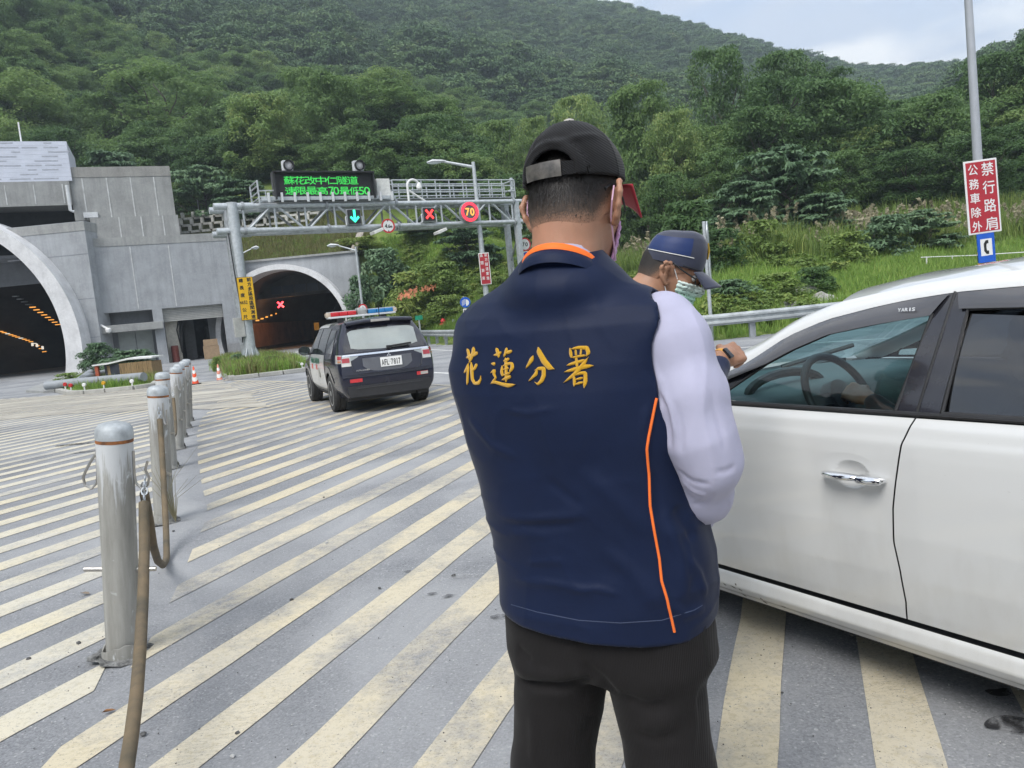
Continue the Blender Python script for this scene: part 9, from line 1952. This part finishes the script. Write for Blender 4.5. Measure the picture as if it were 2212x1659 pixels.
fo = [np.array([OX, OYY, 0])+ort*s*0.11-ofw*0.105 for s in (1, -1)]; nko = HO.wor((0, -0.030, -0.055))
def off_core(p, grow=0.0):
    d = stack(p, tabO, 2.3, OY)-grow; d = smin(d, d_cap(p, on+[0, 0, -0.05], osR, 0.060, 0.062)-grow, 0.05); d = smin(d, d_cap(p, on+[0, 0, -0.05], osL, 0.060, 0.062)-grow, 0.05); return d
def off_legs(p, g): 
    d = None
    for f_ in fo: e = d_chain(p, [f_+[0, 0, 0.86]+ofw*0.04, f_+[0, 0, 0.48]+ofw*0.02, f_+[0, 0, 0.09]], [0.09+g, 0.068+g, 0.05+g], 0.03); d = e if d is None else smin(d, e, 0.02)
    return d
def body_off(p):
    d = HO.face(HO.loc(p)); d = smin(d, d_chain(p, [nko, nko*0.5+on*0.5, on+[0, 0, -0.04]], [0.060, 0.060, 0.072], 0.03), 0.022); d = smin(d, off_core(p, -0.02), 0.03)
    for P in (armOR, armOL): d = smin(d, d_chain(p, P, np.linspace(0.050, 0.030, len(P)), 0.02), 0.02)
    d = smin(d, off_legs(p, -0.012), 0.03)
    for h_ in (handR, handL): d = smin(d, h_.sd(p), 0.010)
    for f_ in fo: d = smin(d, d_cap(p, f_+[0, 0, 0.045], f_+ofw*0.15+[0, 0, 0.03], 0.036, 0.03), 0.02)
    return d
wsolid('body', body_off, (OX-0.45, OYY-0.45, 0.0), (OX+0.62, OYY+0.45, 1.80), 0.0075, M_SKIN2, OFF)
def uni(p):
    d = off_core(p, 0.004); d = smin(d, d_chain(p, armOR[:-1]+[armOR[-1]*0.60+armOR[-2]*0.40], [0.064, 0.060, 0.056, 0.046, 0.038], 0.03), 0.02); d = smin(d, d_chain(p, armOL[:-1]+[armOL[-1]*0.85+armOL[-2]*0.15], [0.064, 0.058, 0.054, 0.040], 0.03), 0.02); return smax(d, 0.86-p[..., 2], 0.006)+0.004*vnoise(p*11)+0.002*vnoise(p*25)
wsolid('uniform_jacket', uni, (OX-0.45, OYY-0.45, 0.82), (OX+0.55, OYY+0.45, 1.52), 0.009, M_UNI, OFF)
wsolid('trousers', lambda p: smax(smin(smax(stack(p, tabO, 2.3, OY), 0.80-p[..., 2], 0.03), off_legs(p, 0.008), 0.03), np.maximum(0.06-p[..., 2], p[..., 2]-0.95), 0.006), (OX-0.35, OYY-0.35, 0.03), (OX+0.35, OYY+0.35, 1.0), 0.011, M_UNI, OFF)
for f_ in fo: wsolid('shoe', lambda p, f_=f_: smax(smin(d_cap(p, f_+[0, 0, 0.05], f_+ofw*0.17+[0, 0, 0.035], 0.048, 0.042), d_cap(p, f_+[0, 0, 0.05], f_+[0, 0, 0.10], 0.045, 0.045), 0.03), 0.004-p[..., 2], 0.004), tuple(f_-0.12), tuple(f_+np.array([0.3, 0.25, 0.16])), 0.010, M_SHOE, OFF)
P = []
for i in range(37):
    a = -PI/2+(2*PI-0.7)*(i/36-0.5)
    for z, o_ in ((-0.055, 0.020), (-0.02, 0.010), (0.012, 0.010), (0.012, 0.004), (-0.05, 0.012)): u, v = (0.066+o_)*math.cos(a), (0.070+o_)*math.sin(a); q = on+ort*u+ofw*v+np.array([0, 0, z-0.035*(v+0.07)/0.14]); P.append(q-ol)
grid_obj('collar', np.array(P), 37, 5, M_UNI, OFF)
def hair2(p): q = HO.loc(p); return smax(HO.skull(q)-0.004, hairline(q)+0.012-q[..., 2], 0.006)
wsolid('hair', hair2, tuple(HO.c-0.15), tuple(HO.c+0.15), 0.005, M_FADE2, OFF, 2, lambda V: (lambda q: sstep(0.0, 0.09, q[:, 2]-hairline(q)-0.012)*0.75+0.05)(HO.loc(V)))
cprof = [(0.030, 0.0885, 0.107), (0.050, 0.0905, 0.109), (0.076, 0.0900, 0.107), (0.102, 0.0860, 0.101), (0.124, 0.0780, 0.090), (0.139, 0.0630, 0.072), (0.147, 0.0400, 0.046), (0.149, 0.0, 0.0)]
def ocap(t, a, off=0.0):
    z, rx, ry = (np.interp(t, np.linspace(0, 1, 8), [c[i] for c in cprof]) for i in range(3)); ry *= 0.94; f = -math.cos(a); return np.array([(rx+off)*math.sin(a), 0.004-(ry+off)*math.cos(a), z+(0.016*f*(0.2+t)*(1 if z > 0.05 else 0.3)+0.003*math.sin(3*a+1)*t)*min(1, rx/0.08)])
def ogrid(name, t0_, t1_, a0, a1, nu, nv, off, mt, flip=False): P = np.array([HO.wor(ocap(t, a, off)) for t in np.linspace(t0_, t1_, nu) for a in np.linspace(a0, a1, nv)])-ol; return grid_obj(name, P, nu, nv, mt, OFF, flip)
ogrid('cap', 0, 1, -PI, PI, 24, 60, 0, M_OCAP, True); ogrid('cap_side_panel', 0.23, 0.55, 0.40, 2.05, 10, 26, 0.0018, M_OBLUE, True); ogrid('cap_side_panel', 0.23, 0.55, -2.05, -0.40, 10, 26, 0.0018, M_OBLUE, True); ogrid('cap_patch', 0.10, 0.30, -0.30, 0.22, 4, 8, 0.003, pm('grey_badge_cloth', (0.30, 0.32, 0.33), 0.7), True)
for s in (1, -1): wtube('white_piping', [HO.wor(ocap(0.215, s*a, 0.002)) for a in np.linspace(0.40, 2.20, 20)], 0.0014, M_WHITE, OFF, 6)
wtube('brim_seam', [HO.wor(ocap(0.03, a, 0.0005)) for a in np.linspace(1.9, 2*PI-1.9, 24)], 0.0014, M_BLACK, OFF, 6)
bdg = HO.wor(ocap(0.40, PI, 0.003)); wtube('gold_badge', [HO.wor(ocap(0.26, PI, 0.003)), bdg, HO.wor(ocap(0.55, PI, 0.003))], [0.008, 0.014, 0.006], pm('gold_thread', (0.60, 0.38, 0.05), 0.4, 0.5), OFF, 10, 0.35)
def obrim(u, v): x = (u-0.5)*2; return np.array([0.082*x*(1-0.08*v), 0.050+0.056*math.sqrt(max(0, 1-x*x*0.72))+0.074*v*(1-0.30*x*x), 0.036-0.030*v-0.026*x*x*(0.4+0.6*v)])
P = np.array([HO.wor(obrim(u, v)) for u in np.linspace(0, 1, 24) for v in np.linspace(0, 1, 9)])-ol; OB = grid_obj('cap_peak', P, 24, 9, M_OCAP, OFF); OB.modifiers.new('thickness', 'SOLIDIFY').thickness = 0.004
M_MASKG = new_mat('green_mask_cloth')[0]; t = M_MASKG.node_tree; bb = t.nodes['Principled BSDF']; at__ = t.nodes.new('ShaderNodeAttribute'); at__.attribute_name = 'rnd'; t.links.new(_ramp(t, at__.outputs['Fac'], [(0.0, (0.25, 0.56, 0.38)), (0.6, (0.42, 0.66, 0.54)), (1.0, (0.66, 0.76, 0.72))]), bb.inputs['Base Color']); bb.inputs['Roughness'].default_value = 0.8
wsolid('mask', lambda p: (lambda q: smax(smax(smax(HO.face(q)-0.008+0.0015*np.sin(q[..., 2]*420), -(HO.face(q)-0.0035), 0.001), 0.036-q[..., 1], 0.004), np.maximum(q[..., 2]+0.014, -0.125-q[..., 2]), 0.004))(HO.loc(p)), tuple(HO.c-0.17), tuple(HO.c+0.17), 0.0045, M_MASKG, OFF, 1, lambda V: sstep(-0.12, -0.01, HO.loc(V)[:, 2]))
for sx_ in (1, -1):
    wtube('mask_loop', [HO.wor((sx_*x, y, z)) for x, y, z in ((0.064, 0.040, -0.022), (0.080, 0.018, 0.012), (0.086, 0.004, 0.036))], 0.0016, M_WHITE, OFF, 6); wtube('mask_loop', [HO.wor((sx_*x, y, z)) for x, y, z in ((0.060, 0.036, -0.108), (0.079, 0.004, -0.050), (0.082, -0.006, -0.036))], 0.0016, M_WHITE, OFF, 6)
    wtube('glasses_temple', [HO.wor((sx_*x, y, z)) for x, y, z in ((0.068, 0.090, 0.004), (0.082, 0.045, 0.018), (0.088, 0.006, 0.034), (0.084, -0.022, 0.032))], [0.0026, 0.0026, 0.0026, 0.003], M_BLACK, OFF, 8)
    P = [(sx_*(0.034+0.027*math.cos(a)), 0.108-0.008*(math.cos(a)+1), 0.002+0.016*math.sin(a)) for a in np.linspace(0, 2*PI, 22)]; wtube('glasses_rim', [HO.wor(q) for q in P], 0.0020, M_BLACK, OFF, 6)
    for nm, r_, c, mt_ in (('eye', 0.0115, 0.080, M_WHITE), ('iris', 0.0055, 0.0872, M_BLACK)): bm = bmesh.new(); bmesh.ops.create_icosphere(bm, subdivisions=2, radius=r_); me = bpy.data.meshes.new(nm); bm.to_mesh(me); bm.free(); me.materials.append(mt_); set_smooth(me); o = link(bpy.data.objects.new(nm, me), OFF); o.location = tuple(HO.wor((sx_*0.032, c, 0.005))-ol)
WT = [handR.wor((0.031*math.cos(a), -0.014, 0.029*math.sin(a))) for a in np.linspace(0, 2*PI, 26)]; wtube('watch_band', WT, 0.0095, cloth('orange_watch_band', (0.60, 0.30, 0.06), 0.6, 0.0), OFF, 8, 0.25)
mb = MB(); mb.box((0, 0, 0), (0.020, 0.040, 0.010)); o = mb.build('watch', pm('black_watch_glass', (0.02, 0.022, 0.028), 0.15), OFF, True, 0.004); q = handR.wor((0.006, -0.014, 0.0325))-ol; o.matrix_basis = Matrix(((handR.R[0, 1], handR.R[0, 0], handR.R[0, 2], q[0]), (handR.R[1, 1], handR.R[1, 0], handR.R[1, 2], q[1]), (handR.R[2, 1], handR.R[2, 0], handR.R[2, 2], q[2]), (0, 0, 0, 1)))

# ------------------------------------------------------------------ driver, mostly hidden behind the door pillar
cw = lambda s, y, z: CORG+CHD*s+CLF*y+np.array([0, 0, z]); HDv = Head(cw(1.17, 0.36, 1.17), -HD, rad(6), 0.0, 0.98)
DRV = thing('person', 'driver in dark clothes seated behind the steering wheel of the white car', 'person', cw(1.2, 0.37, 0.6)); dl_ = np.array(DRV.location); hdr = Hand(cw(1.74, 0.44, 0.98), CHD+CLF*-0.2+np.array([0, 0, 0.25]), CLF*0.6+np.array([0, 0, 0.7]), -1, [0.9, 0.9, 0.9, 0.9])
dcore = lambda p, g: smin(d_chain(p, [cw(1.22, 0.37, 0.62), cw(1.17, 0.37, 0.82), cw(1.14, 0.37, 0.95)], [0.15+g, 0.15+g, 0.13+g], 0.05), d_cap(p, cw(1.13, 0.53, 0.97), cw(1.13, 0.21, 0.97), 0.06+g, 0.06+g), 0.05)
darm = lambda p, g: smin(d_chain(p, [cw(1.13, 0.54, 0.96), cw(1.30, 0.60, 0.78), cw(1.70, 0.45, 0.96)], [0.05+g, 0.045+g, 0.032+g], 0.02), d_chain(p, [cw(1.13, 0.20, 0.96), cw(1.30, 0.14, 0.78), cw(1.66, 0.30, 0.92)], [0.05+g, 0.045+g, 0.032+g], 0.02), 0.02)
dleg = lambda p, g: smin(d_chain(p, [cw(1.25, 0.46, 0.60), cw(1.68, 0.47, 0.66), cw(2.0, 0.46, 0.42)], [0.085+g, 0.07+g, 0.05+g], 0.02), d_chain(p, [cw(1.25, 0.28, 0.60), cw(1.68, 0.27, 0.66), cw(2.0, 0.28, 0.42)], [0.085+g, 0.07+g, 0.05+g], 0.02), 0.02)
plo, phi_ = np.min([cw(a, b, 0.3) for a in (0.9, 2.15) for b in (-0.05, 0.75)], 0), np.max([cw(a, b, 1.42) for a in (0.9, 2.15) for b in (-0.05, 0.75)], 0)
wsolid('body', lambda p: smin(smin(smin(smin(HDv.face(HDv.loc(p)), d_cap(p, HDv.wor((0, -0.03, -0.05)), cw(1.14, 0.37, 1.0), 0.058, 0.07), 0.02), dcore(p, -0.015), 0.03), smin(darm(p, -0.01), hdr.sd(p), 0.01), 0.02), dleg(p, -0.01), 0.02), tuple(plo), tuple(phi_), 0.011, M_SKIN, DRV, 1)
wsolid('jacket', lambda p: smin(dcore(p, 0.004), darm(p, 0.006), 0.02), tuple(plo), tuple(phi_), 0.014, cloth('dark_jacket_cloth', (0.025, 0.026, 0.03), 0.8, 0.2), DRV, 1); wsolid('trousers', lambda p: dleg(p, 0.006), tuple(plo), tuple(phi_), 0.016, M_TROUS, DRV, 1); wsolid('hair', lambda p: (lambda q: smax(HDv.skull(q)-0.008, hairline(q)+0.02-q[..., 2], 0.006))(HDv.loc(p)), tuple(HDv.c-0.15), tuple(HDv.c+0.15), 0.008, M_HAIRS, DRV, 1)
# ================================================================== air: thin haze over the valley
hz = MB(); hz.box((-20, 260, 152), (1500, 1500, 308)); HZ = hz.build('haze', None, None); HZ['kind'] = 'stuff'
mt = bpy.data.materials.new('valley_air'); mt.use_nodes = True; t = mt.node_tree; t.nodes.remove(t.nodes['Principled BSDF']); pv = t.nodes.new('ShaderNodeVolumePrincipled'); pv.inputs['Color'].default_value = (0.74, 0.87, 1.0, 1); pv.inputs['Density'].default_value = 0.00078; pv.inputs['Anisotropy'].default_value = 0.2
t.links.new(pv.outputs[0], t.nodes['Material Output'].inputs['Volume']); HZ.data.materials.append(mt)
print('script seconds', round(time.time()-T0, 1))
